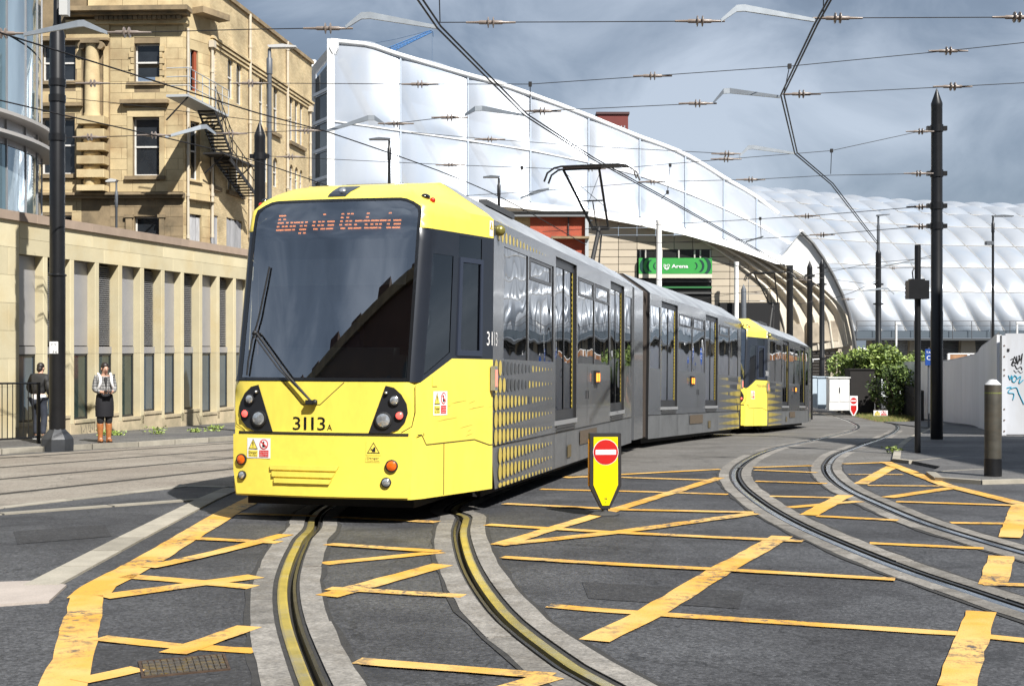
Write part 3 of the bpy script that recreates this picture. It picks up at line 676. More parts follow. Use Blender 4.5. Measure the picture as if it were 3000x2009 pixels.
    # nose furniture
    for sg in (1, -1):
        cl = [(sg * a, z) for a, z in ((.65, 1.355), (.73, 1.335), (.80, 1.27), (.85, 1.18), (.862, 1.09), (.835, 1.0), (.775, .93), (.69, .893), (.49, .893))]
        MB().patch(cl, lambda a, z, o=0: cab(a, z, .004 + o), h=.09, thick=.008).build('light_cluster', M('cluster_black', (.018, .019, .022), .35), par)
        fn = lambda a, z, o=0: cab(a, z, .012 + o)
        lamp(par, fn, sg * .735, 1.212, .042, LENS, 'led_lamp'); lamp(par, fn, sg * .632, 1.02, .068, LENS, 'headlight'); lamp(par, fn, sg * .785, 1.066, .036, LENSR, 'tail_lamp'); lamp(par, fn, sg * .66, 1.285, .016, CHR, 'camera_eye')
    bp = [(-.90, .86), (-.895, .5), (-.86, .27), (.87, .27), (.90, .5), (.90, .86)]
    MB().patch(bp, lambda a, z, o=0: cab(a, z, o - .001), h=.16, thick=.045).build('bumper', TYB, par, 40)
    sl = MB(); sl.patch([(-1.06, .862), (1.06, .862), (1.06, .892), (-1.06, .892)], lambda a, z, o=0: cab(a, z, .003), h=.2)
    sl.build('bumper_gap', BLK, par)
    bf2 = lambda a, z, o=0: cab(a, z, .045 + o)
    for a0, a1, z0, z1 in ((-.482, .22, .522, .568), (-.464, .184, .455, .505), (-.44, .153, .392, .438)):
        rb = MB(); rb.patch([(a0, z0), (a1 - .03, z0), (a1, z1), (a0, z1)], lambda a, z, o=0: bf2(a, z, -.002 + o), h=.2, thick=.022); rb.build('bumper_rib', TY, par)
    for a, z, r, m_, nm in ((-.80, .61, .047, ORR, 'orange_reflector'), (.72, .58, .050, ORR, 'orange_reflector'), (-.79, .455, .036, LENS, 'fog_lamp'), (.67, .42, .040, LENS, 'fog_lamp')): lamp(par, bf2, a, z, r, m_, nm)
    sg_ = MB(); danger_sign(sg_, bf2, -.741, -.487, .628, .827); sg_.build('danger_sticker', [WHT, TY, BLK, REDP], par)
    cz = MB(); cz.patch([(.475, .68), (.618, .68), (.618, .82), (.475, .82)], lambda a, z, o=0: bf2(a, z, .003), mi=1)
    for kk, o_, mi in ((1, .005, 2), (.8, .006, 1)): cz.patch([(.5465 + (p - .5465) * kk, .735 + (q - .735) * kk) for p, q in ((.485, .70), (.608, .70), (.5465, .808))], lambda a, z, o=0: bf2(a, z, o_), mi=mi)
    cz.patch([(.53, .712), (.565, .712), (.565, .76), (.55, .76)], lambda a, z, o=0: bf2(a, z, .007), mi=2); cz.patch([(.512, .735), (.545, .722), (.535, .745)], lambda a, z, o=0: bf2(a, z, .007), mi=2)
    cz.patch([(.472, .614), (.612, .614), (.612, .672), (.472, .672)], lambda a, z, o=0: bf2(a, z, .003), mi=1)
    put_text(cz, 'Danger', .485, .60, .645, .018, bf2, 2, off=.005); put_text(cz, 'Crush Zone', .485, .60, .625, .010, bf2, 2, off=.005); cz.build('crush_zone_sticker', [WHT, TY, BLK], par)
    if number:
        for ch_, x0_, x1_ in zip(number, (-.276, -.160, -.084, -.021), (-.196, -.134, -.058, .059)): nb = MB(); put_text(nb, ch_, x0_, x1_, .915, .13, cab, 0, off=.004); nb.build('fleet_digit', BLKG, par)
        nb = MB(); put_text(nb, 'A', .078, .128, .915, .058, cab, 0, off=.004); nb.build('fleet_suffix', BLKG, par)
        rs = random.Random(5)
        for k_ in range(9):     # scuffs on the lower side panels
            a_ = rs.uniform(1.25, 2.25); z_ = rs.uniform(.82, 1.2); l_ = rs.uniform(.1, .4); MB().patch([(a_, z_), (a_ + l_, z_ + .03), (a_ + l_, z_ + .034), (a_ + l_ * .4, z_ + .02)], lambda p, z, o=0: cab(p, z, .002)).build('scuff', M('scuffed_yellow', (.42, .33, .06), .7, var=.4, vs=20), par)
    # wiper pocket and seams
    SMM = M('seam_dark', (.06, .045, .01), .8)  # dark strips along the panel joints
    def seam(q, wd):
        sm = MB()
        for (a, b), (c, d_) in zip(q, q[1:]):
            nn = Vector((b - d_, c - a)).normalized() * wd; sm.patch([(a - nn.x, b - nn.y), (c - nn.x, d_ - nn.y), (c + nn.x, d_ + nn.y), (a + nn.x, b + nn.y)], lambda p, z, o=0: cab(p, z, .002))
        sm.build('panel_seam', SMM, par)
    for q in ([(-.385, 1.39), (-.185, 1.165), (.005, 1.165), (.245, 1.385)], [(-.93, 1.36), (-.935, 1.1), (-.90, .96), (-.80, .90)], [(.93, 1.36), (.935, 1.1), (.90, .96), (.80, .90)]): seam(q, .004)
    for sg in (1, -1):
        seam([(sg * a, z) for a, z in ((.96, .875), (1.02, .875), (1.10, .775), (2.02, .79), (2.33, .72), (2.4, .72))], .006); seam([(sg * 1.426, .26), (sg * 1.426, .775)], .006)
    # pantograph-type wiper
    wi = MB(); pv = [cab(-.07, 1.20, .05), cab(-.10, 1.225, .05)]; tip = [cab(-.74, 1.87, .05), cab(-.69, 1.87, .05)]
    wi.tube([pv[0], cab(-.35, 1.49, .06), tip[1]], .011, 6); wi.tube([pv[1], cab(-.42, 1.52, .06), tip[0]], .008, 6)
    wi.tube([cab(-.75, 1.80, .03), cab(-.70, 2.02, .03), cab(-.66, 2.36, .025), cab(-.64, 2.55, .02)], .010, 6); wi.tube([cab(-.75, 1.80, .03), cab(-.77, 1.6, .03), cab(-.775, 1.45, .025)], .010, 6); wi.box(-.03, .03, -.05, .05, -.02, .02, T=Matrix.Translation(cab(-.07, 1.19, .04)))
    wi.ball(cab(-.03, 1.19, .05), .028, 8); wi.ball(cab(-.715, 1.875, .05), .025, 8); wi.build('windscreen_wiper', BLK, par, 40)
    # roof headlight, marker lights, side sticker, side lamps
    hl = MB(); hl.patch([(-.17, 3.425), (.15, 3.425), (.08, 3.275), (-.14, 3.275)], lambda a, z, o=0: cab(a, z, .006), h=.05); hl.build('roof_light_panel', BLKG, par)
    lamp(par, lambda a, z, o=0: cab(a, z, .005 + o), 0.0, 3.34, .036, LENS, 'roof_headlight', False)
    for sg in (1, -1):
        mk = MB(); q = cab(sg * 1.08, 3.27, 0); mk.ball(q, (.09, .045, .035), 10, 0); mk.ball(cab(sg * 1.16, 3.23, .01), (.035, .03, .03), 8, 1); mk.build('marker_light', [BLKG, M('red_lens', (.45, .02, .01), .2)], par, 60)
        fnc = lambda a, z, o=0: cab(sg * a, z, o) 
        st = MB(); danger_sign(st, cab if sg > 0 else (lambda a, z, o=0: cab(-(2.7 - a) , z, o)), 1.22, 1.48, 1.06, 1.30); st.build('danger_sticker', [WHT, TY, BLK, REDP], par)
        sk = MB(); sk.patch([(sg * 1.20, 1.35), (sg * 1.29, 1.35), (sg * 1.29, 1.45), (sg * 1.20, 1.45)], lambda a, z, o=0: cab(a, z, .003 + o), thick=.004); sk.build('key_switch', TY, par)
        ev = MB(); ev.patch([(sg * 2.30, 2.95), (sg * 2.385, 2.95), (sg * 2.385, 3.115), (sg * 2.30, 3.115)], lambda a, z, o=0: cab(a, z, .003), mi=0); ev.patch([(sg * 2.31, 3.02), (sg * 2.375, 3.02), (sg * 2.3425, 3.11)], lambda a, z, o=0: cab(a, z, .005), mi=2); ev.patch([(sg * 2.32, 3.026), (sg * 2.365, 3.026), (sg * 2.3425, 3.092)], lambda a, z, o=0: cab(a, z, .0065), mi=1)
        ev.patch([(sg * 2.338, 3.03), (sg * 2.348, 3.05), (sg * 2.343, 3.075), (sg * 2.338, 3.05)], lambda a, z, o=0: cab(a, z, .008), mi=2); ev.build('electric_warning', [WHT, TY, BLK], par)

WIN = [(.46, 1.64, 1.64, 2.89), (1.70, 3.13, 1.64, 2.89), (4.82, 6.16, 1.64, 2.89), (6.20, 7.58, 1.64, 2.89), (9.28, 10.08, 1.64, 2.89)]
HOP = [(1.75, 3.0), (4.88, 6.10), (6.25, 7.53)]
DOORS = [(3.26, 4.72), (7.69, 9.17)]
def make_half(par, number, word, dots=True, front=True, sides=(1, -1), name='car_body'):
    """one car body with its cab; returns the body mesh which parents the other pieces"""
    body = MB(); holes = [[(a, z0), (b, z0), (b, z1), (a, z1)] for a, b, z0, z1 in WIN] + [[(a, .86), (b, .86), (b, 3.04), (a, 3.04)] for a, b in DOORS]
    for sg in (1, -1):
        f = sidefn(sg); body.patch([(0, .70), (LN, .70), (LN, 3.13), (0, 3.13)], f, holes, mi=0); body.patch([(0.16, .23), (LN, .23), (LN, .695), (-.02, .695)], f, mi=1)
        for hq in holes:
            n = len(hq); o = [f(a, b, 0) for a, b in hq] + [f(a, b, -.05) for a, b in hq]; body.add(o, [(i, (i + 1) % n, n + (i + 1) % n, n + i) for i in range(n)], 3)
    prof = [(-1.325, 3.13), (-1.20, 3.24), (-.78, 3.53), (-.3, 3.56), (.3, 3.56), (.78, 3.53), (1.20, 3.24), (1.325, 3.13)]
    ns = 8; vs = [(LN * i / ns, y, z) for i in range(ns + 1) for y, z in prof]; k = len(prof)
    body.add(vs, [(i * k + j, i * k + j + 1, (i + 1) * k + j + 1, (i + 1) * k + j) for i in range(ns) for j in range(k - 1)], 2)
    body.add([(LN, y, z) for y, z in [(-1.31, .25)] + prof + [(1.31, .25)]], [tuple(range(10))], 3)
    body.box(.2, LN, -1.2, 1.2, .84, .90, 4); body.box(.0, LN - .02, -1.25, 1.25, 3.02, 3.06, 4)
    B = body.build(name, [TG, TGL, TR, BLK, INT], par, 30)
    inn = MB()
    for sgn in (1, -1):
        for s0 in (.9, 1.7, 2.5, 5.2, 6.0, 6.8, 9.6):
            inn.box(s0, s0 + .42, sgn * .62, sgn * 1.18, .9, 1.36); inn.box(s0, s0 + .1, sgn * .62, sgn * 1.18, 1.36, 1.95)
    inn.build('seating', SEAT, B)
    po = MB()
    for s0 in (3.2, 4.8, 7.6, 9.2):
        for y in (-.5, .5): po.tube([(s0, y, .9), (s0, y, 3.02)], .018, 6)
    po.build('grab_poles', M('grab_pole_yellow', (.6, .45, .03), .4), B)
    for sg in sides:
        f = sidefn(sg)
        for a, b, z0, z1 in WIN: MB().patch([(a, z0), (b, z0), (b, z1), (a, z1)], lambda s, z, o=0: f(s, z, -.012)).build('window', SG, B)
        for a, b in HOP:
            m = MB(); m.patch([(a, 2.62), (b, 2.62), (b, 2.88), (a, 2.88)], lambda s, z, o=0: f(s, z, -.012 + o), [[(a + .05, 2.66), (b - .05, 2.66), (b - .05, 2.845), (a + .05, 2.845)]], thick=.012); m.build('hopper_frame', M('window_frame_grey', (.075, .078, .085), .4), B)
        for a, b in DOORS:
            m = MB(); mid = (a + b) / 2
            fr = [[(a + .10, 1.00), (mid - .025, 1.00), (mid - .025, 2.92), (a + .10, 2.92)], [(mid + .025, 1.00), (b - .10, 1.00), (b - .10, 2.92), (mid + .025, 2.92)]]
            m.patch([(a, .86), (b, .86), (b, 3.04), (a, 3.04)], lambda s, z, o=0: f(s, z, -.035), fr, mi=0)
            for q in fr: m.patch(q, lambda s, z, o=0: f(s, z, -.045), mi=1)
            # yellow dashed guide edges on the glass
            for s0, dr in ((a + .10, 1), (b - .10, -1)):
                m.patch([(s0, 1.0), (s0 + dr * .035, 1.0), (s0 + dr * .035, 2.92), (s0, 2.92)], lambda s, z, o=0: f(s, z, -.038), mi=2)
                for i in range(26):
                    z = 1.02 + i * .073; m.patch([(s0 + dr * .035, z), (s0 + dr * .075, z), (s0 + dr * .075, z + .03), (s0 + dr * .035, z + .03)], lambda s, zz, o=0: f(s, zz, -.038), mi=2)
            m.build('door', [M('door_frame_black', (.03, .031, .034), .4), SG, YSTR], B)
            st = MB(); st.box(a - .02, b + .02, -sg * 1.30, -sg * 1.338, .80, .86, 0); st.box(a + .1, b - .1, -sg * 1.30, -sg * 1.332, .755, .785, 1); st.box(a + .1, b - .1, -sg * 1.30, -sg * 1.332, .72, .745, 1); st.build('door_step', [M('step_grey', (.24, .245, .25), .5), M('vent_dark', (.05, .05, .05), .6)], B)
        m = MB(); m.patch([(5.0, .46), (6.40, .46), (6.40, .66), (5.0, .66)], lambda s, z, o=0: f(s, z, .003 + .012 + o)); m.build('skirt_grille', BRN, B)
        m = MB(); m.patch([(4.08, .33), (4.35, .33), (4.35, .5), (4.08, .5)], lambda s, z, o=0: f(s, z, .003 + .012)); m.build('step_recess', M('recess_brown', (.11, .085, .04), .8), B)
        for s0 in (6.18, 6.36):
            m = MB(); m.box(s0 - .07, s0 + .07, -sg * 1.325, -sg * 1.365, 1.33, 1.54, 1); m.box(s0 - .045, s0 + .045, -sg * 1.36, -sg * 1.375, 1.37, 1.50, 0); m.build('indicator_lamp', [LEDA, BLK], B)
        m = MB(); m.box(-.07, .03, -sg * 1.32, -sg * 1.37, 1.30, 1.56, 1); m.box(-.055, .0, -sg * 1.365, -sg * 1.38, 1.34, 1.52, 0); m.build('side_lamp', [M('side_lamp_red', (.9, .25, .18), .3, emit=.5), CHR], B)
        m = MB()
        for s0 in (5.48, 5.66): m.box(s0 - .015, s0 + .015, -sg * 1.325, -sg * 1.332, 1.12, 1.24)
        for s0 in (3.2, 4.0, 5.0, 6.5, 7.6, 9.3): m.patch([(s0, .25), (s0 + .012, .25), (s0 + .012, .69), (s0, .69)], lambda s, z, o=0: f(s, z, .014))
        m.patch([(0, .693), (LN, .693), (LN, .705), (0, .705)], lambda s, z, o=0: f(s, z, .002)); m.patch([(5.57, .72), (5.58, .72), (5.58, 1.6), (5.57, 1.6)], lambda s, z, o=0: f(s, z, .002)); m.patch([(0, .7), (.015, .7), (.015, 3.13), (0, 3.13)], lambda s, z, o=0: f(s, z, .002)); m.build('panel_joint', BLK, B)
        m = MB(); m.ball((.13, -sg * 1.36, 3.03), .062, 12); m.build('camera_dome', M('camera_dome', (.30, .27, .08), .25, metal=.5), B, 60)
        if dots:
            dm = MB()
            for r_ in range(8):
                zc = 1.54 - r_ * .187 if r_ < 5 else (.585, .405, .262)[r_ - 5]
                for i in range(18):
                    rad = .092 * (1 - i / 18.5); s0 = .14 + i * .178 + (.32 - .045 * 0 if r_ >= 5 else 0) * .6
                    if s0 > 3.12: continue
                    dk = 1 if (r_ == 0 and 1 < i < 10) or (r_ == 1 and 2 < i < 9) or (r_ == 2 and 8 < i < 10) else 0  # these upper dots are painted grey to stand for a reflection
                    ry = min(rad, zc - .235) if r_ == 7 else rad
                    dm.patch(circ(s0, zc, rad * .80, 12, ry), lambda s, z, o=0: f(s, z, (.0145 if z < .7 else .0025)), mi=dk)
            for i in range(15): dm.patch(circ(.22 + i * .17, 2.99, .055 * (1 - i / 16), 10, .072 * (1 - i / 16)), lambda s, z, o=0: f(s, z, .0025), mi=0)
            for i in range(16):     # the dots run on over the sloping roof edge
                for t0 in (.1, .36, .62): 
                    r_ = .07 * (1 - i / 17); dm.patch(circ(.2 + i * .17, t0, r_, 8, r_ * 1.8), lambda s, q, o=0: Vector((s, -sg * lerp(1.322, .80, q), lerp(3.1355, 3.522, q))), mi=0)
            dm.build('dot_pattern', [DOT, DOTG], B)['kind'] = 'stuff'
        tx = MB(); 
        ff = f if sg > 0 else (lambda s, z, o=0: f(s, z, o))
        if sg > 0: put_text(tx, number, -.14 + .0, .17, 1.78, .15, lambda s, z, o=0: (f(s, z, .004) if s > .0 else cab(2.4 + s, z, .004)), 0)
        else: put_text(tx, number, .12, .42, 1.46, .13, lambda s, z, o=0: f(.5 - s, z, .004), 1)
        if word:
            if sg > 0 and front == 2: put_text(tx, word, 1.62, 2.34, 1.42, .10, lambda a, z, o=0: cab(a, z, .004), 2)
            if sg < 0: put_text(tx, word, 5.45, 6.1, 1.42, .09, lambda s, z, o=0: f(12.2 - s, z, .004), 2)
        tx.build('fleet_lettering', [WHT, M('dim_lettering', (.10, .10, .105), .5), M('word_lettering', (.25, .22, .09), .5)], B)
    # roof equipment, bogie
    rf = MB(); rf.prism([(2.2, -.42, 3.55), (3.3, -.42, 3.55), (3.15, -.42, 3.67), (2.35, -.42, 3.67)], (0, .84, 0)); rf.build('roof_box', M('roof_box_dark', (.06, .062, .066), .6), B); rf = MB(); rf.box(5.2, 6.9, -.55, .55, 3.55, 3.62); rf.build('roof_box', MATS['roof_box_dark'], B); rf = MB()
    rf.box(1.5, 2.9, -.86, -.76, 3.50, 3.57); rf.build('roof_equipment', M('roof_box_dark', (.06, .062, .066), .6), B)
    bo = MB(); bo.box(.3, LN - .2, -1.12, 1.12, .13, .84); bo.box(-1.22, .3, -.86, .86, .15, .40)  # second box added under the nose to deepen the shade on the ground
    for s0 in (1.5, 3.2):
        for y in (-.78, .78): bo.lathe([(.30, -.06), (.33, -.04), (.33, .04), (.30, .06)], 20, Matrix.Translation((s0, y, .33)) @ Matrix.Rotation(R(90), 4, 'X'))
    bo.build('bogie_and_shade_box', UND, B, 40)
    make_cab(B, number if front == 1 else None, front=True)
    return B
def sec_mat(cx, cy, rail_z, th, slope, rev=False):
    d = Vector((math.sin(R(th)), math.cos(R(th)), -slope)); l = Vector((-math.cos(R(th)), math.sin(R(th)), 0))
    c = Vector((cx, cy, rail_z)) + l * .04
    if rev: d, l = -d, -l
    d.normalize(); u = d.cross(l).normalized(); return frame4(c, d, l * 1.03, u)      # bodies 2.73 m wide
def articulation(par, A4, s0=LN, s1=LN + 1.72, bend=0.):
    """bellows and the short middle ring between the two car bodies"""
    def prof(k): return [(-1.32 * k, .26), (-1.32 * k, 3.11), (-.78 * k, 3.5), (.78 * k, 3.5), (1.32 * k, 3.11), (1.32 * k, .26)]
    bm = MB(); nb = 26; vs = []
    for i in range(nb + 1):
        s = lerp(s0 - .05, s1 + .1, i / nb); dy = -math.sin(R(bend)) * max(0, s - s0 - .3) ** 2 / 3.0; k = .93 if i % 2 else .965
        vs += [A4 @ Vector((s, y + dy, z)) for y, z in prof(k)]
    bm.add(vs, [(i * 6 + j, i * 6 + j + 1, (i + 1) * 6 + j + 1, (i + 1) * 6 + j) for i in range(nb) for j in range(5)])
    bm.build('bellows', M('bellows_brown', (.035, .026, .02), .8, var=.3, vs=3), par)
    rg = MB(); vs = []
    for s in (s0 + .28, s0 + 1.22):
        dy = -math.sin(R(bend)) * max(0, s - s0 - .3) ** 2 / 3.0; vs += [A4 @ Vector((s, y + dy, z)) for y, z in prof(1.0)]
    for s in (s0 + .28, s0 + 1.22):
        dy = -math.sin(R(bend)) * max(0, s - s0 - .3) ** 2 / 3.0; vs += [A4 @ Vector((s, y + dy, z)) for y, z in prof(.9)]
    rg.add(vs, [(j, j + 1, 6 + j + 1, 6 + j) for j in range(5)] + [(j, j + 1, 12 + j + 1, 12 + j) for j in range(5)] + [(6 + j, 7 + j, 19 + j, 18 + j) for j in range(5)])
    rg.build('joint_ring', TG, par)
    return
def pantograph(par, base, th, H=2.35, name='pantograph'):
    """single-arm pantograph standing on the roof; base is the roof point, world axes"""
    T = Matrix.Translation(base) @ Matrix.Rotation(-R(th), 4, 'Z')      # local y runs along the tram (away)
    m = MB(); P = lambda x, y, z: T @ Vector((x, y, z))
    m.tube([P(0, -.75, .12), P(0, .15, 1.15)], .05, 8); m.tube([P(.12, -.5, .1), P(.06, .12, 1.05)], .018, 6)
    k = P(0, .15, 1.15)
    m.tube([P(-.14, .15, 1.15), P(-.62, -.55, H)], .028, 6); m.tube([P(.20, .15, 1.15), P(.16, -.55, H)], .028, 6); m.tube([P(-.16, .15, 1.15), P(.22, .15, 1.15)], .045, 8)
    m.tube([P(-.34, -.13, 1.72), P(.18, -.13, 1.72)], .018, 6); m.tube([P(-.05, .1, 1.2), P(-.08, -.12, 1.70)], .014, 6)
    m.tube([P(-.28, 0, 1.5), P(.16, -.5, H - .1)], .006, 4); m.tube([P(.17, -.1, 1.6), P(-.55, -.5, H - .1)], .006, 4)
    for dy in (-.72, -.38):
        m.tube([P(-1.0, dy, H - .26), P(-.93, dy, H - .08), P(-.78, dy, H + .02), P(-.62, dy, H + .05), P(.62, dy, H + .05), P(.78, dy, H + .02), P(.93, dy, H - .08), P(1.0, dy, H - .26)], .022, 6)
    m.box(-.62, .62, -.72, -.38, H + .035, H + .055, T=T); m.tube([P(-.62, -.55, H), P(.2, -.55, H)], .02, 6)
    m.box(-.3, .3, -.9, -.6, .0, .12, T=T)
    return m.build(name, M('pantograph_black', (.018, .017, .016), .5), par, 40)

# front tram
M_A = sec_mat(-1.50, 13.887, gz(-1.5, 13.887), 13.84, .022)
M_B = sec_mat(4.996, 35.08, -.721, 20.4, .038, True)
t1 = thing('tram', 'nearest yellow and grey tram with a lit orange destination display', 'tram', (-1.5, 13.887, 0), group='two coupled trams')
def tram_unit(root, MA, MBk, number, word, first, bend):
    inv = root.matrix_world.inverted() if False else Matrix.Translation(-root.location)
    a = make_half(root, number, word, True, 1 if first else 2, name='front_car_body'); a.matrix_local = inv @ MA
    b = copy_tree(a, root); b.name = 'rear_car_body'; b.matrix_local = inv @ MBk
    for ch in list(b.children):
        if ch.name.split('.')[0] in ('led_lettering', 'fleet_digit', 'fleet_suffix'): bpy.data.objects.remove(ch)
    articulation(root, inv @ MA, bend=bend)
    return a, b
tram_unit(t1, M_A, M_B, '3113', 'Metrolink', True, 6.5)
pb = at(1378, 640, 27.3); pantograph(t1, Vector((1.85, 27.4, 3.14)) - t1.location, 17)
M_A2 = sec_mat(6.598, 39.455, -.94, 20.1, .044)
M_B2 = sec_mat(10.42, 60.9, -1.85, 1, .03, True)
t2 = thing('tram', 'second yellow and grey tram coupled behind, partly hidden by the first', 'tram', (6.598, 39.455, 0), group='two coupled trams')
tram_unit(t2, M_A2, M_B2, '3104', 'Metrolink', False, -8)
pantograph(t2, Vector((10.3, 50.2, 2.3)) - t2.location, 20, 2.3)
cp = MB(); cp.tube([Vector((5.45, 36.3, -.2)), Vector((6.1, 38.1, -.28))], .09, 8); cp.box(5.5, 6.0, 36.8, 37.5, -.4, -.05); cp.build('coupler', UND, t2).matrix_local = Matrix.Translation(-t2.location)
# ------------------------------------------------------------------ low sandstone building on the left
SAND = M('pale_sandstone', (.565, .50, .33), .85, var=.10, vs=1.1, fine=.06, fs=50, rnd=.07, bump=.12, bs=60, tint=(.53, .43, .24))
SANDB = M('stained_sandstone_base', (.46, .38, .25), .9, var=.3, vs=1.6, fine=.1, fs=50, rnd=.08, tint=(.20, .19, .12))
COPE = M('pinkish_coping_stone', (.34, .26, .20), .85, var=.15, vs=2, rnd=.08)
PANEL = M('grey_metal_panel', (.36, .355, .36), .38, metal=.3, var=.06, vs=2)
LOUV = M('louvre_blade_grey', (.30, .30, .305), .45, metal=.4)
DARKIN = M('dark_interior', (.012, .012, .013), .9)
LG = M('green_tinted_window', (.030, .048, .044), .06, var=.35, vs=1.4, spec=.8, coat=.6)
LGB = M('blue_grey_window_film', (.065, .090, .115), .12, var=.2, vs=1.2, spec=.7, coat=.4)
FRM = M('window_frame_dark', (.04, .042, .045), .4, metal=.4)
def local(root, O, u):
    u = Vector((u[0], u[1], 0)).normalized(); return Matrix.Translation(-root.location) @ frame4(O, u, Vector((-u.y, u.x, 0)), Vector((0, 0, 1)))
def bx(root, name, T, x0, x1, y0, y1, z0, z1, mat, bev=0.):
    m = MB()
    if bev:   # chamfered front edge (front is the low y side)
        q = [(x0 + bev, y0), (x1 - bev, y0), (x1, y0 + bev), (x1, y1), (x0, y1), (x0, y0 + bev)]
        a = [(p[0], p[1], z0) for p in q]; m.prism(a, (0, 0, z1 - z0))
    else: m.box(x0, x1, y0, y1, z0, z1)
    o = m.build(name, mat, root); o.matrix_local = T; return o
lb = thing('low_sandstone_building', 'long low pale sandstone building with deep fins and narrow windows', 'building', (-10.17, 29, -.4))
TL = local(lb, (-10.17, 29, 0), (.26, 1))
BAY = 1.0105; A0 = .279; OPW = .847; DEP = .21; ZT, ZM, ZC = 3.72, 1.56, 4.42
for n in range(-2, 13):
    a = A0 + n * BAY
    grd = gz(-10.1, 29 + a * .968) + .1
    sill = grd + .34 + .11 * ((n + 2) % 2) - .02
    # stepped sill and plinth stone under each bay
    bx(lb, 'plinth_stone', TL, a - .147, a + OPW + .012, .0, .6, -1.6, sill - .07, SANDB, .01)
    bx(lb, 'sill_stone', TL, a + .004, a + OPW - .004, -.025, .3, sill - .066, sill, SANDB, .01)
    for z0, z1 in ((sill - .2, ZM), (ZM + .006, ZT)): bx(lb, 'fin', TL, a + OPW, a + BAY - .002, 0, DEP + .25, z0, z1, SAND, .008)
    # upper infill: plain panel or louvres in turn, then rail, then glazing
    if n % 2 == 0:
        p = bx(lb, 'metal_panel', TL, a, a + OPW, DEP, DEP + .03, ZM + .19, ZT, PANEL)
        s_ = MB(); s_.box(a + .10, a + .118, DEP - .004, DEP + .01, ZM + .2, ZT - .02); o = s_.build('panel_joint', M('joint_grey', (.22, .22, .22), .5), lb); o.matrix_local = TL
    else:
        bx(lb, 'louvre_back', TL, a, a + OPW, DEP + .10, DEP + .12, ZM + .19, ZT, DARKIN)
        if n < 9:
            k = 38
            me = MB(); me.add([(.0, -.0, 0), (OPW - .04, -.0, 0), (OPW - .04, .07, .045), (0, .07, .045), (0, .0, .008), (OPW - .04, 0, .008), (OPW - .04, .07, .053), (0, .07, .053)], [(0, 1, 2, 3), (4, 5, 6, 7), (0, 1, 5, 4), (2, 3, 7, 6)])
            me = me.mesh('louvre_slat', LOUV)
            for i in range(k): inst('louvre_slat', me, lb, TL @ Matrix.Translation((a + .02, DEP + .012, ZM + .21 + i * (ZT - ZM - .24) / k)))
    bx(lb, 'window_rail', TL, a, a + OPW, DEP - .015, DEP + .05, ZM, ZM + .17, PANEL)
    w_ = MB(); y = DEP + .02; w_.box(a, a + OPW, y, y + .01, sill + .05, ZM - .05, 0)
    for q in ((a, a + .03, sill, ZM), (a + OPW - .05, a + OPW, sill, ZM), (a, a + OPW, sill, sill + .05), (a, a + OPW, ZM - .05, ZM)): w_.box(q[0], q[1], y - .02, y + .03, q[2], q[3], 1)
    o = w_.build('window', [LG if n in (0, 1, 2) else LGB, FRM], lb); o.matrix_local = TL
# parapet in two courses of slabs, coping, plain wall to the left, core behind
def slabs(x0, x1, z0, z1, wd, mat, name, y0=0., y1=.12, shift=0.):
    x = x0 - shift
    while x < x1 - .05:
        a, b = max(x, x0), min(x + wd, x1)
        if b - a > .08: bx(lb, name, TL, a + .004, b - .004, y0, y1, z0 + .003, z1 - .003, mat, .006)
        x += wd
slabs(A0 - 2 * BAY - .0, 14, ZT, ZT + .34, 1.62, SAND, 'parapet_stone'); slabs(A0 - 2 * BAY, 14, ZT + .34, ZC, 1.62, SAND, 'parapet_stone', shift=.5)
xl = A0 - 2 * BAY
for i in range(9): slabs(-7.5, xl, -.9 + i * .593, -.9 + (i + 1) * .593, 1.5, SAND, 'wall_stone', shift=.6 * (i % 2))
slabs(-7.5, 14, ZC, ZC + .20, 2.1, COPE, 'coping_stone', -.06, .5)
bx(lb, 'wall_core', TL, -7.5, 14, .13, 3.0, ZT + .02, ZC, SAND); bx(lb, 'wall_core', TL, -7.5, xl - .02, .13, 3.0, -1.5, ZT, SAND); bx(lb, 'wall_core', TL, xl, 14, .55, 3, -1.5, ZT, DARKIN); bx(lb, 'flat_roof', TL, -7.5, 14, .5, 6, ZC - .05, ZC + .1, M('roof_felt', (.12, .12, .12), .9))
# faint graffiti scrawl on the plinth
gr = MB(); rr = random.Random(3); x = .55; f_ = lambda a, z: (a, -.004, z)
for ch in range(7):
    pts = [(x + rr.uniform(-.02, .05), -.006, .02 + gz(-10, 29.5) + rr.uniform(.08, .33)) for _ in range(4)]; gr.tube(pts, .008, 4); x += .085
o = gr.build('graffiti', M('faded_graffiti', (.16, .14, .11), .9), lb); o.matrix_local = TL

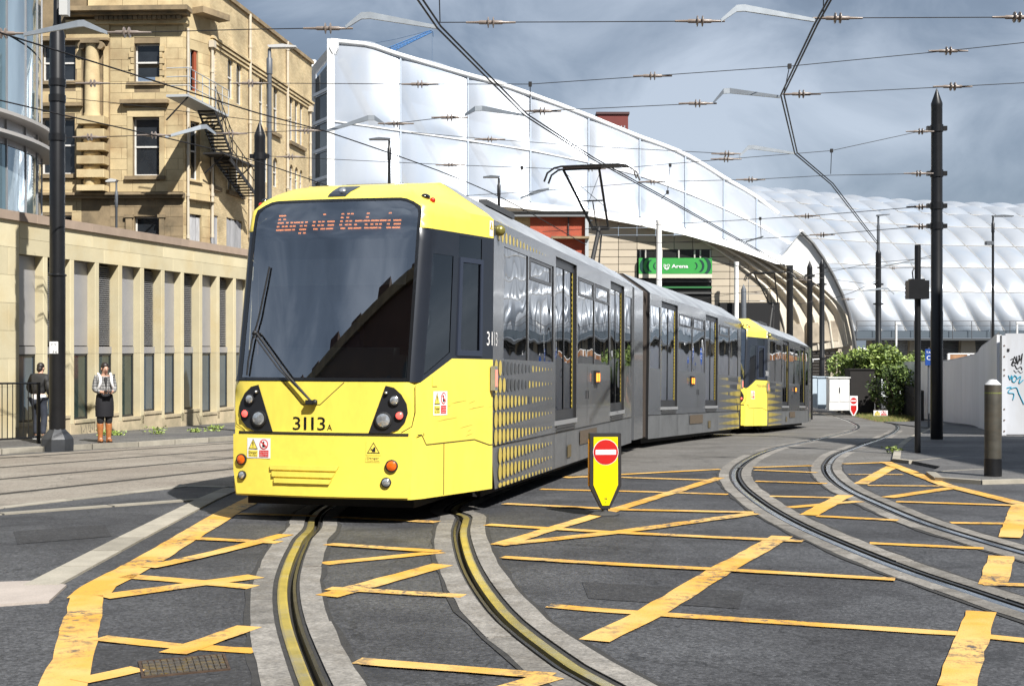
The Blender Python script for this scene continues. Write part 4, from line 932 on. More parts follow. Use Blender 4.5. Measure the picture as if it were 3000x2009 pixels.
# ------------------------------------------------------------------ stone and brick office building behind it
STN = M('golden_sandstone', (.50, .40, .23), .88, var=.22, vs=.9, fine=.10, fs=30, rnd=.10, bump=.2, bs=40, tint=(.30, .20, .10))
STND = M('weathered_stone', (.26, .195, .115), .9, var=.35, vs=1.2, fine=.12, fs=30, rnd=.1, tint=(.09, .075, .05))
def brick_mat(name, c1, c2, mortar, axis):
    m = M(name, c1, .88); n = m.node_tree.nodes; l = m.node_tree.links; p = n['Principled BSDF']
    geo = n.new('ShaderNodeNewGeometry'); sp = n.new('ShaderNodeSeparateXYZ'); l.new(geo.outputs['Position'], sp.inputs[0]); cb = n.new('ShaderNodeCombineXYZ'); l.new(sp.outputs[axis], cb.inputs[0]); l.new(sp.outputs[2], cb.inputs[1])
    b = n.new('ShaderNodeTexBrick'); b.inputs['Scale'].default_value = 1; b.inputs['Brick Width'].default_value = .23; b.inputs['Row Height'].default_value = .078; b.inputs['Mortar Size'].default_value = .009
    b.inputs['Color1'].default_value = (*c1, 1); b.inputs['Color2'].default_value = (*c2, 1); b.inputs['Mortar'].default_value = (*mortar, 1); b.inputs['Bias'].default_value = -.2; l.new(cb.outputs[0], b.inputs['Vector'])
    t = n.new('ShaderNodeTexNoise'); t.inputs['Scale'].default_value = .7; t.inputs['Detail'].default_value = 6; l.new(geo.outputs['Position'], t.inputs['Vector'])
    mr = n.new('ShaderNodeMapRange'); mr.inputs['From Min'].default_value = .3; mr.inputs['From Max'].default_value = .7; mr.inputs['To Min'].default_value = .68; mr.inputs['To Max'].default_value = 1.2; l.new(t.outputs['Fac'], mr.inputs['Value'])
    x = n.new('ShaderNodeMix'); x.data_type = 'RGBA'; x.blend_type = 'MULTIPLY'; x.inputs[0].default_value = 1; l.new(b.outputs['Color'], x.inputs[6]); l.new(mr.outputs[0], x.inputs[7]); l.new(x.outputs[2], p.inputs['Base Color'])
    bm = n.new('ShaderNodeBump'); bm.inputs['Strength'].default_value = .5; bm.inputs['Distance'].default_value = .01; l.new(b.outputs['Fac'], bm.inputs['Height']); bm.invert = True; l.new(bm.outputs[0], p.inputs['Normal'])
    return m
BUFF = brick_mat('buff_brick', (.66, .52, .29), (.52, .385, .20), (.46, .38, .26), 1)
WFR = M('white_window_frame', (.62, .61, .58), .6, var=.1, vs=5)
PANE = M('old_window_glass', (.018, .021, .025), .06, spec=.8, var=.6, vs=.8)
BOARD = M('weathered_boards', (.36, .36, .37), .9, var=.3, vs=4, stretch=(6, 6, .6), rnd=.15)
PIPE = M('painted_drainpipe', (.52, .46, .36), .6, var=.15, vs=3)
ob = thing('stone_office_building', 'old four storey stone and buff brick office block with arched windows', 'building', (-14, 54, -1.2))
S4 = local(ob, (-14.0, 54, 0), (10.5, -.45)); SF = ((-14.0, 54), Vector((10.5, -.45)).normalized())       # stone front, x runs right, ends at 0
C4 = local(ob, (-14.0, 54, 0), (.8, 1.5)); CF = ((-14.0, 54), Vector((.8, 1.5)).normalized())
K4 = local(ob, (-13.2, 55.5, 0), (.133, 1)); KF = ((-13.2, 55.5), Vector((.133, 1)).normalized())
def fuv(F, x, y, off=0.):
    """coordinates on a vertical plane (along, height) under a line of sight; off moves the plane outwards"""
    (ox, oy), u = F; ox += u.y * off; oy -= u.x * off; k = (x - CX) / FPX
    t = (ox - k * oy) / (k * u.y - u.x); Y = oy + t * u.y; return t, CAMZ + (HY - y) / FPX * Y
c1 = lambda x, y: (x / 2.8705, y / 2.8705)
c2 = lambda x, y: ((500 + x / 2.24) / 1.2815, y / 2.8705)
def opening(F, x0, x1, y0, y1, c): (a, z1), (b, z0) = fuv(F, *c(x0, y0)), fuv(F, *c(x1, y1)); z1b = fuv(F, *c((x0 + x1) / 2, y0))[1]; z0b = fuv(F, *c((x0 + x1) / 2, y1))[1]; return a, b, z0b, z1b
def arch_poly(a, b, z0, z1, arch):
    if not arch: return [(a, z0), (b, z0), (b, z1), (a, z1)]
    r = (b - a) / 2; h = min(r, .45); return [(a, z0), (b, z0)] + [((a + b) / 2 + r * math.cos(R(t)), z1 - h + h * math.sin(R(t))) for t in range(0, 181, 30)]
def wall(T, x0, x1, z0, z1, ops, mat, name='wall', dep=.28):
    m = MB(); hs = [arch_poly(*o[:4], o[4]) for o in ops]; fn = lambda a, z, o=0: Vector((a, o, z)); m.patch([(x0, z0), (x1, z0), (x1, z1), (x0, z1)], fn, hs)
    for h in hs:
        k = len(h); m.add([(a, 0, z) for a, z in h] + [(a, dep, z) for a, z in h], [(i, (i + 1) % k, k + (i + 1) % k, k + i) for i in range(k)])
    o = m.build(name, mat, ob); o.matrix_local = T
def sash(T, a, b, z0, z1, arch, split=.5, dep=.26, lift=0., boards=False):
    if boards:
        root = bx(ob, 'boarded_window', T, a, b, dep, dep + .02, z0, z1, DARKIN); n = max(3, int((b - a) / .22))
        for i in range(n):
            o = MB().box(a + (b - a) * i / n + .008, a + (b - a) * (i + 1) / n - .008, dep - .16 + .01 * (i % 2), dep - .13, z0, z1 - .05 * ((i * 7) % 3)).build('board', BOARD, root)
        return
    m = MB(); fw = .07; ip = arch_poly(a + fw, b - fw, z0 + fw, z1 - fw, arch); m.patch(arch_poly(a, b, z0, z1, arch), lambda p, z, o=0: Vector((p, dep - o, z)), [ip], thick=.04)
    zm = lerp(z0, z1, split); m.box(a, b, dep - .05, dep, zm - .035, zm + .035)
    fr = m.build('window', WFR, ob); fr.matrix_local = T
    for q0, q1, d in ((z0 + fw, zm - .03 - lift, dep + .005), (zm + .03, z1 - fw, dep - .02)):
        g = MB(); g.patch(arch_poly(a + fw, b - fw, q0 + (lift if q0 < zm else 0), q1, arch and q0 > zm), lambda p, z, o=0: Vector((p, d, z))); g.build('pane', PANE, fr)
OS = [opening(SF, 882, 1048, 285, 538, c1) + (False, .52, .18), opening(SF, 872, 1048, 770, 1152, c1) + (False, .5, 0), opening(SF, 880, 1042, 1420, 1640, c1) + (False, .4, 0),
      opening(SF, 275, 495, 290, 530, c1) + (False, .5, 0), opening(SF, 268, 490, 775, 1142, c1) + (False, .52, 0), opening(SF, 270, 470, 1415, 1640, c1) + (False, .5, 0), opening(SF, 40, 230, 290, 530, c1) + (False, .5, 0), opening(SF, 40, 230, 775, 1142, c1) + (False, .5, 0)]
ZTOP = 18.2
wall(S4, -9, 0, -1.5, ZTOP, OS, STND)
for o_ in OS: sash(S4, *o_[:5], split=o_[5], lift=o_[6])
# ashlar blocks with recessed joints
def ashlar(T, x0, x1, z0, z1, ops, ch, bw, mat, seed=1, y=-.014):
    rr = random.Random(seed); z = z0; row = 0
    while z < z1 - .1:
        h = min(ch, z1 - z); x = x0 - (row % 2) * bw * .5
        while x < x1:
            a, b = max(x0, x), min(x1, x + bw); x += bw
            segs = [(a, b)]
            for oa, obb, oz0, oz1 in [q[:4] for q in ops]:
                if oz1 + .06 > z + .03 and oz0 - .06 < z + h - .03:
                    ns = []
                    for p, q in segs:
                        if q <= oa or p >= obb: ns.append((p, q))
                        else:
                            if oa - p > .06: ns.append((p, oa))
                            if q - obb > .06: ns.append((obb, q))
                    segs = ns
            for p, q in segs:
                if q - p > .06: bx(ob, 'ashlar_block', T, p + .007, q - .007, y + rr.uniform(-.004, .004), .05, z + .007, z + h - .007, mat, .008)
        z += h; row += 1
xp = fuv(SF, *c1(722, 600))[0]
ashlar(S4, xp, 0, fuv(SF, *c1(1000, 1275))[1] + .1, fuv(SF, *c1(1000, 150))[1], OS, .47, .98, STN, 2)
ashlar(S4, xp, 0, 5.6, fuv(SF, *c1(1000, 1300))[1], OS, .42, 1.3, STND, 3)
ashlar(S4, xp - .9, 0, fuv(SF, *c1(1000, 70))[1] + .1, ZTOP, [], .55, 1.5, STN, 4, -.18)
ashlar(S4, -9, fuv(SF, *c1(535, 600))[0], 5.6, fuv(SF, *c1(600, 200))[1], OS, .47, 1.1, STN, 5)
# window surrounds, hoods, sills
def trim(name, x0, x1, y0, y1, out, mat=STN, F=SF, T=S4, c=c1):
    a, z1 = fuv(F, *c(x0, y0)); b, z0 = fuv(F, *c(x1, y1)); return bx(ob, name, T, a, b, -out, .02, z0, z1, mat)
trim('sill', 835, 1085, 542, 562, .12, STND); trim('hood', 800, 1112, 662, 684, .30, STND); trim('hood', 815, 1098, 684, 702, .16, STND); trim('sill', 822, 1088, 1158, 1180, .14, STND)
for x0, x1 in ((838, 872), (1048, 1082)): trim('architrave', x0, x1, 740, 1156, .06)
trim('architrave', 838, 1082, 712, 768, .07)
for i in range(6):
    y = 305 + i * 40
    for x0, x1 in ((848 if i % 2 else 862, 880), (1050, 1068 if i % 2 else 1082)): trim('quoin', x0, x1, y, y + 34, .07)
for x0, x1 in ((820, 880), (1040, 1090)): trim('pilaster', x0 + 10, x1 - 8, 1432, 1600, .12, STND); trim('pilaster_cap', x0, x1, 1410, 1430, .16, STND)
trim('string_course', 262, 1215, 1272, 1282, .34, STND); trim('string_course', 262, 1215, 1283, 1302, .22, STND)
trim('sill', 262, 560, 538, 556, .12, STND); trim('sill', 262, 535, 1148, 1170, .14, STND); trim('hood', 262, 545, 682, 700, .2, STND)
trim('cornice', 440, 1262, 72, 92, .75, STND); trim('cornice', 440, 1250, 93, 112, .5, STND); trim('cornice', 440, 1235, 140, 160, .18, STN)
a0, zc = fuv(SF, *c1(640, 116)); a1, zc2 = fuv(SF, *c1(1205, 138)); me = MB().box(0, .17, -.36, 0, 0, zc - zc2).mesh('dentil', STND)
for i in range(18): inst('dentil', me, ob, S4 @ Matrix.Translation((lerp(a0, a1, i / 18), 0, zc2)))
trim('frieze', 440, 720, 165, 262, .1, STN); trim('frieze_ledge', 262, 720, 262, 272, .25, STND)
# giant column with volutes above banded drums
a, b = fuv(SF, *c1(565, 300))[0], fuv(SF, *c1(660, 300))[0]; cxx = (a + b) / 2; rad = (b - a) / 2; z0, z1 = fuv(SF, *c1(600, 775))[1], fuv(SF, *c1(600, 300))[1]
o = MB().lathe([(rad * 1.12, z0), (rad * 1.12, z0 + .1), (rad, z0 + .22), (rad, lerp(z0, z1, .5)), (rad * .88, z1 - .1), (rad * .95, z1)], 20, Matrix.Translation((cxx, -.12, 0))).build('column', STN, ob, 40); o.matrix_local = S4
cp_ = MB(); cp_.box(cxx - rad * 1.25, cxx + rad * 1.25, -.12 - rad * 1.15, .1, z1, z1 + .12)
for dx in (-1.25, 1.25): cp_.lathe([(.14, -.5), (.17, -.3), (.17, .2)], 12, Matrix.Translation((cxx + rad * dx, -.12, z1 - .06)) @ Matrix.Rotation(R(90), 4, 'X'))
o = cp_.build('capital', STND, ob, 40); o.matrix_local = S4
a, b = fuv(SF, *c1(535, 900))[0], fuv(SF, *c1(716, 900))[0]
for i, (y0, y1) in enumerate(((778, 828), (862, 912), (950, 1000), (1036, 1088), (1124, 1176), (1225, 1262))): bx(ob, 'rusticated_band', S4, a, b, -.62, 0, fuv(SF, *c1(620, y1))[1], fuv(SF, *c1(620, y0))[1], STN, .03)
for y0, y1 in ((828, 862), (912, 950), (1000, 1036), (1088, 1124), (1176, 1225)):
    q0, q1 = fuv(SF, *c1(620, y1))[1], fuv(SF, *c1(620, y0))[1]; o = MB().lathe([(rad * 1.0, q0), (rad * 1.15, (q0 + q1) / 2), (rad * 1.0, q1)], 18, Matrix.Translation((cxx, -.15, 0))).build('column_drum', STN, ob, 40); o.matrix_local = S4
trim('pilaster', 684, 716, 310, 775, .1, STN)
# chamfered corner
LC = 1.70
OC = [opening(CF, 1248, 1300, 330, 600, c1) + (False,), opening(CF, 1250, 1312, 800, 1180, c1) + (False,), opening(CF, 1243, 1322, 1408, 1640, c1) + (False,)]
wall(C4, 0, LC, -1.5, ZTOP, OC, STN); ashlar(C4, .02, LC, 6, fuv(CF, *c1(1300, 200))[1], OC, .47, .8, STN, 9)
sash(C4, *OC[0], split=.6); sash(C4, *OC[1]); sash(C4, *OC[2], boards=True)
trim('cornice', 1262, 1440, 92, 112, .6, STND, CF, C4); trim('string_course', 1220, 1385, 1310, 1330, .25, STND, CF, C4); trim('sill', 1232, 1322, 1188, 1206, .12, STND, CF, C4)
bx(ob, 'door', C4, OC[0][0], OC[0][1] - .35, .10, .14, OC[0][2], OC[0][3], M('blue_door', (.20, .30, .42), .5)); bx(ob, 'door_post', C4, OC[0][1] - .2, OC[0][1] - .05, .05, .15, OC[0][2], OC[0][3], M('red_timber', (.30, .07, .03), .6))
# long brick side
LK = 15.4
AR = [(265, 300, 312, 590), (375, 411, 372, 650), (432, 468, 405, 690), (581, 611, 497, 845), (628, 652, 525, 860), (675, 705, 555, 872), (780, 804, 620, 925), (815, 838, 648, 950), (848, 869, 672, 972), (370, 396, 1090, 1262), (425, 450, 1090, 1272), (618, 640, 1005, 1200), (672, 702, 1035, 1230), (780, 804, 1080, 1250), (815, 837, 1098, 1262), (847, 866, 1116, 1275), (258, 292, 1010, 1228)]
OK_ = [opening(KF, *q, c2) + (True,) for q in AR]; OB = [opening(KF, 258, 312, 1412, 1640, c2) + (False,), opening(KF, 366, 468, 1440, 1640, c2) + (False,)]
zr = fuv(KF, *c2(250, 0))[1]
wall(K4, 0, LK, -1.5, 17.5, OK_ + OB, BUFF, dep=.15)
for o_ in OK_: sash(K4, *o_, split=.5, dep=.13)
for o_ in OB: sash(K4, *o_, boards=True, dep=.2)
for (x0, x1, y) in ((620, 715, 875), (775, 878, 960), (255, 320, 1238), (365, 478, 1278)):
    (p, z_), (q, _) = fuv(KF, *c2(x0, y)), fuv(KF, *c2(x1, y)); z_ = fuv(KF, *c2((x0 + x1) / 2, y))[1]; bx(ob, 'sill', K4, p, q, -.14, .02, z_ - .09, z_ + .09, STND)
zb = fuv(KF, *c2(600, 452))[1]
for i in range(3): bx(ob, 'brick_band', K4, 0, LK + .02, -.06 - .05 * i, .02, zb - .5 + .17 * i, zb - .39 + .17 * i, BUFF)
bx(ob, 'coping', K4, 0, LK + .05, -.12, .4, 17.5, 17.68, STND); bx(ob, 'wall', K4, LK - .35, LK, .02, 9, -1.5, 17.5, BUFF)
bx(ob, 'flat_roof', S4, -9, -.3, .4, 16, 17.1, 17.3, M('roof_felt', (.12, .12, .12), .9))
def pipe(T, F, x, y0, y1, c, r=.06, hop=None):
    a, z1 = fuv(F, *c(x, y0)); _, z0 = fuv(F, *c(x, y1)); m = MB(); m.tube([(a, -.11, z0), (a, -.11, z1)], r, 8); z = z0
    while z < z1: m.lathe([(r * 1.35, z), (r * 1.35, z + .14)], 8, Matrix.Translation((a, -.11, 0))); z += 1.8
    if hop: m.box(a - .14, a + .14, -.24, 0, z1 - .3, z1)
    o = m.build('drainpipe', PIPE, ob, 40); o.matrix_local = T
pipe(C4, CF, 1222, 190, 1568, c1); pipe(K4, KF, 258, 270, 1560, c2, .065, True); pipe(K4, KF, 508, 95, 1560, c2, .07); pipe(K4, KF, 755, 275, 1240, c2, .07); pipe(K4, KF, 905, 700, 1160, c2, .06, True)
# iron fire escape on the brick side
IRON = M('black_iron', (.018, .017, .017), .6, var=.3, vs=6); GALV = M('grey_painted_rail', (.42, .44, .45), .5)
fe = thing('fire_escape', 'iron fire escape stair with grey landing railing on the brick wall', 'fire escape', (-13, 56, 9))
Fi = local(fe, (-13.2, 55.5, 0), (.133, 1)); q = lambda x, y: fuv(KF, *c2(x, y), .95)
def fpart(m, name, mat, par=None): o = m.build(name, mat, fe if par is None else par); o.matrix_local = Fi; return o
pa, pz = q(115, 618); pb_, _ = q(380, 648)
fpart(MB().box(pa, pb_, -.95, -.03, pz - .10, pz), 'landing', GALV)
m = MB()
for h in (.35, .7, 1.05): m.tube([(pa, -.95, pz + h), (pb_, -.95, pz + h)], .022, 5); m.tube([(pa, -.05, pz + h), (pa, -.95, pz + h)], .022, 5)
for i in range(7): a = lerp(pa, pb_, i / 6); m.tube([(a, -.95, pz), (a, -.95, pz + 1.05)], .022, 5)
fpart(m, 'railing', GALV)
m = MB(); m.tube([(pa + .1, 0, pz - 1.0), (pa + .1, -.9, pz - .1)], .035, 5); fpart(m, 'bracket', IRON); m = MB(); m.tube([(pb_ - .2, 0, pz - .9), (pb_ - .2, -.9, pz - .1)], .035, 5); fpart(m, 'bracket', IRON)
def flight(s, e, k):
    (sa, sz), (ea, ez) = s, e; m = MB()
    for y in (-.93, -.2): m.prism([(sa, y, sz - .1), (ea, y, ez - .1), (ea, y, ez + .1), (sa, y, sz + .1)], (0, .03, 0))
    fpart(m, 'stringer', IRON); m = MB()
    for h in (.5, .95): m.tube([(sa, -.95, sz + h), (ea, -.95, ez + h)], .022, 5)
    for i in range(6): t = i / 5; m.tube([(lerp(sa, ea, t), -.95, lerp(sz, ez, t)), (lerp(sa, ea, t), -.95, lerp(sz, ez, t) + .95)], .02, 5)
    fpart(m, 'handrail', IRON)
    me = MB().box(-.14, .14, -.93, -.2, -.02, .02).mesh('tread', IRON)
    for i in range(k): t = (i + .5) / k; inst('tread', me, fe, Fi @ Matrix.Translation((lerp(sa, ea, t), 0, lerp(sz, ez, t))))
l0, lz = q(330, 985); l1, _ = q(552, 1000)
flight((pb_ - 1.6, pz - .05), (l0 + 1.4, lz), 13); fpart(MB().box(l0 + .3, l1, -.95, -.03, lz - .12, lz - .04), 'landing', IRON)
m = MB(); m.tube([(l0 + .6, 0, lz - .9), (l0 + .6, -.9, lz - .1)], .035, 5); fpart(m, 'bracket', IRON); m = MB(); m.tube([(l1 - .3, 0, lz - .9), (l1 - .3, -.9, lz - .1)], .035, 5); fpart(m, 'bracket', IRON)
e0, ez = q(548, 1285); flight((l0 + 1.2, lz - .2), (e0 + .6, ez), 13)

# ------------------------------------------------------------------ curved glass tower at the left edge
gt = thing('glass_tower', 'curved glass fronted tower with grey ledges at the left edge', 'building', (-24, 37, -.8)); GC = Vector((-24, 37)); GR = 9.64
GLS = M('blue_green_curtain_glass', (.20, .30, .34), .05, metal=.55, var=.35, vs=.5, stretch=(1, 1, .25), coat=.5); GLS2 = M('pale_curtain_glass', (.42, .52, .58), .06, metal=.55, var=.3, vs=.5, stretch=(1, 1, .25), coat=.5); ALU = M('grey_aluminium', (.36, .36, .37), .4, metal=.5, var=.1, vs=2)
def arc(a0, a1, r0, r1, z0, z1, n=4):
    m = MB(); vs = []
    for i in range(n + 1):
        a = R(lerp(a0, a1, i / n)); c_, s_ = math.cos(a), math.sin(a)
        vs += [(r0 * c_, r0 * s_, z0), (r1 * c_, r1 * s_, z0), (r1 * c_, r1 * s_, z1), (r0 * c_, r0 * s_, z1)]
    m.add(vs, [(i * 4 + j, i * 4 + (j + 1) % 4, i * 4 + 4 + (j + 1) % 4, i * 4 + 4 + j) for i in range(n) for j in range(4)] + [(0, 1, 2, 3), (n * 4, n * 4 + 3, n * 4 + 2, n * 4 + 1)]); return m
for i in range(-9, 8):
    a = 3 + i * 8.
    for z0, z1 in ((4.0, 5.9), (5.96, 8.25), (9.1, 11.4), (11.46, 15.5)):
        arc(a, a + 7.6, GR - .05, GR, z0, z1).build('pane', ALU if a > 18 else (GLS2 if i % 2 else GLS), gt, 30)
    arc(a - .35, a, GR - .1, GR + .03, -.5, 15.6, 1).build('mullion', ALU, gt)
arc(-70, 60, GR - .3, GR - .02, 8.28, 9.08, 40).build('spandrel', ALU, gt, 30)
for z in (8.45, 9.0): arc(-70, 26, GR - .02, GR + .5, z, z + .1, 44).build('ledge', M('pale_grey_ledge', (.42, .40, .38), .5), gt, 30)
arc(-70, 60, GR - 1.2, GR - .3, -.5, 15.6, 40).build('core', M('tower_interior', (.10, .13, .14), .7), gt, 30); arc(-70, 60, 3, GR, 15.5, 15.7, 40).build('roof', ALU, gt)
# ------------------------------------------------------------------ station: first canopy (long cushion wall)
def etfe(name, col, rough, see, metal):
    """foil cushion: bright skin, partly see-through so that daylight passes"""
    m = M(name, col, rough, metal=metal, var=.16, vs=.16, stretch=(1, 1, .22), tint=tuple(c * k for c, k in zip(col, (.80, .90, 1.02)))); n = m.node_tree.nodes; l = m.node_tree.links; p = n['Principled BSDF']; o = n['Material Output']
    t = n.new('ShaderNodeBsdfTransparent'); t.inputs[0].default_value = (.93, .96, 1, 1); x = n.new('ShaderNodeMixShader'); x.inputs[0].default_value = see; l.new(p.outputs[0], x.inputs[1]); l.new(t.outputs[0], x.inputs[2]); l.new(x.outputs[0], o.inputs[0]); return m
ETFE = etfe('white_foil_cushion', (.47, .505, .56), .30, .24, .2)
ETF2 = etfe('silver_foil_cushion', (.45, .475, .51), .34, .05, .28)
WST = M('white_painted_steel', (.80, .80, .79), .45, var=.06, vs=1)
WCON = M('white_render', (.82, .81, .78), .7, var=.08, vs=.5)
BEI = M('beige_precast', (.56, .50, .40), .85, var=.12, vs=.6, fine=.05, fs=12)
BEIS = M('stained_precast', (.40, .34, .26), .88, var=.4, vs=.7, tint=(.12, .09, .06))
TOP = [(757, 91), (845, 100), (902, 120), (979, 143), (1079, 172), (1135, 187), (1214, 214), (1300, 246), (1345, 263), (1400, 286), (1464, 312), (1510, 328), (1563, 349), (1610, 376), (1665, 411), (1719, 441), (1770, 480), (1800, 503), (1832, 530)]
MID = [(757, 277), (916, 300), (1070, 322), (1212, 344), (1347, 372), (1463, 402), (1569, 441), (1662, 480), (1740, 519), (1806, 560)]
BOT = [(757, 430), (916, 440), (1070, 449), (1170, 457.6), (1344, 478.6), (1463, 496.6), (1569, 522), (1662, 549), (1740, 576), (1782, 592)]
Yt = lambda x: 95.0
cn = thing('foil_canopy', 'large white foil cushion station canopy sweeping down behind the trams', 'station canopy', (0, 85, -1.6))
CT = Matrix.Translation(-cn.location)
def cadd(m, name, mat, par=cn, smooth=None):
    o = m.build(name, mat, par, smooth); o.matrix_local = Matrix.Translation(-par.location) if par.type == 'EMPTY' else Matrix.Identity(4); return o
def cpt(x, y, d): return at(x, y, Yt(x) - d)
def cb(x, v):
    """v 0 bottom .. .5 middle .. 1 top of the cushion wall"""
    yb, ym, yt_ = tab(x, BOT), tab(x, MID), tab(x, TOP)
    if x > 1779: yb = max(yt_, lerp(592, 530, (x - 1782) / 50.)); ym = min(yb, max(yt_, ym))
    return lerp(yb, ym, v * 2) if v < .5 else lerp(ym, yt_, v * 2 - 1)
FRB = M('pale_blue_frame', (.34, .39, .46), .5)
SEAM = [757, 916, 1070, 1213, 1346, 1463, 1567, 1655, 1730, 1830]
for i in range(len(SEAM) - 1):
    for v0, v1 in ((0, .5), (.5, 1)):
        def fn(u, v, i=i, v0=v0, v1=v1):
            x = lerp(SEAM[i], SEAM[i + 1], u); vv = lerp(v0, v1, v); b = (max(0, math.sin(math.pi * u)) * max(0, math.sin(math.pi * v))) ** .5 * min(1.1, (SEAM[i + 1] - SEAM[i]) / 140)
            return cpt(x, cb(x, vv), 4 * (1 - vv)) + Vector((0, -.26 * b, .08 * b))
        cadd(MB().grid(fn, 12, 12), 'foil_cushion', ETFE, smooth=60)
    def fr(u, v, i=i):
        x = lerp(SEAM[i], SEAM[i + 1], u); b = (max(0, math.sin(math.pi * u)) * max(0, math.sin(math.pi * v))) ** .5
        return cpt(x, tab(x, TOP), 0) + Vector((0, 11 * v, -1.5 * v + 1.1 * b * min(1, (SEAM[i + 1] - SEAM[i]) / 140)))
    cadd(MB().grid(fr, 12, 8), 'roof_cushion', ETFE, smooth=60)
for x in SEAM[:-1]: cadd(MB().tube([cpt(x, cb(x, k / 10), 4 * (1 - k / 10) + .12) for k in range(11)], .07, 6), 'frame_beam', FRB)
def edge(fn, r, name, n=40, mat=WST): cadd(MB().tube([fn(lerp(757, 1779, k / n)) for k in range(n + 1)], r, 8), name, mat, smooth=50)
edge(lambda x: cpt(x, cb(x, .5), 2.1), .07, 'middle_beam'); edge(lambda x: cpt(x, tab(x, TOP) + 3, .2), .2, 'top_beam')
m = MB(); xs = [lerp(757, 1800, k / 40) for k in range(41)]; vs = []
for x in xs:
    yb = tab(x, BOT); h = tab(x, [(757, 22), (1344, 15), (1463, 19), (1569, 16), (1800, 14)]); a = cpt(x, yb, 4.1); b = cpt(x, yb + h, 4.3); vs += [a, b, b + Vector((0, .45, 0)), a + Vector((0, .45, 0))]
m.add(vs, [(i * 4 + j, i * 4 + (j + 1) % 4, i * 4 + 4 + (j + 1) % 4, i * 4 + 4 + j) for i in range(40) for j in range(4)]); cadd(m, 'edge_gutter', WST)
m = MB(); cadd(m.tube([cpt(1832, 530, 0), cpt(1782, 592, 4)], .2, 6), 'end_beam', WST)
# arched ribs inside, seen faintly through the foil
for k in range(9):
    xa = 780 + k * 112; q = [cpt(xa + t * 150, lerp(cb(min(1770, xa + t * 150), .88), cb(min(1770, xa + t * 150), .04), t), -1.6 - 2.2 * math.sin(math.pi * t)) for t in [i / 10 for i in range(11)]]
    cadd(MB().tube(q, .35, 6), 'inner_rib', M('inner_rib_beige', (.50, .46, .38), .7))
# glazed end bay beside the brick building
E1 = at(757, 0, 87.5); E2 = at(716, 0, 90.5); eu = (E2 - E1); zat = lambda y, Y: CAMZ + (HY - y) / FPX * Y
def ept(t, z, off=0.): p = E1.lerp(E2, t); return Vector((p.x - .2 * off, p.y - off, z))
zt0, zt1 = zat(118, 87.5), zat(146, 90.5)
def bar(a, b, wd, name='end_frame', dep=.3): d = (b - a).normalized(); s = d.cross(Vector((.1, -1, 0))).normalized() * wd / 2; cadd(MB().prism([a - s, b - s, b + s, a + s], (-.03, -dep, 0)), name, WST)
bar(ept(-.02, -2), ept(-.02, zat(92, 87.5)), .45); bar(ept(.98, -2), ept(.98, zt1 + .2), .42); bar(ept(-.05, zt0), ept(1.32, zt1 - .9), .5)
ys = [zt0 - .5] + [zat(y, 88.5) for y in (209, 275, 341, 407, 473)]
EG = M('end_bay_glass', (.10, .10, .09), .07, metal=.45, var=.7, vs=.35, spec=.8)
for k, z in enumerate(ys):
    if k: bar(ept(0, z), ept(1, z), .22)
    z1 = z - .12; z0 = (ys[k + 1] if k < 5 else z - 2) + .12; g = MB(); off = -.05
    cut = .75 if k == 0 else 0; g.add([ept(.07, z0, off), ept(.9, z0, off), ept(.9, z1 - cut, off), ept(.07, z1, off)], [(0, 1, 2, 3)]); cadd(g, 'pane', EG)
bk = MB(); q0 = at(765, 110, 82); bk.add([at(748, 96, 87.4), at(772, 92, 87.4), at(772, 110, 87.4), at(764, 126, 87.4), at(752, 116, 87.4)], [(0, 1, 2, 3, 4)]); bk2 = MB().prism([at(746, 97, 87.3), at(772, 92, 87.3), at(772, 108, 87.3), at(766, 124, 87.3)], (0, .6, 0)); cadd(bk2, 'end_bracket', WST)

# ------------------------------------------------------------------ folded concrete vault and white end shell
va = thing('folded_vault', 'beige folded concrete vault curving down to the ground under the canopy', 'concrete vault', (20, 96, -2))
LA = [(1575, 542), (1627, 573), (1678, 611), (1726, 652), (1755, 694), (1770, 746), (1774, 812)]
RA = [(1779, 597), (1810, 614.5), (1847, 636), (1886, 662), (1915, 689), (1939, 720), (1950, 790)]
NF = 5
def crv(c, t): k = t * (len(c) - 1); i = min(int(k), len(c) - 2); p = [Vector((*q, 0)) for q in c]; return p[i].lerp(p[i + 1], k - i)
def vpt(j, t):
    s = j / (2 * NF); s2 = s ** .85; a = crv(LA, t).lerp(crv(RA, t), s2); Y = lerp(91.6, 91.1, s2) + (.34 if j % 2 == 0 else -.12) * math.sin(math.pi * min(1, t * .9 + .08)); 
    return at(a.x, a.y, Y)
for j in range(2 * NF):
    g = MB(); g.grid(lambda u, v, j=j: vpt(j, v).lerp(vpt(j + 1, v), u), 3, 16); cadd(g, 'folded_plate', BEI, va)
for j in range(1, 2 * NF + 1, 2): cadd(MB().tube([vpt(j, k / 14) for k in range(15)], .07, 6), 'rib', M('pale_rib', (.66, .60, .50), .8, var=.1, vs=.8), va, 50)
for x, y in ((1823, 758), (1862, 755), (1901, 751)):
    b = MB(); p = at(x, y, 91.2); T = Matrix.Translation(p); b.prism([T @ Vector(q) for q in ((-.55, 0, -.9), (.5, 0, -.9), (.5, 0, -.2), (.25, 0, .55), (-.55, 0, .55))], (0, 1.2, 0)); cadd(b, 'springing_block', BEIS, va)
bs = MB(); p0, p1 = at(1770, 800, 92), at(1952, 800, 92); bs.box(p0.x, p1.x, 91.6, 97, -2.4, p0.z + .25); cadd(bs, 'base_wall', BEIS, va)
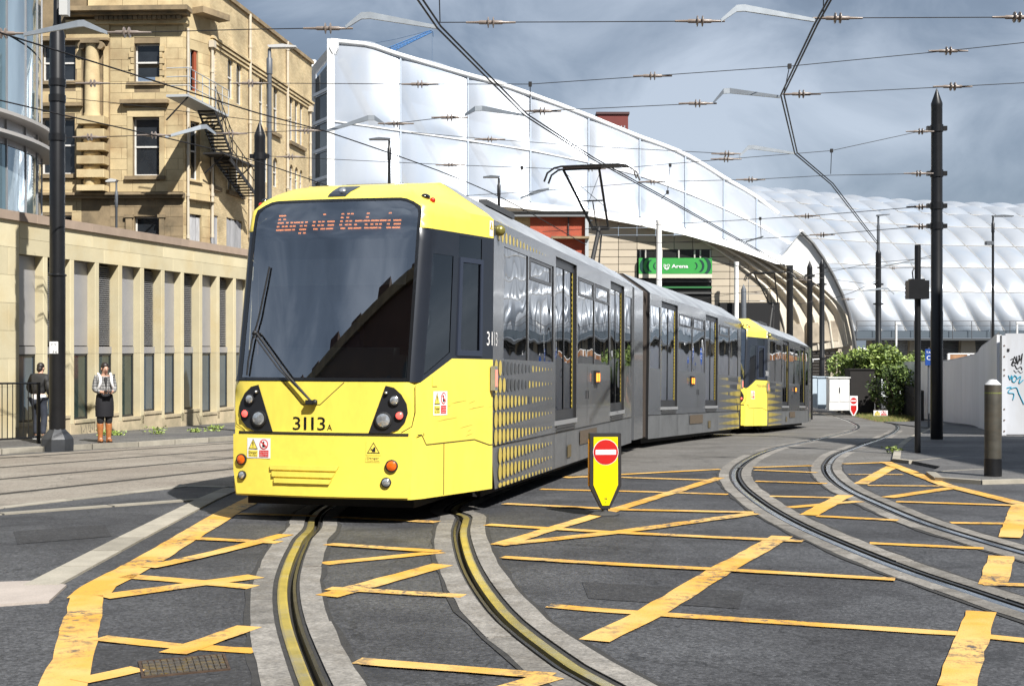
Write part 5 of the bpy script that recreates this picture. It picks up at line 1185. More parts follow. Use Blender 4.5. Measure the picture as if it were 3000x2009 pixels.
bs = MB(); p0, p1 = at(1905, 800, 91.5), at(1952, 800, 91.5); bs.prism([(p0.x + .4, 91.3, p0.z + .3), (p1.x + .1, 91.3, p0.z + .3), (p1.x + .1, 91.3, -2.4), (p0.x - 1.0, 91.3, -2.4)], (0, .3, 0)); cadd(bs, 'abutment', M('abutment_stone', (.50, .43, .33), .85, var=.25, vs=.8), va)
for k in range(9):
    for x in (1858, 1889):
        a = at(x, 806 + k * 7, 91.5); MBv = MB().box(a.x, a.x + .62, 91.48, 91.56, a.z - .06, a.z + .04); cadd(MBv, 'louvre_slat', M('dark_louvre', (.05, .045, .04), .7), va)
sh = thing('end_shell', 'bright white curved end shell between the two canopies', 'shell wall', (22, 93, -2))
OUT = [(1832, 530), (1858, 556), (1882, 590), (1905, 630), (1925, 672), (1940, 715), (1950, 760), (1957, 800)]
pol = OUT + [(1951, 800), (1950, 768), (1940, 722), (1915, 689), (1886, 662), (1847, 636), (1810, 614.5), (1782, 593)]
m = MB(); m.patch(pol, lambda x, y, o=0: at(x, y, 91.4 - (x - 1780) * .004 + o), h=18, thick=-.0); pts = [at(x, y, 91.4 - (x - 1780) * .004) for x, y in pol]; n = len(pts)
m.add(pts + [p + Vector((0, .35, 0)) for p in pts], [(i, (i + 1) % n, n + (i + 1) % n, n + i) for i in range(n)]); cadd(m, 'shell_plate', WCON, sh)
cadd(MB().tube([at(x, y, 91.2 - (x - 1780) * .004) for x, y in OUT], .13, 6), 'edge_trim', M('dark_trim', (.10, .10, .10), .5), sh)
b = MB(); p0, p1 = at(1950, 795, 92), at(2012, 800, 92); b.box(p0.x, p1.x, 91.8, 92.4, -2.4, p0.z); cadd(b, 'foot_wall', WCON, sh)

# ------------------------------------------------------------------ second canopy (cushion vault on the right)
c2n = thing('foil_vault', 'silvery foil cushion vault with a diagonal seam grid on the right', 'station canopy', (38, 105, -2.2))
SKY = [(1680, 429), (1840, 442), (1960, 455), (2060, 462), (2160, 468), (2341, 473), (2600, 476), (3200, 478)]
RV = [0, .2, .335, .473, .615, .745, .88, 1.0]
def vault(x, rho, b=0.):
    i = min(int(rho), 6); v = lerp(RV[i], RV[i + 1], rho - i); a = v * math.pi / 2
    p = at(x, lerp(757, tab(x, SKY), math.sin(a)), 98 + 30 * (1 - math.cos(a))); return p + Vector((0, -b * math.cos(a), b * math.sin(a)))
for j in range(7):
    for pi_ in range(30, 72):
        xa, xb = 56 * pi_ - 48 * j, 56 * (pi_ + 1) - 48 * (j + 1)
        if xb < 1690 or xa > 3150: continue
        def fn(u, v, j=j, pi_=pi_):
            b = (max(0, math.sin(math.pi * u)) * max(0, math.sin(math.pi * v))) ** .6 * (.40 if j else .55); return vault(56 * (pi_ + u) - 48 * (j + v), j + v, b)
        cadd(MB().grid(fn, 9, 9), 'foil_cushion', ETF2, c2n, 60)
SEAMM = M('beige_seam', (.40, .385, .36), .6)
for j in range(1, 7): cadd(MB().tube([vault(x, j, .03) for x in range(1680, 3151, 20)], .04, 4), 'seam', SEAMM, c2n)
for pi_ in range(31, 70):
    pts = [vault(56 * pi_ - 48 * (k / 4), k / 4, .02) for k in range(29) if 1660 < 56 * pi_ - 48 * (k / 4) < 3160]
    if len(pts) > 2: cadd(MB().tube(pts, .04, 4), 'seam', SEAMM, c2n)
G1 = at(1950, 757, 97.2); G2 = at(3150, 757, 97.2)
cadd(MB().box(G1.x, G2.x, 96.4, 98.2, G1.z - .5, G1.z + .02), 'gutter', M('blue_grey_gutter', (.13, .16, .19), .4, metal=.4), c2n); cadd(MB().box(G1.x, G2.x, 96.0, 98.2, G1.z - .72, G1.z - .56), 'ledge', M('dark_ledge', (.06, .065, .07), .5), c2n)
RLM = M('thin_grey_rail', (.12, .12, .13), .5)
m = MB(); m.tube([(G1.x, 96.1, G1.z + .75), (G2.x, 96.1, G1.z + .75)], .025, 4); m.tube([(G1.x, 96.1, G1.z + .4), (G2.x, 96.1, G1.z + .4)], .02, 4)
x = G1.x
while x < G2.x: m.tube([(x, 96.1, G1.z - .6), (x, 96.1, G1.z + .76)], .03, 4); x += 1.45
cadd(m, 'railing', RLM, c2n)
# wall of roller shutters and piers under the vault
wl = thing('shutter_wall', 'row of grey roller shutters between concrete piers under the foil vault', 'building', (36, 98, -2.2))
zt = G1.z - .72; SH = M('grey_shutter', (.27, .28, .29), .5, metal=.4, var=.1, vs=1); SHW = M('pale_shutter', (.62, .64, .66), .5, metal=.2)
PR = [(1985, 1992), (2080, 2094), (2197, 2228), (2300, 2330), (2420, 2450), (2540, 2570), (2660, 2690), (2780, 2810), (2900, 2930), (3020, 3050), (3140, 3160)]
for (a, b), (c_, d_) in zip(PR, PR[1:]):
    x0, x1 = at(b, 0, 98).x, at(c_, 0, 98).x; k = 26; vs = []
    for i in range(k + 1):
        z = lerp(-2.3, zt, i / k); vs += [(x0, 98, z), (x1, 98, z), (x0, 97.9, z + (zt + 2.3) / k * .5), (x1, 97.9, z + (zt + 2.3) / k * .5)]
    n = len(vs) // 2; cadd(MB().add(vs, [(2 * i, 2 * i + 1, 2 * i + 3, 2 * i + 2) for i in range(n - 1)]), 'roller_shutter', SHW if a < 2000 else SH, wl)
for a, b in PR:
    p, q = at(a, 0, 97.5).x, at(b, 0, 97.5).x; cadd(MB().prism([(p - .25, 97.4, -2.4), (q + .35, 97.4, -2.4), (q, 97.4, zt), (p, 97.4, zt)], (0, .7, 0)), 'pier', BEI, wl)
# ------------------------------------------------------------------ arena facade with its sign
ar = thing('arena_facade', 'beige panelled arena wall under the canopy', 'building', (18, 93, -2.2)); YA = 91.6
px = lambda x: (x - CX) / FPX * YA; pzz = lambda y: CAMZ + (HY - y) / FPX * YA
TILE = M('beige_wall_panel', (.47, .405, .31), .6, var=.08, vs=.5, rnd=.07); REC = (1456, 1629, 570, 712)
cadd(MB().box(px(1330), px(1690), YA + .06, YA + .3, -2.3, pzz(540)), 'backing_wall', M('dark_backing', (.05, .045, .04), .9), ar)
TWd, THt = 42.4, 16.7; me = MB().box(.02, TWd / FPX * YA - .02, -.06, .06, .02, THt / FPX * YA - .02).mesh('wall_panel', TILE)
for i in range(10):
    for j in range(16):
        x = 1329 + i * TWd; y = 738 - j * THt
        if y - THt < tab(x + TWd, BOT) - 4: continue
        if x + TWd > REC[0] + 2 and x < REC[1] - 6 and y > REC[2] + 2 and y - THt < REC[3] - 2: continue
        inst('wall_panel', me, ar, Matrix.Translation(Vector((px(x), YA, pzz(y))) - ar.location))
cadd(MB().box(px(REC[0]), px(REC[1]), YA + .04, YA + .055, pzz(REC[3]), pzz(REC[2])), 'dark_glazing', M('dark_glazing', (.02, .02, .02), .15), ar)
for x in (1462, 1474, 1511, 1550, 1586, 1599, 1622): cadd(MB().box(px(x), px(x) + .1, YA - .12, YA, pzz(592), pzz(572)), 'mullion', M('pale_mullion', (.45, .43, .40), .5), ar)
for y in (642, 655, 668): cadd(MB().box(px(1458), px(1627), YA - .1, YA - .02, pzz(y + 4), pzz(y)), 'transom', M('green_band', (.03, .16, .05), .5) if y == 655 else M('dark_transom', (.08, .08, .08), .5), ar)
sg = thing('arena_sign', 'long green arena banner with white lettering and dark curved bars', 'sign', (px(1542), YA - .4, pzz(627)))
GRN = M('sign_green', (.035, .30, .055), .5, var=.12, vs=.8); DGR = M('sign_dark_green', (.004, .045, .035), .5); CRM = M('sign_cream_strip', (.62, .57, .46), .6)
sf = lambda x, y, o=0: Vector((px(x), YA - .5 - o, pzz(y)))
m = MB().box(px(1459), px(1625.5), YA - .5, YA - .3, pzz(627), pzz(591)); cadd(m, 'banner', GRN, sg); cadd(MB().box(px(1459), px(1625.5), YA - .5, YA - .3, pzz(636.5), pzz(627.5)), 'lower_strip', CRM, sg)
def bow(cx, ry, rx, w_, sgn, a0=52):
    o = [(cx + sgn * (rx * math.cos(R(t)) - rx * math.cos(R(a0))), 609 + ry * math.sin(R(t))) for t in range(-a0, a0 + 1, 8)]; i_ = [(x - sgn * w_ * .9, y) for x, y in o]; return o + i_[::-1]
for cx_, ry, w_ in ((1588, 9, 3), (1600, 16, 6), (1612, 22.5, 9)):
    for sgn, c_ in ((1, cx_), (-1, 1542 * 2 - cx_)):
        q = [(min(1625, max(1459.5, x)), min(626.5, max(591.5, y))) for x, y in bow(c_, ry, ry * 1.0, w_, sgn, 60)]; cadd(MB().patch(q, lambda x, y, o=0: sf(x, y, .02)), 'curved_bar', DGR, sg)
m = MB(); fn = lambda x, y, o=0: sf(x, 1218 - y, .03); put_text(m, 'Arena', 1533, 1571, 604.5, 8.0, fn, 0, bold=.02); put_text(m, 'ao', 1514.5, 1529.5, 606.5, 9.5, fn, 0, bold=.0); cadd(m, 'lettering', WHT, sg)
cadd(MB().patch([(1516 + 0, 612), (1518.5, 612.5), (1522, 615), (1525.5, 612.5), (1528, 612), (1526.5, 616), (1522, 618.3), (1517.5, 616)], lambda x, y, o=0: sf(x, y, .03)), 'smile_mark', WHT, sg)
for x0, y0, y1, lbl in ((1506.5, 505, 690, 'white round column in front of the green arena banner'), (1683.5, 600, 735, 'white round column standing right of the green arena banner')):
    t_ = thing('column', lbl, 'column', at(x0, y1, 89.8)); r = 6.3 / FPX * 90.5 * (1 if x0 < 1600 else .8); h = (y1 - y0) / FPX * 90.5
    MB().lathe([(r * 1.2, -4), (r * 1.2, 0), (r, .1), (r, h - .2), (r * 1.15, h - .1), (r * 1.15, h)], 18).build('shaft', WCON, t_, 40)
m = MB(); q = [Vector((px(x), YA + .35, pzz(tab(x, BOT) + 8))) for x in (757, 916, 1070, 1170, 1335)]; m.prism([Vector((q[0].x, YA + .35, -2.3))] + q + [Vector((q[-1].x, YA + .35, -2.3))], (0, .4, 0)); cadd(m, 'lower_wall', TILE, ar)
# dark undercroft below the vault
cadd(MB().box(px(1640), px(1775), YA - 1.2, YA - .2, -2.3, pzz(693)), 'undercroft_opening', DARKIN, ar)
# ------------------------------------------------------------------ small red brick block in front
rb = thing('red_brick_annex', 'red brick block with a grey parapet beneath the white canopy', 'building', (3, 72, -1.8)); RED = brick_mat('red_brick', (.42, .075, .035), (.33, .055, .03), (.30, .12, .08), 0)
rx = lambda x: (x - CX) / FPX * 72; rz_ = lambda y: CAMZ + (HY - y) / FPX * 72
cadd(MB().box(rx(1212), rx(1337), 72, 80, -1.9, rz_(497)), 'brick_wall', RED, rb); cadd(MB().box(rx(1150), rx(1212), 72.1, 80, -1.9, rz_(497)), 'buff_wall', brick_mat('buff_brick_front', (.56, .43, .235), (.44, .32, .165), (.40, .33, .22), 0), rb)
cadd(MB().box(rx(1140), rx(1345), 71.6, 80, rz_(496.8), rz_(488)), 'parapet', M('grey_parapet', (.20, .21, .22), .6), rb); cadd(MB().box(rx(1140), rx(1345), 71.5, 80, rz_(487.8), rz_(485)), 'parapet_cap', M('black_cap', (.03, .03, .03), .6), rb)
cadd(MB().box(rx(1337.2), rx(1345), 71.7, 80, -1.9, rz_(497.2)), 'corner_cladding', M('pale_cladding', (.42, .45, .47), .5), rb); cadd(MB().box(rx(1260), rx(1346), 71.5, 72, rz_(547), rz_(542)), 'ledge', STND, rb); cadd(MB().box(rx(1298), rx(1301), 71.9, 72.0, rz_(542), rz_(497)), 'downpipe', M('dark_pipe', (.05, .03, .03), .6), rb)
# ------------------------------------------------------------------ far things: tower crane and red tower
cr_ = thing('tower_crane', 'distant blue lattice crane jib above the white canopy', 'crane', at(930, 100, 420)); BLU = M('crane_blue', (.08, .22, .48), .5)
def cra(x, y): return at(x, y, 420) - cr_.location
jt = [cra(lerp(893, 984, k / 12), lerp(108, 70, k / 12)) for k in range(13)]; jb = [cra(lerp(896, 988, k / 12), lerp(119, 74, k / 12)) for k in range(13)]; jc = [p + Vector((0, 3, 0)) for p in jt]
m = MB(); [m.tube(q, .16, 4) for q in (jt, jb, jc)]; m.build('chord', BLU, cr_); m = MB()
for k in range(12): m.tube([jt[k], jb[k + 1]], .09, 4); m.tube([jb[k], jt[k + 1]], .09, 4); m.tube([jc[k], jb[k + 1]], .09, 4); m.tube([jt[k], jb[k]], .09, 4)
m.build('bracing', BLU, cr_); m = MB(); m.tube([cra(984, 70), cra(990, 72), cra(991, 84)], .2, 4); m.tube([cra(850, 100), cra(905, 90), cra(984, 70)], .09, 4); m.tube([cra(988, 74), cra(988, 140)], .06, 4); m.tube([cra(893, 108), cra(840, 140), cra(838, 420)], .5, 6); m.build('cable', M('crane_cable', (.10, .16, .26), .6), cr_)
rt = thing('brick_tower', 'distant dark red tower block showing above the canopy edge', 'tower block', at(1400, 500, 190)); a, b = at(1366, 262, 190) - rt.location, at(1436, 500, 190) - rt.location
MB().box(a.x, b.x, 0, 12, b.z, a.z).build('wall', M('dark_red_cladding', (.16, .03, .025), .7, var=.15, vs=.3), rt); MB().box(a.x - .2, b.x + .2, -.2, 12, a.z, a.z + .35).build('parapet', M('dark_parapet', (.07, .03, .03), .6), rt)
for i in range(3): MB().box(lerp(a.x, b.x, .66 + .1 * i), lerp(a.x, b.x, .70 + .1 * i), -.1, 0, a.z - 3.2, a.z - 1.7).build('window', M('pale_window', (.35, .38, .42), .3), rt)
# ------------------------------------------------------------------ poles
PBLK = M('black_pole_paint', (.008, .0085, .010), .38, var=.3, vs=5, fine=.1, fs=40); PGRY = M('grey_pole_paint', (.10, .11, .125), .45, var=.15, vs=4); LGR = M('pale_lamp_grey', (.50, .50, .49), .5)
def pole(name, label, cat, base, prof, group=None, n=18, mat=PBLK):
    t = thing(name, label, cat, base, group=group); MB().lathe([(.0, -.3)] + prof, n).build('shaft', mat, t, 35); return t
def hgt(base, y): return CAMZ + (HY - y) / FPX * base.y - base.z
GP = 'tram wire poles'
b = gp(131, 1019, .1); s = b.y / FPX
p = pole('catenary_pole', 'big black pole with octagonal foot beside the waiting woman', 'pole', b, [(18 * s, .0), (18 * s, hgt(b, 632)), (20.5 * s, hgt(b, 631)), (20.5 * s, hgt(b, 628)), (17 * s, hgt(b, 626)), (16.6 * s, hgt(b, 80)), (8.5 * s, hgt(b, 55)), (8.2 * s, hgt(b, -60)), (.01, hgt(b, -61))], GP)
MB().lathe([(37 * s, -.1), (37.5 * s, .03), (37 * s, .14), (33 * s, .20), (21 * s, .30), (18.2 * s, .33)], 8).build('foot', M('worn_black_casting', (.03, .033, .038), .5, var=.3, vs=6), p, 20)
for y in (190, 226, 315): MB().lathe([(19 * s, hgt(b, y + 8)), (19 * s, hgt(b, y - 8))], 16).build('clamp', PBLK, p, 30)
pl = MB().box(-.09, .075, -.168, -.163, hgt(b, 808), hgt(b, 781)); o = pl.build('number_plate', WHT, p)
m = MB(); f_ = lambda x, z, o=0: Vector((x, -.170, z)); put_text(m, 'CY', -.065, .05, hgt(b, 790.5), .045, f_); put_text(m, '36', -.035, .065, hgt(b, 807), .045, f_); m.build('plate_lettering', BLK, p)
m = MB(); m.box(.12, .28, -.25, -.1, hgt(b, 42), hgt(b, 0)); m.box(.1, .2, -.1, 0, hgt(b, 20), hgt(b, 12)); m.build('floodlight', LGR, p)
def tip_pole(label, b, ytop, wpx, cl=(), name='catenary_pole', collar=None, **k):
    r = wpx / 2 / FPX * b.y; h = hgt(b, ytop); pr = [(r * 1.06, 0)] + ([(r * 1.06, hgt(b, collar)), (r, hgt(b, collar) + .02)] if collar else []) + [(r * .96, h - .42), (r * .98, h - .40), (r * .98, h - .34), (.01, h)]
    t = pole(name, label, 'pole', b, pr, GP, **k)
    for y in cl: MB().lathe([(r * 1.12, hgt(b, y) - .08), (r * 1.12, hgt(b, y) + .08)], 14).build('clamp', PBLK, t, 30); MB().box(-r * 1.75, r * 1.75, -.05, .05, hgt(b, y) - .05, hgt(b, y) + .05).build('bracket', PBLK, t)
    return t
def on_ground(x, Y, lift=0.): X = (x - CX) / FPX * Y; return Vector((X, Y, gz(X, Y) + lift))
tip_pole('thick black pointed pole rising behind the front tram roof', on_ground(594, 30, .1), 277, 26, (358,))
tip_pole('tall thick black pointed pole on the right footway', gp(2141.5, 1004, .05), 203, 26, (294, 397, 471, 517), collar=712)
b = gp(2008, 934.5); p = tip_pole('dark pointed pole with a slim street lamp on top by the bushes', b, 566, 13, (650, 695), collar=775)
m = MB(); m.tube([(0, 0, hgt(b, 575)), (0, 0, hgt(b, 515))], .10, 8); m.tube([(0, 0, hgt(b, 516)), (0, 0, hgt(b, 495))], .07, 8); m.prism([(-.1, -.15, hgt(b, 495)), (.7, -.15, hgt(b, 491)), (.7, -.15, hgt(b, 490)), (-.1, -.15, hgt(b, 491.5))], (0, .3, 0)); m.build('lamp', PGRY, p)
b = gp(1879, 926); tip_pole('dark pointed pole with a small camera arm before the white shell', b, 592, 12, (612, 650, 820), collar=812)
m = MB(); p_ = at(1866, 820, b.y); m.tube([p_ - Vector((.2, .1, .05)), p_ + Vector((.5, 0, 0))], .05, 6); m.lathe([(.16, -.15), (.2, 0), (.1, .12)], 10, Matrix.Translation(p_ - Vector((.35, 0, .08)))); m.lathe([(.1, 0), (.1, .3)], 10, Matrix.Translation(p_ + Vector((-.35, 0, .05))), 1); o = m.build('camera_unit', [LGR, M('blue_beacon', (.02, .08, .4), .3)], None, 40); tag(o, 'small white camera with blue cap on the pole behind the trams', 'camera')
tip_pole('dark pointed pole just right of the rear tram roof end', on_ground(1851, 63), 596, 13, (630, 650))
b = on_ground(1805.5, 66); r = 7.5 / FPX * 66; pole('catenary_pole', 'dark flat topped pole behind the rear tram pantograph', 'pole', b, [(r, 0), (r, hgt(b, 607)), (.01, hgt(b, 607))], GP)
b = on_ground(1700, 85); r = 6 / FPX * 85; pole('catenary_pole', 'grey pointed pole in front of the beige arena wall', 'pole', b, [(r, 0), (r, hgt(b, 662)), (.01, hgt(b, 650))], GP, mat=PGRY)
def lamp_post(label, b, ytop, wpx, arm, pale=False, name='street_lamp'):
    t = thing(name, label, 'street lamp', b, group='street lamps'); r = wpx / 2 / FPX * b.y; h = hgt(b, ytop); k = b.y / FPX
    MB().lathe([(r * 1.15, -.3), (r * 1.15, h * .45), (r, h * .46), (r * .92, h - .9), (r * 1.25, h - .88), (r * 1.25, h - .35), (r * .8, h - .3), (r * .7, h)], 10).build('shaft', PGRY if pale else PBLK, t, 40)
    a = arm * k; m = MB(); m.prism([(0, -.14, h + .02), (a, -.14, h + .16 * abs(a) * .2), (a, -.14, h + .05 + .16 * abs(a) * .2), (a * .5, -.14, h + .14), (-.05 * (1 if a > 0 else -1), -.14, h + .10)], (0, .28, 0)); m.build('lamp_head', LGR if pale else PGRY, t)
    return t
lamp_post('grey street lamp with pale head in front of the brick wall', on_ground(616, 44), 112, 11, 62, True)
lamp_post('small street lamp in front of the stone ground floor', on_ground(266, 46), 418, 6, -22, True)
lamp_post('black street lamp rising over the front tram roof', on_ground(890, 58), 322, 7.5, -46); lamp_post('black street lamp left of the big pantograph', on_ground(1140.5, 64), 408, 6.5, -36)
b = on_ground(2270, 74); t = lamp_post('tall lamp post with a floodlight behind the white hoarding', b, 497, 6, 46); m = MB(); m.box(-.42, -.02, -.2, .2, hgt(b, 560), hgt(b, 552)); m.build('floodlight', PGRY, t)
for x, y0, dx, lb in ((2049, 741, 9, 'short white lamp post above the bushes'), (2325, 740, 16, 'short white lamp post above the white hoarding')):
    b = on_ground(x, 80); t = thing('lamp_post', lb, 'lamp post', b); h = hgt(b, y0); m = MB(); m.tube([(0, 0, 0), (0, 0, h)], .06, 6); m.build('shaft', WST, t); MB().box(-.06, dx / FPX * 80, -.08, .08, h, h + .12).build('lamp_head', WST, t)

# signal post, bollard, guard rail
b = gp(2098, 1035, .05); k = b.y / FPX; t = thing('signal_post', 'thin black signal post with a square signal box', 'signal', b)
h = hgt(b, 560); MB().lathe([(7 * k, -.2), (7 * k, h * .99), (6.6 * k, h), (.01, h)], 14).build('shaft', PBLK, t, 30); hb = hgt(b, 642); m = MB(); m.box(-26 * k, 20 * k, -.16, .06, hgt(b, 684), hb); m.box(-20 * k, 12 * k, -.12, .05, hb, hb + .03); m.build('signal_box', PBLK, t)
for i in range(4): MB().lathe([(.035, -.17), (.04, -.19), (.01, -.185)], 10, Matrix.Translation((-17 * k, 0, lerp(hgt(b, 678), hb - .05, i / 3.))) @ Matrix.Rotation(R(90), 4, 'X')).build('signal_lens', M('dark_lens', (.02, .022, .03), .2), t)
MB().tube([(-8 * k, 0, hgt(b, 612)), (-13 * k, -.02, hgt(b, 622)), (-11 * k, -.02, hgt(b, 642))], .012, 6).build('cable', PBLK, t)
b = gp(2270, 1088, .05); k = b.y / FPX; t = thing('bollard', 'thick weathered grey steel bollard with black foot and white cap', 'bollard', b)
BOL = M('weathered_bollard_steel', (.105, .10, .085), .48, metal=.55, var=.3, vs=3, stretch=(1, 1, 2.2), tint=(.15, .12, .085)); r = 18.8 * k
MB().lathe([(r, hgt(b, 1047)), (r, hgt(b, 880)), (r * .99, hgt(b, 879))], 26).build('shaft', BOL, t, 30); MB().lathe([(r * 1.04, -.1), (r * 1.04, hgt(b, 1047.5)), (r, hgt(b, 1047))], 26).build('foot', PBLK, t, 30)
MB().lathe([(r * .98, hgt(b, 879)), (r * .42, hgt(b, 868)), (.01, hgt(b, 867))], 24).build('cap', M('cap_white', (.55, .56, .57), .5, var=.1, vs=9), t, 30); MB().lathe([(r * 1.004, hgt(b, 899)), (r * 1.004, hgt(b, 896.5))], 24).build('ring', M('green_band_paint', (.20, .24, .05), .6), t, 30)
g0 = gp(-70, 1022, .1); g1 = gp(88, 1013, .1); t = thing('guard_rail', 'black pedestrian guard rail at the left edge of the footway', 'railing', g1); u = g0 - g1; L_ = u.length; u.normalize(); zt_ = hgt(g1, 876)
def gpt(s, z): return u * s + Vector((0, 0, z))
MB().tube([gpt(0, 0), gpt(0, zt_ + .02)], .04, 8).build('post', PBLK, t); MB().tube([gpt(1.85, 0), gpt(1.85, zt_ + .02)], .035, 8).build('post', PBLK, t); MB().tube([gpt(0, zt_), gpt(L_, zt_)], .022, 6).build('top_rail', PBLK, t); MB().tube([gpt(0, .12), gpt(L_, .12)], .02, 6).build('bottom_rail', PBLK, t)
me = MB().tube([(0, 0, .12), (0, 0, zt_)], .009, 6).mesh('baluster', PBLK)
for i in range(1, int(L_ / .125)): inst('baluster', me, t, loc=u * (i * .125))

# no entry bollards
def entry_sign(b, y_top, label, far=False):
    k = b.y / FPX; H = hgt(b, y_top); t = thing('no_entry_bollard', label, 'traffic bollard', b, R(6) if not far else 0, 'no entry bollards'); w2 = H * .19; c = H * .10
    HOU = M('bollard_housing_black', (.02, .019, .02), .5) if not far else WHT; YF = M('fluorescent_yellow', (.80, .66, .0), .35) if not far else WHT
    out = [(-w2, H), (w2, H), (w2 * 1.02, H * .36), (w2 * .28, H * .085), (-w2 * .28, H * .085), (-w2 * 1.02, H * .36)]
    def ins(q, d): cx_, cz_ = 0, H * .55; return [(x * (1 - d / w2), cz_ + (z - cz_) * (1 - d / (H * .45))) for x, z in q]
    m = MB(); m.prism([(x, -.04, z) for x, z in out], (0, .11, 0)); m.build('housing', HOU, t)
    f = lambda x, z, o=0: Vector((x, -.043 - o, z)); MB().patch(ins(out, H * .042), f, thick=.004).build('face', YF, t)
    zc = H * .775; rr = H * .150
    m = MB(); m.patch(circ(0, zc, rr * 1.04, 28), lambda x, z, o=0: f(x, z, .006), mi=1); m.patch(circ(0, zc, rr, 28), lambda x, z, o=0: f(x, z, .008), mi=0); m.patch(rrect(-rr * .84, rr * .84, zc - rr * .2, zc + rr * .2, rr * .06), lambda x, z, o=0: f(x, z, .010), mi=1); m.build('no_entry_disc', [M('sign_red', (.50, .012, .01), .4), WHT], t)
    if far: MB().patch([(-w2 * .7, H * .56), (w2 * .7, H * .56), (w2 * .7, H * .36), (w2 * .1, H * .13), (-w2 * .1, H * .13), (-w2 * .7, H * .36)], lambda x, z, o=0: f(x, z, .006)).build('red_panel', M('sign_red', (.50, .012, .01), .4), t)
    else:
        MB().box(-w2 - .012, -w2 - .001, -.02, .03, H * .36, H * .93).build('side_strip', M('amber_strip', (.75, .33, .01), .4), t)
        m = MB(); put_text(m, 'G', -.014, .014, H * .20, .022, lambda x, z, o=0: f(x, z, .005), 0, bold=.03); m.patch(circ(0, H * .165, .006, 8), lambda x, z, o=0: f(x, z, .005)); m.build('maker_mark', BLK, t)
        MB().lathe([(.045, .0), (.035, .03), (.033, H * .10)], 12).build('stem', M('rubber_grey', (.05, .05, .052), .7), t, 40); MB().lathe([(.15, -.01), (.155, .02), (.12, .035), (.06, .045)], 6).build('foot', M('rubber_grey', (.05, .05, .052), .7), t)
entry_sign(gp(1383, 1178), 990, 'yellow bollard with a red no entry disc in the junction'); entry_sign(on_ground(1951, 66.5), 905, 'small white and red no entry bollard by the bushes', True)

# ------------------------------------------------------------------ hoarding, gate, cabinets and other things at right
HOA = M('white_hoarding', (.80, .81, .84), .55, var=.06, vs=1.2, stretch=(1, 1, .3), fine=.03, fs=20, rnd=.04); HOAC = M('hoarding_cap', (.55, .56, .58), .6)
hp = [(12.95, 33.55), (14.9, 39.2), (17.1, 46), (18.8, 51), (19.9, 55), (20.45, 59.5), (21.3, 66), (22.2, 72)]
ho = thing('hoarding_wall', 'white painted hoarding sweeping back behind the right footway', 'hoarding', (hp[0][0], hp[0][1], -.7)); hs = [Vector((p.x, p.y)) for p in spline([Vector((*q, 0)) for q in hp], 1.25)]; hn = off2(hs, -.12)
HT = lambda Y: tab(Y, [(33.7, 2.70), (38, 2.85), (46, 2.95), (55, 2.92), (59.5, 2.82), (72, 2.9)])
for i in range(len(hs) - 1):
    a, b_ = hs[i].lerp(hs[i + 1], .006), hs[i].lerp(hs[i + 1], .994); c_, d_ = hn[i].lerp(hn[i + 1], .006), hn[i].lerp(hn[i + 1], .994); m = MB()
    zz = [(gz(q.x, q.y) - .1, gz(q.x, q.y) + HT(q.y)) for q in (a, b_)]
    vs = [(a.x, a.y, zz[0][0]), (b_.x, b_.y, zz[1][0]), (b_.x, b_.y, zz[1][1]), (a.x, a.y, zz[0][1]), (c_.x, c_.y, zz[0][0]), (d_.x, d_.y, zz[1][0]), (d_.x, d_.y, zz[1][1]), (c_.x, c_.y, zz[0][1])]
    o = m.add([Vector(v) - ho.location for v in vs], [(0, 1, 2, 3), (4, 5, 6, 7), (0, 1, 5, 4), (1, 2, 6, 5), (2, 3, 7, 6), (3, 0, 4, 7)]).build('hoarding_panel', HOA, ho)
    m = MB(); q = [Vector((v[0], v[1], v[2])) - ho.location for v in (vs[3], vs[2], vs[6], vs[7])]; ctr = sum(q, Vector()) / 4; q = [Vector((ctr.x + (p.x - ctr.x) * 1.0 + (p.x - ctr.x) * .0, p.y, p.z)) for p in q]; m.prism([p + Vector(((-.05 if j < 2 else .05), 0, .002)) for j, p in enumerate(q)], (0, 0, .07)); m.build('hoarding_cap', HOAC, ho)
gt_ = thing('steel_gate', 'white steel gate with black and blue graffiti at the right edge', 'gate', (13.0, 33.4, -.66)); gl_ = gt_.location
def gx(x): return (x - CX) / FPX * 33.3
zg0, zg1 = -.62, CAMZ + (HY - 764) / FPX * 33.3
def gadd(m, n_, mat): o = m.build(n_, mat, gt_); o.matrix_local = Matrix.Translation(-gl_); return o
GW = M('gate_white', (.50, .52, .56), .5, var=.08, vs=2, stretch=(1, 1, .3), rnd=.05, tint=(.42, .42, .42)); gadd(MB().box(gx(2289), gx(2299), 33.25, 33.4, zg0, zg1 - .03), 'gate_post', GW); gadd(MB().box(gx(2299.5), gx(2349), 33.32, 33.4, zg0 + .05, zg1 + .02), 'gate_leaf', GW); [gadd(MB().box(gx(2349.5 + 90 * k), gx(2439 + 90 * k), 33.32, 33.4, zg0 + .05, zg1 + .02), 'gate_leaf', GW) for k in range(5)]
for y in (790, 815, 845, 858, 935, 960, 985): gadd(MB().lathe([(.022, 0), (.022, .012)], 8, Matrix.Translation((gx(2294), 33.25, CAMZ + (HY - y) / FPX * 33.3)) @ Matrix.Rotation(R(90), 4, 'X')), 'bolt', M('rusty_bolt', (.12, .08, .06), .6))
gadd(MB().box(gx(2303), gx(2308), 33.30, 33.32, CAMZ + (HY - 803) / FPX * 33.3, CAMZ + (HY - 797) / FPX * 33.3), 'small_label', BLK)
def scrawl(pts, r, mat, name):
    P = [Vector((gx(x), 33.312, CAMZ + (HY - y) / FPX * 33.3)) for x, y in pts]; gadd(MB().tube(spline(P, .03), r, 5), name, mat)
GB = M('graffiti_black', (.02, .02, .022), .6); GCY = M('graffiti_cyan', (.02, .28, .42), .55)
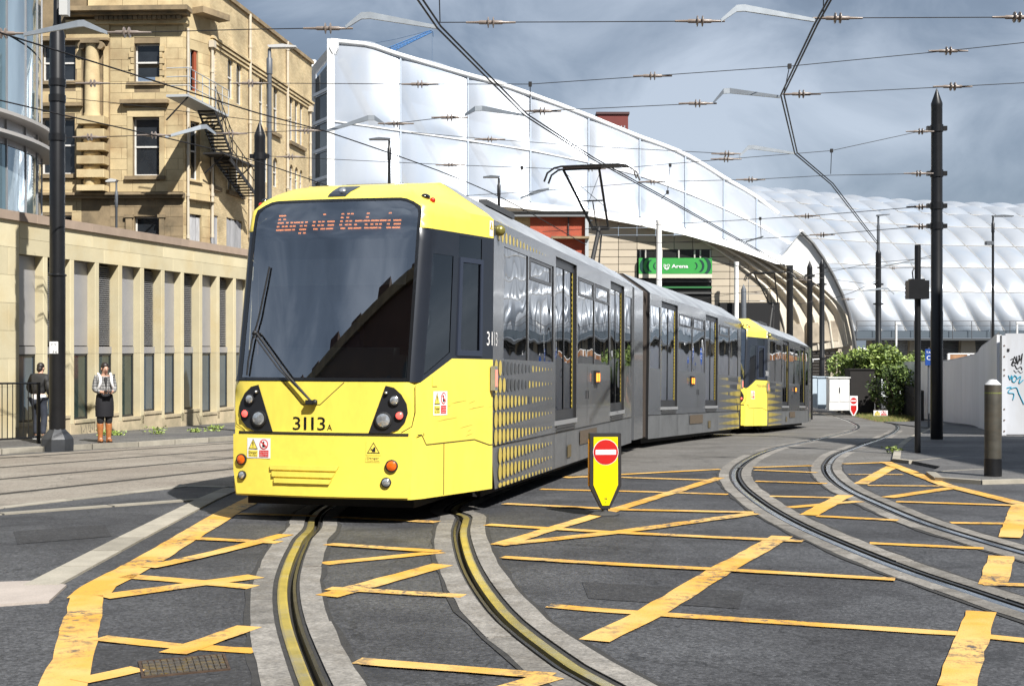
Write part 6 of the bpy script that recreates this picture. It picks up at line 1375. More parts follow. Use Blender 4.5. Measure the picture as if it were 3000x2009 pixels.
for q in ([(2311, 822), (2318, 820), (2313, 833), (2318, 836)], [(2316, 832), (2320, 815), (2324, 830), (2317, 826)], [(2325, 814), (2327, 832), (2332, 812)], [(2330, 812), (2333, 824), (2338, 808), (2335, 832)], [(2320, 833), (2326, 843), (2334, 838), (2337, 845)]): scrawl(q, .012, GB, 'black_tag')
for q in ([(2306, 858), (2310, 868), (2313, 858), (2315, 872)], [(2318, 860), (2314, 870), (2321, 873), (2325, 862), (2319, 858)], [(2326, 866), (2334, 860), (2330, 876), (2340, 868)], [(2301, 887), (2312, 885), (2305, 897), (2318, 900), (2316, 914)], [(2312, 888), (2324, 886), (2330, 900), (2341, 924)]): scrawl(q, .014, GCY, 'blue_tag')
scrawl([(2318, 846), (2324, 852), (2328, 847), (2334, 853), (2339, 849)], .006, GB, 'thin_tag')
# brown boards behind the hoarding, blue parking plates on their post
bd = thing('brown_billboard', 'brown patterned billboards showing above the white hoarding', 'billboard', at(2215, 830, 78))
for x0, x1 in ((2172, 2211), (2219, 2262)):
    a, b_ = at(x0, 838, 78) - bd.location, at(x1, 810, 78) - bd.location; MB().box(a.x, b_.x, 0, .1, a.z - 2, b_.z).build('board', M('brown_poster', (.27, .115, .045), .6, var=.5, vs=1.5, tint=(.45, .27, .15)), bd); MB().box(a.x - .08, b_.x + .08, -.02, .12, b_.z, b_.z + .07).build('frame_top', WST, bd)
for x in (2169, 2214, 2264): a = at(x, 838, 78) - bd.location; MB().box(a.x - .07, a.x + .07, -.03, .13, a.z - 2, a.z + .8).build('frame_post', WST, bd)
b = on_ground(2124, 47); bp = thing('parking_sign', 'blue sign plates half hidden behind the tall black pole', 'sign', b); MB().tube([(.0, .05, 0), (.0, .05, 3.0)], .035, 8).build('post', PGRY, bp); z0, z1 = hgt(b, 835), hgt(b, 798)
MB().box(-.15, .14, -.03, .0, z0, z1).build('plate', M('sign_blue', (.008, .055, .26), .45), bp); m = MB(); f_ = lambda x, z, o=0: Vector((x, -.034, z)); put_text(m, 'TA', -.12, .05, z1 - .16, .08, f_); put_text(m, 'C', -.10, .06, z0 + .2, .16, f_); m.build('lettering', WHT, bp)
MB().box(.10, .16, -.05, -.04, hgt(b, 808), hgt(b, 780)).build('notice', WHT, bp)
# cabinets beside the far tracks
CAB = M('white_cabinet', (.72, .72, .70), .5, var=.06, vs=2); CABB = M('pale_blue_cabinet', (.42, .50, .57), .5)
def cabinet(label, x0, x1, y0, y1, mat, Y, door=True, dep=.7, mid=True):
    a, b_ = at(x0, y1, Y), at(x1, y0, Y); t = thing('equipment_cabinet', label, 'cabinet', Vector(((a.x + b_.x) / 2, Y, a.z)), group='trackside cabinets'); w2 = (b_.x - a.x) / 2; h = b_.z - a.z
    MB().box(-w2, w2, 0, dep, -.4, h - .05).build('body', mat, t); MB().box(-w2 - .05, w2 + .05, -.06, dep + .05, h - .05, h).build('lid', mat, t)
    if door:
        for s_ in (-1, 1): MB().box(min(0, s_ * w2) + .03, max(0, s_ * w2) - .03, -.02, 0, .08, h - .12).build('door', mat, t)
        MB().box(-.02, .02, -.045, -.02, h * .4, h * .6).build('handle', BLK, t)
cabinet('white two door cabinet left of the dark wooden locker', 1896, 1942, 862, 921, CAB, 69); cabinet('pale blue cabinet half behind the slim pole', 1870, 1894, 861, 918, CABB, 71, False); cabinet('pale blue cabinet next to the rear tram end', 1852, 1868, 860, 915, CABB, 70.5, False); cabinet('tall dark brown locker beside the white cabinet', 1944, 1999, 843, 931, M('dark_brown_locker', (.009, .007, .006), .7, var=.4, vs=2), 70, False, 1.2)
b = on_ground(2013, 65.5, .1); ws = thing('warning_board', 'small white warning board lying by the far rails', 'sign', b); k = b.y / FPX; f_ = lambda x, z, o=0: Vector((x, -.02 - o, z)); m = MB(); danger_sign(m, f_, -16 * k, 16 * k, .02, 13 * k); m.build('face', [WHT, TY, BLK, REDP], ws); MB().box(-16 * k, 16 * k, -.018, .01, .02, 13 * k).build('board', WHT, ws)
b = gp(2066, 951); bf = thing('black_fence', 'black slatted fence in front of the white hoarding end', 'fence', b); e_ = gp(2108, 962); d_ = e_ - b
for i in range(16): q = d_ * (i / 15); MB().prism([q + Vector((-.09, 0, -.1)), q + Vector((.09, 0, -.1)), q + Vector((.09, 0, 1.75 - .02 * i)), q + Vector((-.09, 0, 1.75 - .02 * i))], (0, .03, 0)).build('slat', PBLK, bf)
MB().tube([Vector((0, .06, 1.3)), d_ + Vector((0, .06, 1.0))], .05, 6).build('rail', PBLK, bf)

# ------------------------------------------------------------------ overhead wires
WIRE = M('dark_wire', (.02, .019, .02), .5, metal=.3); INS = M('insulator_brown', (.22, .18, .155), .35); ARM = M('galvanised_arm', (.42, .46, .50), .42, metal=.6, var=.15, vs=6)
def cwp(x, y, hw=6.08):
    lo, hi = 4., 140.
    for _ in range(44):
        c = (lo + hi) / 2; X = (x - CX) / FPX * c
        if CAMZ + (HY - y) / FPX * c < gz(X, c) + hw: lo = c
        else: hi = c
    return at(x, y, lo)
def wire_thing(name, label, runs, r, cat='overhead wire', ins=(), arms=(), drops=(), twin=0.):
    p0 = runs[0][0]; t = thing(name, label, cat, p0, group='overhead wires')
    for q in runs:
        q = [Vector(p) - p0 for p in q]; MB().tube(q, r, 5).build('wire', WIRE, t)
        if twin: MB().tube([p + Vector((twin, 0, .02)) for p in q], r, 5).build('wire', WIRE, t)
    for c, d in ins:
        c = Vector(c) - p0; d = Vector(d).normalized(); T = Matrix.Translation(c) @ d.to_track_quat('Z', 'Y').to_matrix().to_4x4(); k = 1.
        m = MB(); m.lathe([(.014, -.34), (.018, -.17), (.028, -.15), (.028, -.05), (.075, -.04), (.075, -.03), (.028, -.02), (.028, .02), (.075, .03), (.075, .04), (.028, .05), (.028, .15), (.018, .17), (.014, .34)], 10, T); m.build('insulator', INS, t, 40)
    for q in arms:
        q = [Vector(p) - p0 for p in q]; m = MB(); up = Vector((0, 0, .045)); n = len(q); vs = []
        for i, p in enumerate(q): hh = up * (.5 if i in (0, n - 1) else 1.); vs += [p - hh + Vector((0, -.02, 0)), p + hh + Vector((0, -.02, 0)), p + hh + Vector((0, .02, 0)), p - hh + Vector((0, .02, 0))]
        m.add(vs, [(i * 4 + j, i * 4 + (j + 1) % 4, i * 4 + 4 + (j + 1) % 4, i * 4 + 4 + j) for i in range(n - 1) for j in range(4)] + [(0, 1, 2, 3), (n * 4 - 4, n * 4 - 3, n * 4 - 2, n * 4 - 1)]); m.build('registration_arm', ARM, t)
    for a, b_ in drops: MB().tube([Vector(a) - p0, Vector(b_) - p0], .008, 4).build('dropper', WIRE, t); MB().box(-.03, .03, -.03, .03, -.04, .04, T=Matrix.Translation(Vector(a) - p0)).build('clip', WIRE, t)
    return t
def sp3(pts): return spline(pts, 1.2)
A_ = [cwp(*q) for q in ((935, -30), (955, 0), (1000, 65), (1200, 265), (1352, 363), (1530, 461), (1700, 556), (1800, 612), (1850, 645))]
wire_thing('contact_wire', 'dark contact wire sweeping down to the big pantograph', [A_], .014, twin=.05)
wire_thing('contact_wire', 'dark contact wire zigzagging over the empty right hand track', [[cwp(*q) for q in ((1915, -40), (1893, 0), (1860, 60), (1785, 218), (1817, 352), (1900, 422), (2005, 558))]], .014, twin=.05)
wire_thing('contact_wire', 'upper of two contact wires crossing the stone building to the front tram', [sp3([cwp(*q) for q in ((-60, 55), (14, 80), (293, 167), (585, 258), (749, 302), (1112, 436), (1340, 560))])], .013)
wire_thing('contact_wire', 'lower of two contact wires crossing the stone building to the front tram', [sp3([cwp(*q) for q in ((-60, 215), (0, 230), (150, 265), (376, 315), (585, 369), (820, 450))])], .013)
def X3(*q): return [at(*p) for p in q]
H = (1, 0, 0)
wire_thing('span_wire', 'topmost span wire crossing the sky over both tracks', [X3((255, 76, 17.6), (340, 74, 17.6), (565, 68, 17.5), (790, 64, 17.4)), X3((1003, 52, 17.4), (1300, 51, 17.4), (1645, 49, 17.3)), X3((1872, 42, 17.3), (2341, 40, 17.3), (2560, 39, 17.3)), X3((-80, 78, 17.7), (14, 77, 17.7))], .007,
    ins=[(p, H) for p in X3((290, 75, 17.6), (750, 65.5, 17.4), (1122, 52, 17.4), (1600, 49, 17.3), (1915, 42, 17.3), (2325, 40, 17.3), (8, 77, 17.7))], arms=[X3((55, 80, 17.7), (178, 55, 17.6), (192, 54, 17.6), (246, 76, 17.6)), X3((790, 63, 17.4), (826, 37, 17.4), (846, 36, 17.4), (1000, 63, 17.4)), X3((1648, 48, 17.3), (1684, 20, 17.3), (1702, 19, 17.3), (1862, 47, 17.3))], drops=[X3((1004, -20, 17.4), (1006, 52, 17.4)), X3((1883, -20, 17.3), (1882, 42, 17.3))])
wire_thing('span_wire', 'upper headspan wire from the big left pole rising to the right', [X3((150, 190, 25.3), (260, 192, 25), (650, 191, 24), (960, 193, 23.3), (1212, 193, 22.6), (1492, 174, 22.2), (1805, 152, 22), (2165, 117, 21.8), (2341, 98, 21.6), (2560, 76, 21.5))], .007,
    ins=[(p, H) for p in X3((212, 191, 25.1), (573, 191, 24.2), (960, 193, 23.3), (1492, 174, 22.2), (2168, 117, 21.8))], drops=[X3((1212, 193, 22.6), (1212, 255, 22.8)), X3((1805, 152, 22), (1792, 214, 22))])
wire_thing('span_wire', 'lower headspan wire carrying bent arms across the middle', [X3((152, 225, 25.3), (275, 237, 25), (585, 276, 24.6), (742, 299, 24.4)), X3((882, 285, 24), (1060, 264, 23.5)), X3((1205, 262, 23), (1240, 254, 22.9), (1628, 236, 22.6)), X3((1792, 218, 22.2), (2150, 200, 22), (2341, 190, 21.9), (2560, 178, 21.8))], .007,
    ins=[(p, H) for p in X3((905, 283, 24), (1028, 269, 23.6), (1240, 254.5, 22.9), (1595, 237, 22.6), (1832, 215.5, 22.2), (2178, 198.5, 22))], arms=[X3((747, 300, 24.3), (842, 270, 24.1), (856, 270, 24.1), (880, 285, 24)), X3((1062, 264, 23.5), (1086, 249, 23.3), (1102, 248, 23.3), (1198, 264, 23)), X3((1630, 236, 22.6), (1654, 209, 22.5), (1668, 208, 22.5), (1783, 222, 22.2))])
wire_thing('span_wire', 'low span wire from the left pole over the stone windows', [X3((150, 315, 25.3), (376, 309, 25.6)), X3((494, 307, 26), (740, 297, 26.5))], .007, ins=[(p, H) for p in X3((205, 314, 25.4), (352, 309.5, 25.6), (528, 306, 26.1), (700, 299, 26.4))], arms=[X3((378, 314, 25.6), (460, 291, 25.8), (472, 290, 25.8), (494, 307, 26))])
wire_thing('span_wire', 'span wire from the black pointed pole behind the front tram to the right pole', [X3((604, 357, 30), (1020, 377, 29), (1290, 387, 28.5), (1440, 383, 28), (1650, 365, 28), (1900, 345, 28.5), (2125, 296, 29))], .007, ins=[(p, H) for p in X3((665, 359, 29.8), (1030, 377.5, 29), (1350, 386, 28.3), (1660, 364, 28), (2105, 301, 29))], drops=[X3((1193, 384, 28.7), (1188, 428, 28.7)), X3((1901, 345, 28.5), (1899, 398, 28.6))])
wire_thing('span_wire', 'span wire with a bent arm ending at the right contact wire', [X3((940, 303, 28), (1120, 319, 28), (1400, 338, 27.8), (1690, 353, 27.5))], .007, ins=[(p, H) for p in X3((1120, 319, 28), (1662, 352, 27.5))], arms=[X3((1690, 358, 27.5), (1710, 338, 27.5), (1722, 337, 27.5), (1815, 351, 27.5))])
wire_thing('span_wire', 'span wire passing behind the big pantograph to the right pole', [X3((1060, 448, 33), (1190, 440, 32), (1495, 416, 30), (1715, 411, 29.5), (1900, 401, 29.2), (2128, 397, 29))], .007, ins=[(p, H) for p in X3((1492, 416, 30), (1716, 411, 29.5), (2100, 397, 29))], arms=[X3((1190, 453, 32), (1230, 438, 31.8), (1255, 432, 31.7))], drops=[X3((1532, 378, 29), (1526, 440, 29)), X3((1526, 440, 29), (1512, 455, 29))])
wire_thing('span_wire', 'span wire across the white canopy low above the arena', [X3((1240, 530, 44), (1500, 514, 40), (1700, 503, 36), (1860, 493, 33), (2130, 471, 29.5))], .009, ins=[(p, H) for p in X3((1845, 494, 33.3), (2105, 473, 29.8))], drops=[X3((1738, 500, 35.4), (1740, 545, 36))])
wire_thing('span_wire', 'lowest span wire meeting the right pole', [X3((1480, 556, 44), (1700, 548, 38), (1890, 536, 34), (2130, 516, 29.5))], .009, ins=[(p, H) for p in X3((1880, 537, 34.2), (2105, 518, 30))], arms=[X3((1705, 553, 38), (1745, 541, 37.5))])
FW = [X3((1600, 585, 55), (1800, 640, 60), (2005, 600, 62), (2130, 590, 60)), X3((1480, 640, 70), (1805, 636, 66), (1851, 632, 63), (2005, 652, 63)), X3((1500, 700, 80), (1700, 668, 80), (1805, 662, 66), (1879, 652, 62)), X3((1820, 696, 60), (1900, 684, 60), (1950, 668, 61), (2008, 640, 62)), X3((1879, 614, 62), (2005, 613, 62), (2128, 612, 62))]
for q, lb_ in zip(FW, ('thin far wire dipping behind the rear pantograph', 'thin far wire linking three dark poles behind the trams', 'thin far wire in front of the arena wall', 'drooping far contact wire before the white shell', 'level far wire between the pole with lamp and the tall pole')): wire_thing('far_wire', lb_, [q], .013, ins=[(q[1] + Vector((.8, 0, 0)), H)])
wire_thing('far_wire', 'far bent arm over the foil vault right of the lamp pole', [X3((2012, 612, 63), (2128, 585, 62))], .012, arms=[X3((2015, 607, 63), (2080, 600, 63), (2092, 602, 63), (2106, 612, 63)), X3((1975, 665, 63), (2012, 660, 63), (2030, 660, 63), (2044, 672, 63))])

# ------------------------------------------------------------------ vegetation
LEAF = [M('leaf_bright', (.27, .35, .085), .6, var=.3, vs=3, rnd=.1), M('leaf_mid', (.16, .23, .055), .6, var=.3, vs=3), M('leaf_dark', (.05, .085, .022), .65, var=.3, vs=3)]
BARK = M('bark', (.08, .06, .045), .9)
def foliage(c, rad, n, sz, seed, squash=1., dead=0):
    rr = random.Random(seed); m = MB(); cl = [(Vector((rr.gauss(0, .45) * rad[0], rr.gauss(0, .45) * rad[1], rr.uniform(-.8, .75) * rad[2])), rr.uniform(.25, .5)) for _ in range(34)]
    for i in range(n):
        b, s = cl[i % len(cl)]; d = Vector((rr.gauss(0, 1), rr.gauss(0, 1), rr.gauss(0, 1))).normalized() * s * (rr.random() ** .4); p = Vector(c) + b + Vector((d.x * rad[0], d.y * rad[1], d.z * rad[2]))
        a = Vector((rr.gauss(0, 1), rr.gauss(0, 1), rr.gauss(0, .7))).normalized(); q = a.cross(Vector((rr.gauss(0, 1), rr.gauss(0, 1), rr.gauss(0, 1)))).normalized(); k = sz * rr.uniform(.6, 1.3)
        m.add([p - a * k, p + q * k * .5, p + a * k, p - q * k * .5], [(0, 1, 2, 3)], 0 if rr.random() < .45 else (1 if rr.random() < .7 else 2))
    return m
def bush(label, c, rad, n, sz, seed, mats=None):
    t = thing('bush', label, 'bush', (c.x, c.y, gz(c.x, c.y)), group='bushes by the hoarding'); z = c.z - gz(c.x, c.y); foliage((0, 0, z), rad, n, sz, seed).build('crown', mats or LEAF, t); rr = random.Random(seed); m = MB()
    for i in range(7): m.tube([(rr.uniform(-.4, .4), rr.uniform(-.3, .3), -.1), (rr.uniform(-1, 1) * rad[0] * .4, rr.uniform(-.5, .5) * rad[1], z * .6), (rr.uniform(-1, 1) * rad[0] * .6, rr.uniform(-.6, .6) * rad[1], z + rad[2] * .5)], [.05, .035, .015], 5)
    m.build('stem', BARK, t)
bush('bright green bush above the white cabinets', at(1962, 832, 72.5), (1.3, 1.2, .9), 2600, .11, 1); bush('tall bright bush left of the lamp pole', at(1998, 824, 72.5), (1.2, 1.3, 1.05), 2400, .11, 2); bush('rounded bush right of the lamp pole', at(2045, 832, 73), (1.3, 1.2, .85), 2300, .11, 3); bush('small bush left of the wooden locker', at(1928, 842, 74), (.9, 1, .75), 1400, .1, 5)
bush('bush tucked behind the signal post', at(2092, 834, 76), (1.1, 1.1, .7), 1600, .11, 6)
bush('dark clipped hedge below the lamp pole', at(2044, 890, 68), (.95, 1.2, 1.35), 3600, .10, 4, [LEAF[1], LEAF[2], LEAF[2]])
GRS = [M('dry_grass', (.20, .17, .055), .8, var=.3, vs=4), M('green_grass', (.11, .14, .03), .8, var=.3, vs=4)]
rr = random.Random(11); m = MB(); GPOL = [(1948, 951), (1975, 944), (2030, 946), (2080, 950), (2096, 962), (2060, 966), (2010, 965)]
for i in range(5200):
    x, y = rr.uniform(1945, 2098), rr.uniform(942, 968)
    if not inpoly(x, y, GPOL): continue
    p = gp(x, y); h_ = rr.uniform(.05, .22); d = Vector((rr.uniform(-.06, .06), rr.uniform(-.06, .06), h_)); m.add([p + Vector((-.015, 0, 0)), p + Vector((.015, 0, 0)), p + d], [(0, 1, 2)], 0 if rr.random() < .5 else 1)
tag(m.build('grass', GRS), 'strip of rough yellowing grass beside the far rails', 'grass', kind='stuff')
gpch = ground_patch('verge', xy([(1905, 940), (1960, 934), (2100, 936), (2112, 958), (2060, 967), (2000, 964), (1950, 952)]), .012, M('bare_soil', (.10, .075, .05), .95, var=.4, vs=2, tint=(.16, .12, .07)), None, 1., True); tag(gpch, 'bare soil verge around the far no entry bollard', None, kind='structure')
for i, (x, y, s_, lb_) in enumerate(((243, 993, 1.0, 'green weed at the wall foot right of the big pole'), (270, 992.5, .8, 'green weed between the big pole and the woman'), (358, 990, 1.3, 'broad green weed just right of the woman boots'), (448, 986, .6, 'small weed at the middle of the sandstone plinth'), (490, 983.5, 1.1, 'leafy weed under the fifth window from the tram'), (580, 975, .8, 'weed near the tram by the sandstone plinth'), (2046, 1030, .9, 'tuft of grass at the corner of the right hand kerb'))):
    b = gp(x if x > 1000 else x - 2, y + (2 if x < 1000 else 6), .1 if x < 1000 else .0); t = thing('weed', lb_, 'weed', b, group='weeds'); foliage((0, 0, .07 * s_), (.20 * s_, .12 * s_, .08 * s_), 130, .035, 40 + i).build('leaves', [LEAF[0], LEAF[0], LEAF[1]], t)
# ------------------------------------------------------------------ behind the camera: terrace seen in the windscreen, block added to shade the footway
DBR = M('dark_brick', (.10, .055, .04), .85, var=.2, vs=.8); DWN = M('dark_pane', (.03, .035, .045), .08)
def block(label, O, u, Ln, H, dep, name='offcamera_block'):
    t = thing(name, label, 'building', (O[0], O[1], gz(O[0], max(-12, O[1])))); T = local(t, (O[0], O[1], 0), u); o = MB().box(0, Ln, 0, dep, -1, H).build('wall', DBR, t); o.matrix_local = T
    o = MB().box(-.2, Ln + .2, -.25, dep, H, H + .5).build('parapet', STND, t); o.matrix_local = T; me = MB().box(0, 1.1, -.06, .0, 0, 1.8).mesh('window', DWN); ms = MB().box(-.1, 1.2, -.14, .0, -.15, 0).mesh('sill', STND)
    for i in range(int(Ln / 4.2)): o = MB().box(1 + i * 4.2, 2.6 + i * 4.2, .2, 2, H + .5, H + .9 + .3 * (i % 2)).build('chimney', DBR, t); o.matrix_local = T
    for i in range(int(Ln / 2.6)):
        for j in range(int(H / 3.3)): inst('window', me, t, T @ Matrix.Translation((.8 + i * 2.6, 0, 1.2 + j * 3.3))); inst('sill', ms, t, T @ Matrix.Translation((.8 + i * 2.6, 0, 1.2 + j * 3.3)))
block('dark brick terrace mirrored in the tram windscreen', (1, -11.5), (-39, -6), 60, 16.0, 9)
block('dark brick block shading the footway by the grey bollard', (15.5, 18.5), (0, -1), 38, 15.5, 12)

# ------------------------------------------------------------------ people
def skin(verts, edges, sub=2):
    """one continuous surface grown round a skeleton; verts: name -> (x, y, z, radius)"""
    nm = list(verts); me = bpy.data.meshes.new('figure'); me.from_pydata([verts[k][:3] for k in nm], [(nm.index(a), nm.index(b)) for a, b in edges], [])
    ob_ = bpy.data.objects.new('figure', me); C.objects.link(ob_); ob_.modifiers.new('s', 'SKIN')
    for i, k in enumerate(nm):
        r = verts[k][3]; me.skin_vertices[0].data[i].radius = (r, r) if not isinstance(r, tuple) else r
    me.skin_vertices[0].data[0].use_root = True
    sm = ob_.modifiers.new('u', 'SUBSURF'); sm.levels = sub; sm.render_levels = sub
    dg = bpy.context.evaluated_depsgraph_get(); out_ = bpy.data.meshes.new_from_object(ob_.evaluated_get(dg)); bpy.data.objects.remove(ob_); out_.polygons.foreach_set('use_smooth', [True] * len(out_.polygons)); return out_
def skinned(name, verts, edges, mat, par, sub=2):
    me = skin(verts, edges, sub); me.name = name; me.materials.append(mat); return inst(name, me, par)
def chain(*k): return list(zip(k, k[1:]))
SKN = M('skin', (.52, .30, .21), .55, var=.08, vs=20); HAIR = M('dark_hair', (.018, .012, .010), .5, var=.3, vs=40)
def head_parts(par, c, yaw, pitch, hair_len=.0, bun=False):
    T = Matrix.Translation(c) @ Matrix.Rotation(yaw, 4, 'Z') @ Matrix.Rotation(pitch, 4, 'X')      # face looks to local -y
    m = MB(); m.ball((0, .03, .042), (.082, .088, .088), 14); 
    if bun: m.ball((0, .10, .06), (.04, .04, .04), 10)
    m.ball((0, .05, -.02), (.072, .062, .085), 12); o = m.build('hair', HAIR, par, 60); o.matrix_local = T
    m = MB()
    for s in (-1, 1): m.ball((s * .076, .01, -.01), (.012, .02, .028), 8)
    o = m.build('ears', SKN, par, 60); o.matrix_local = T
    m = MB(); m.ball((-.03, -.088, .012), (.012, .008, .007), 6); m.ball((.03, -.088, .012), (.012, .008, .007), 6); m.box(-.024, .024, -.092, -.082, -.054, -.047, 1); o = m.build('eyes_and_mouth', [M('eye_dark', (.03, .02, .02), .3), M('lip', (.35, .10, .09), .5)], par); o.matrix_local = T
    return T
def hand(v, e, w, pts, s, d, side):
    """palm and five fingers from wrist key w; d is the pointing direction, side the across direction"""
    d = Vector(d).normalized(); a = Vector(side).normalized(); p = Vector(v[w][:3]); n = d.cross(a); k = pts
    v[k + 'palm'] = (*(p + d * .055), (.032, .018)); e.append((w, k + 'palm'))
    for i, (o, ln) in enumerate(((-.027, .060), (-.009, .07), (.010, .066), (.027, .052))):
        b = p + d * .085 + a * o; v[f'{k}f{i}'] = (*b, .0095); v[f'{k}g{i}'] = (*(b + d * ln * .5 - n * .012 * s), .0085); v[f'{k}h{i}'] = (*(b + d * ln * .8 - n * .034 * s), .007); e += [(k + 'palm', f'{k}f{i}'), (f'{k}f{i}', f'{k}g{i}'), (f'{k}g{i}', f'{k}h{i}')]
    b = p + d * .035 - a * .034; v[k + 't0'] = (*b, .011); v[k + 't1'] = (*(b + d * .03 - a * .015 - n * .012 * s), .0095); e += [(k + 'palm', k + 't0'), (k + 't0', k + 't1')]
def body(par, J, arms_out, head, seat=False):
    v = {'pelvis': (0, J['py'], J['pz'], (.135, .095)), 'waist': (*J['waist'], (.115, .085)), 'chest': (*J['chest'], (.145, .095)), 'neckb': (*J['neckb'], (.075, .06)), 'neck': (*J['neck'], .05), 'head': (*head, (.072, .085)), 'crown': (head[0] + J.get('tx', 0) * .5, head[1] + .012, head[2] + .075, (.06, .068)), 'nose': (*J['nose'], .014)}
    e = chain('pelvis', 'waist', 'chest', 'neckb', 'neck', 'head', 'crown') + [('head', 'nose')]
    for s in ('l', 'r'):
        for q, r in (('sh', .058), ('el', .042), ('wr', .028)): v[s + q] = (*J[s + q], r)
        for q, r in (('hip', .088), ('kn', .058), ('an', .04), ('to', .034)): v[s + q] = (*J[s + q], r)
        e += [('chest', s + 'sh')] + chain(s + 'sh', s + 'el', s + 'wr') + [('pelvis', s + 'hip')] + chain(s + 'hip', s + 'kn', s + 'an', s + 'to')
    for s, (d, a) in arms_out.items(): hand(v, e, s + 'wr', s, 1 if s == 'r' else -1, d, a)
    return v, e
def check_cloth():
    m = M('checked_wool', (.42, .42, .42), .9); n = m.node_tree.nodes; l = m.node_tree.links; p = n['Principled BSDF']; tc_ = n.new('ShaderNodeTexCoord'); sp = n.new('ShaderNodeSeparateXYZ'); l.new(tc_.outputs['Object'], sp.inputs[0]); last = None
    for ax in (0, 2):
        a = n.new('ShaderNodeMath'); a.operation = 'MULTIPLY'; a.inputs[1].default_value = 17; l.new(sp.outputs[ax], a.inputs[0]); f = n.new('ShaderNodeMath'); f.operation = 'FRACT'; l.new(a.outputs[0], f.inputs[0]); g = n.new('ShaderNodeMath'); g.operation = 'LESS_THAN'; g.inputs[1].default_value = .2; l.new(f.outputs[0], g.inputs[0])
        if last is None: last = g
        else: mx_ = n.new('ShaderNodeMath'); mx_.operation = 'MAXIMUM'; l.new(last.outputs[0], mx_.inputs[0]); l.new(g.outputs[0], mx_.inputs[1]); last = mx_
    x = n.new('ShaderNodeMix'); x.data_type = 'RGBA'; l.new(last.outputs[0], x.inputs[0]); x.inputs[6].default_value = (.27, .27, .265, 1); x.inputs[7].default_value = (.05, .05, .055, 1); l.new(x.outputs[2], p.inputs['Base Color']); return m
fb = gp(239, 1011, .1); wo = thing('person', 'woman in checked grey jacket, black skirt and tan boots holding a phone', 'person', fb, R(30)); hs_ = (fb.y / FPX * 181) / 1.66; wo.scale = (hs_,) * 3
J = dict(py=.01, pz=.90, waist=(0, .005, 1.05), chest=(0, .01, 1.26), neckb=(0, .01, 1.40), neck=(0, -.012, 1.455), nose=(.012, -.135, 1.505), lsh=(-.165, .01, 1.355), lel=(-.205, .01, 1.10), lwr=(-.09, -.20, 1.055), rsh=(.165, .01, 1.355), rel=(.205, .01, 1.10), rwr=(.11, -.19, 1.06),
         lhip=(-.085, .0, .84), lkn=(-.085, -.01, .46), lan=(-.08, .02, .09), lto=(-.085, -.09, .05), rhip=(.085, .0, .84), rkn=(.085, -.01, .46), ran=(.085, .02, .09), rto=(.10, -.09, .05))
v, e = body(wo, J, {'l': ((.8, -.6, .05), (.2, .1, 1)), 'r': ((-.75, -.65, .05), (-.2, .1, 1))}, (.006, -.045, 1.535)); skinned('body', v, e, SKN, wo)
head_parts(wo, Vector((.006, -.038, 1.545)), R(14), R(15), bun=True)
g = MB(); 
for s in (-1, 1): g.tube([Vector((s * .033 + .02 * math.cos(R(a)), -.105, .004 + .016 * math.sin(R(a)))) for a in range(0, 361, 45)], .0025, 4)
o = g.build('glasses', BLK, wo); o.matrix_local = Matrix.Translation((.012, -.045, 1.535)) @ Matrix.Rotation(R(8), 4, 'Z') @ Matrix.Rotation(R(15), 4, 'X')
CHK = check_cloth()
v = {'c0': (0, .005, 1.00, (.175, .125)), 'c1': (0, .005, 1.10, (.165, .12)), 'c2': (0, .01, 1.25, (.18, .125)), 'c3': (0, .012, 1.36, (.125, .085)), 'c4': (0, .012, 1.405, (.085, .065))}; e = chain('c0', 'c1', 'c2', 'c3', 'c4')
for s in ('l', 'r'):
    v[s + 's'] = (*J[s + 'sh'], .082); v[s + 'e'] = (*J[s + 'el'], .066); w_ = Vector(J[s + 'el']).lerp(Vector(J[s + 'wr']), .86); v[s + 'w'] = (*w_, .05); e += [('c2', s + 's')] + chain(s + 's', s + 'e', s + 'w')
skinned('jacket', v, e, CHK, wo); MB().prism([(-.035, -.118, 1.36), (.04, -.118, 1.36), (.012, -.142, 1.14)], (0, .02, 0)).build('black_top', BLK, wo)
SKT = M('black_skirt', (.005, .005, .008), .8); MB().lathe([(.145, 1.04), (.17, .98), (.188, .84), (.192, .70), (.186, .545), (.16, .54)], 22, Matrix.Translation((0, .0, 0)), 0, .74).build('skirt', SKT, wo, 50)
BOO = M('tan_leather', (.36, .135, .045), .35, var=.25, vs=14)
for s, x in (('l', -.085), ('r', .088)):
    skinned('tights', {'a': (x, -.005, .64, .085), 'b': (x, -.005, .5, .08), 'c': (x, .0, .36, .075)}, chain('a', 'b', 'c'), M('black_tights', (.012, .012, .014), .8), wo)
    MB().lathe([(.060, .44), (.068, .43), (.070, .36), (.064, .27), (.056, .18), (.050, .12), (.054, .06), (.05, .0)], 16, Matrix.Translation((x, .015, 0))).build('boot_shaft', BOO, wo, 50)
    m = MB(); sg_ = 1 if s == 'r' else -.5; m.ball((x + .01 * sg_, -.055, .042), (.048, .105, .042), 14); m.box(x - .04, x + .04, .02, .075, -.003, .04, 0); m.box(x - .045 + .01 * sg_, x + .045 + .01 * sg_, -.15, .03, -.003, .012, 1); m.build('boot_foot', [BOO, M('boot_sole', (.05, .03, .02), .8)], wo, 50)
ph = thing('phone', 'small dark phone held in both hands by the woman', 'phone', fb); ph.rotation_euler = wo.rotation_euler; ph.scale = wo.scale; o = MB().box(-.037, .037, -.075, .075, -.004, .004).build('case', BLKG, ph); o.matrix_local = Matrix.Translation((.01, -.285, 1.085)) @ Matrix.Rotation(R(28), 4, 'X') @ Matrix.Rotation(R(90), 4, 'Z')
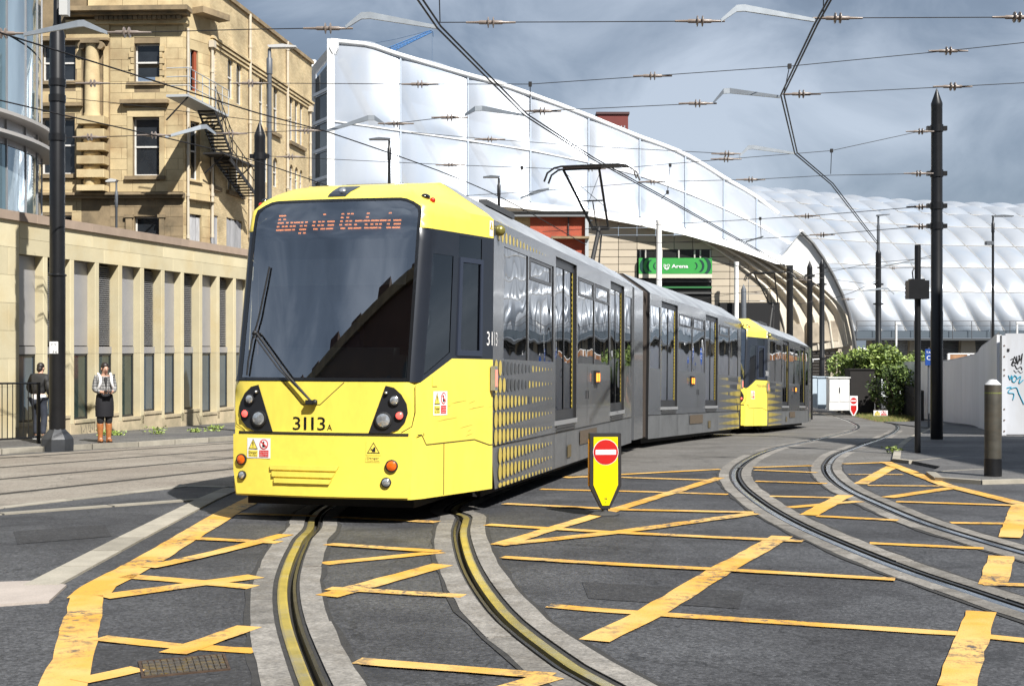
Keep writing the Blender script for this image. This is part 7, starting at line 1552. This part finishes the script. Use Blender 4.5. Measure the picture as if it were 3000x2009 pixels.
bg = thing('backpack', 'dark backpack with white straps worn by the woman', 'backpack', fb); bg.rotation_euler = wo.rotation_euler; bg.scale = wo.scale
m = MB(); m.ball((-.01, .185, 1.19), (.155, .085, .215), 14); m.build('bag', M('dark_bag', (.03, .03, .033), .8), bg, 60)
for s in (-1, 1):
    q = [Vector((s * .10, .12, 1.33)), Vector((s * .125, .02, 1.437)), Vector((s * .115, -.09, 1.38)), Vector((s * .11, -.145, 1.27)), Vector((s * .145, -.125, 1.15)), Vector((s * .18, -.02, 1.08))]; m = MB(); m.tube(q, [.028] * 5 + [.018], 8); m.build('strap', M('white_webbing', (.75, .75, .75), .7), bg, 50)
# the man behind the pole, seen from the back
mb_y = gp(100, 1003, .1); mn = thing('person', 'man in black jacket and dark jeans standing half behind the big pole', 'person', (0, 0, 0)); mn.location = Vector(((89 - CX) / FPX * mb_y.y, mb_y.y, mb_y.z)); mn.rotation_euler = (0, 0, R(168)); k_ = (mb_y.y / FPX * 170) / 1.70; mn.scale = (k_,) * 3
J2 = dict(py=.01, pz=.92, waist=(0, .0, 1.08), chest=(0, -.03, 1.30), neckb=(0, -.05, 1.46), neck=(0, -.07, 1.52), nose=(.0, -.215, 1.585), lsh=(-.185, -.03, 1.42), lel=(-.26, .03, 1.15), lwr=(-.17, -.13, 1.0), rsh=(.185, -.03, 1.42), rel=(.25, .03, 1.15), rwr=(.17, -.13, 1.0), lhip=(-.095, .0, .87), lkn=(-.12, -.02, .48), lan=(-.14, .06, .09), lto=(-.15, -.06, .05), rhip=(.095, .0, .87), rkn=(.10, -.05, .48), ran=(.10, -.02, .09), rto=(.11, -.14, .05))
v, e = body(mn, J2, {'l': ((.3, -.5, -.8), (.6, -.5, .3)), 'r': ((-.3, -.5, -.8), (-.6, -.5, .3))}, (0, -.105, 1.60)); skinned('body', v, e, SKN, mn); head_parts(mn, Vector((0, -.095, 1.61)), R(-12), R(14))
BJK = M('black_jacket', (.016, .016, .017), .7, var=.3, vs=8)
v = {'c0': (0, .0, 1.00, (.17, .13)), 'c1': (0, .0, 1.12, (.18, .13)), 'c2': (0, -.02, 1.30, (.20, .14)), 'c3': (0, -.04, 1.42, (.14, .095)), 'c4': (0, -.055, 1.48, (.085, .07))}; e = chain('c0', 'c1', 'c2', 'c3', 'c4')
for s in ('l', 'r'): v[s + 's'] = (*J2[s + 'sh'], .088); v[s + 'e'] = (*J2[s + 'el'], .072); v[s + 'w'] = (*Vector(J2[s + 'el']).lerp(Vector(J2[s + 'wr']), .88), .052); e += [('c2', s + 's')] + chain(s + 's', s + 'e', s + 'w')
skinned('jacket', v, e, BJK, mn); MB().lathe([(.165, 1.02), (.178, .97), (.175, .91), (.155, .91)], 18, None, 0, .78).build('shirt_hem', M('white_shirt', (.72, .72, .74), .8), mn, 50)
JEA = M('dark_jeans', (.025, .03, .045), .85, var=.3, vs=10); v = {'p': (0, .01, .93, (.165, .12))}; e = []
for s in ('l', 'r'): v[s + 'h'] = (*J2[s + 'hip'], .108); v[s + 'k'] = (*J2[s + 'kn'], .078); v[s + 'a'] = (*J2[s + 'an'], .062); e += [('p', s + 'h')] + chain(s + 'h', s + 'k', s + 'a')
skinned('jeans', v, e, JEA, mn)
for s in ('l', 'r'): a = Vector(J2[s + 'an']); m = MB(); m.ball((a.x, a.y - .06, .045), (.05, .13, .045), 12); m.box(a.x - .045, a.x + .045, a.y - .17, a.y + .05, -.003, .016, 1); m.build('shoe', [BLK, WHT], mn, 50)
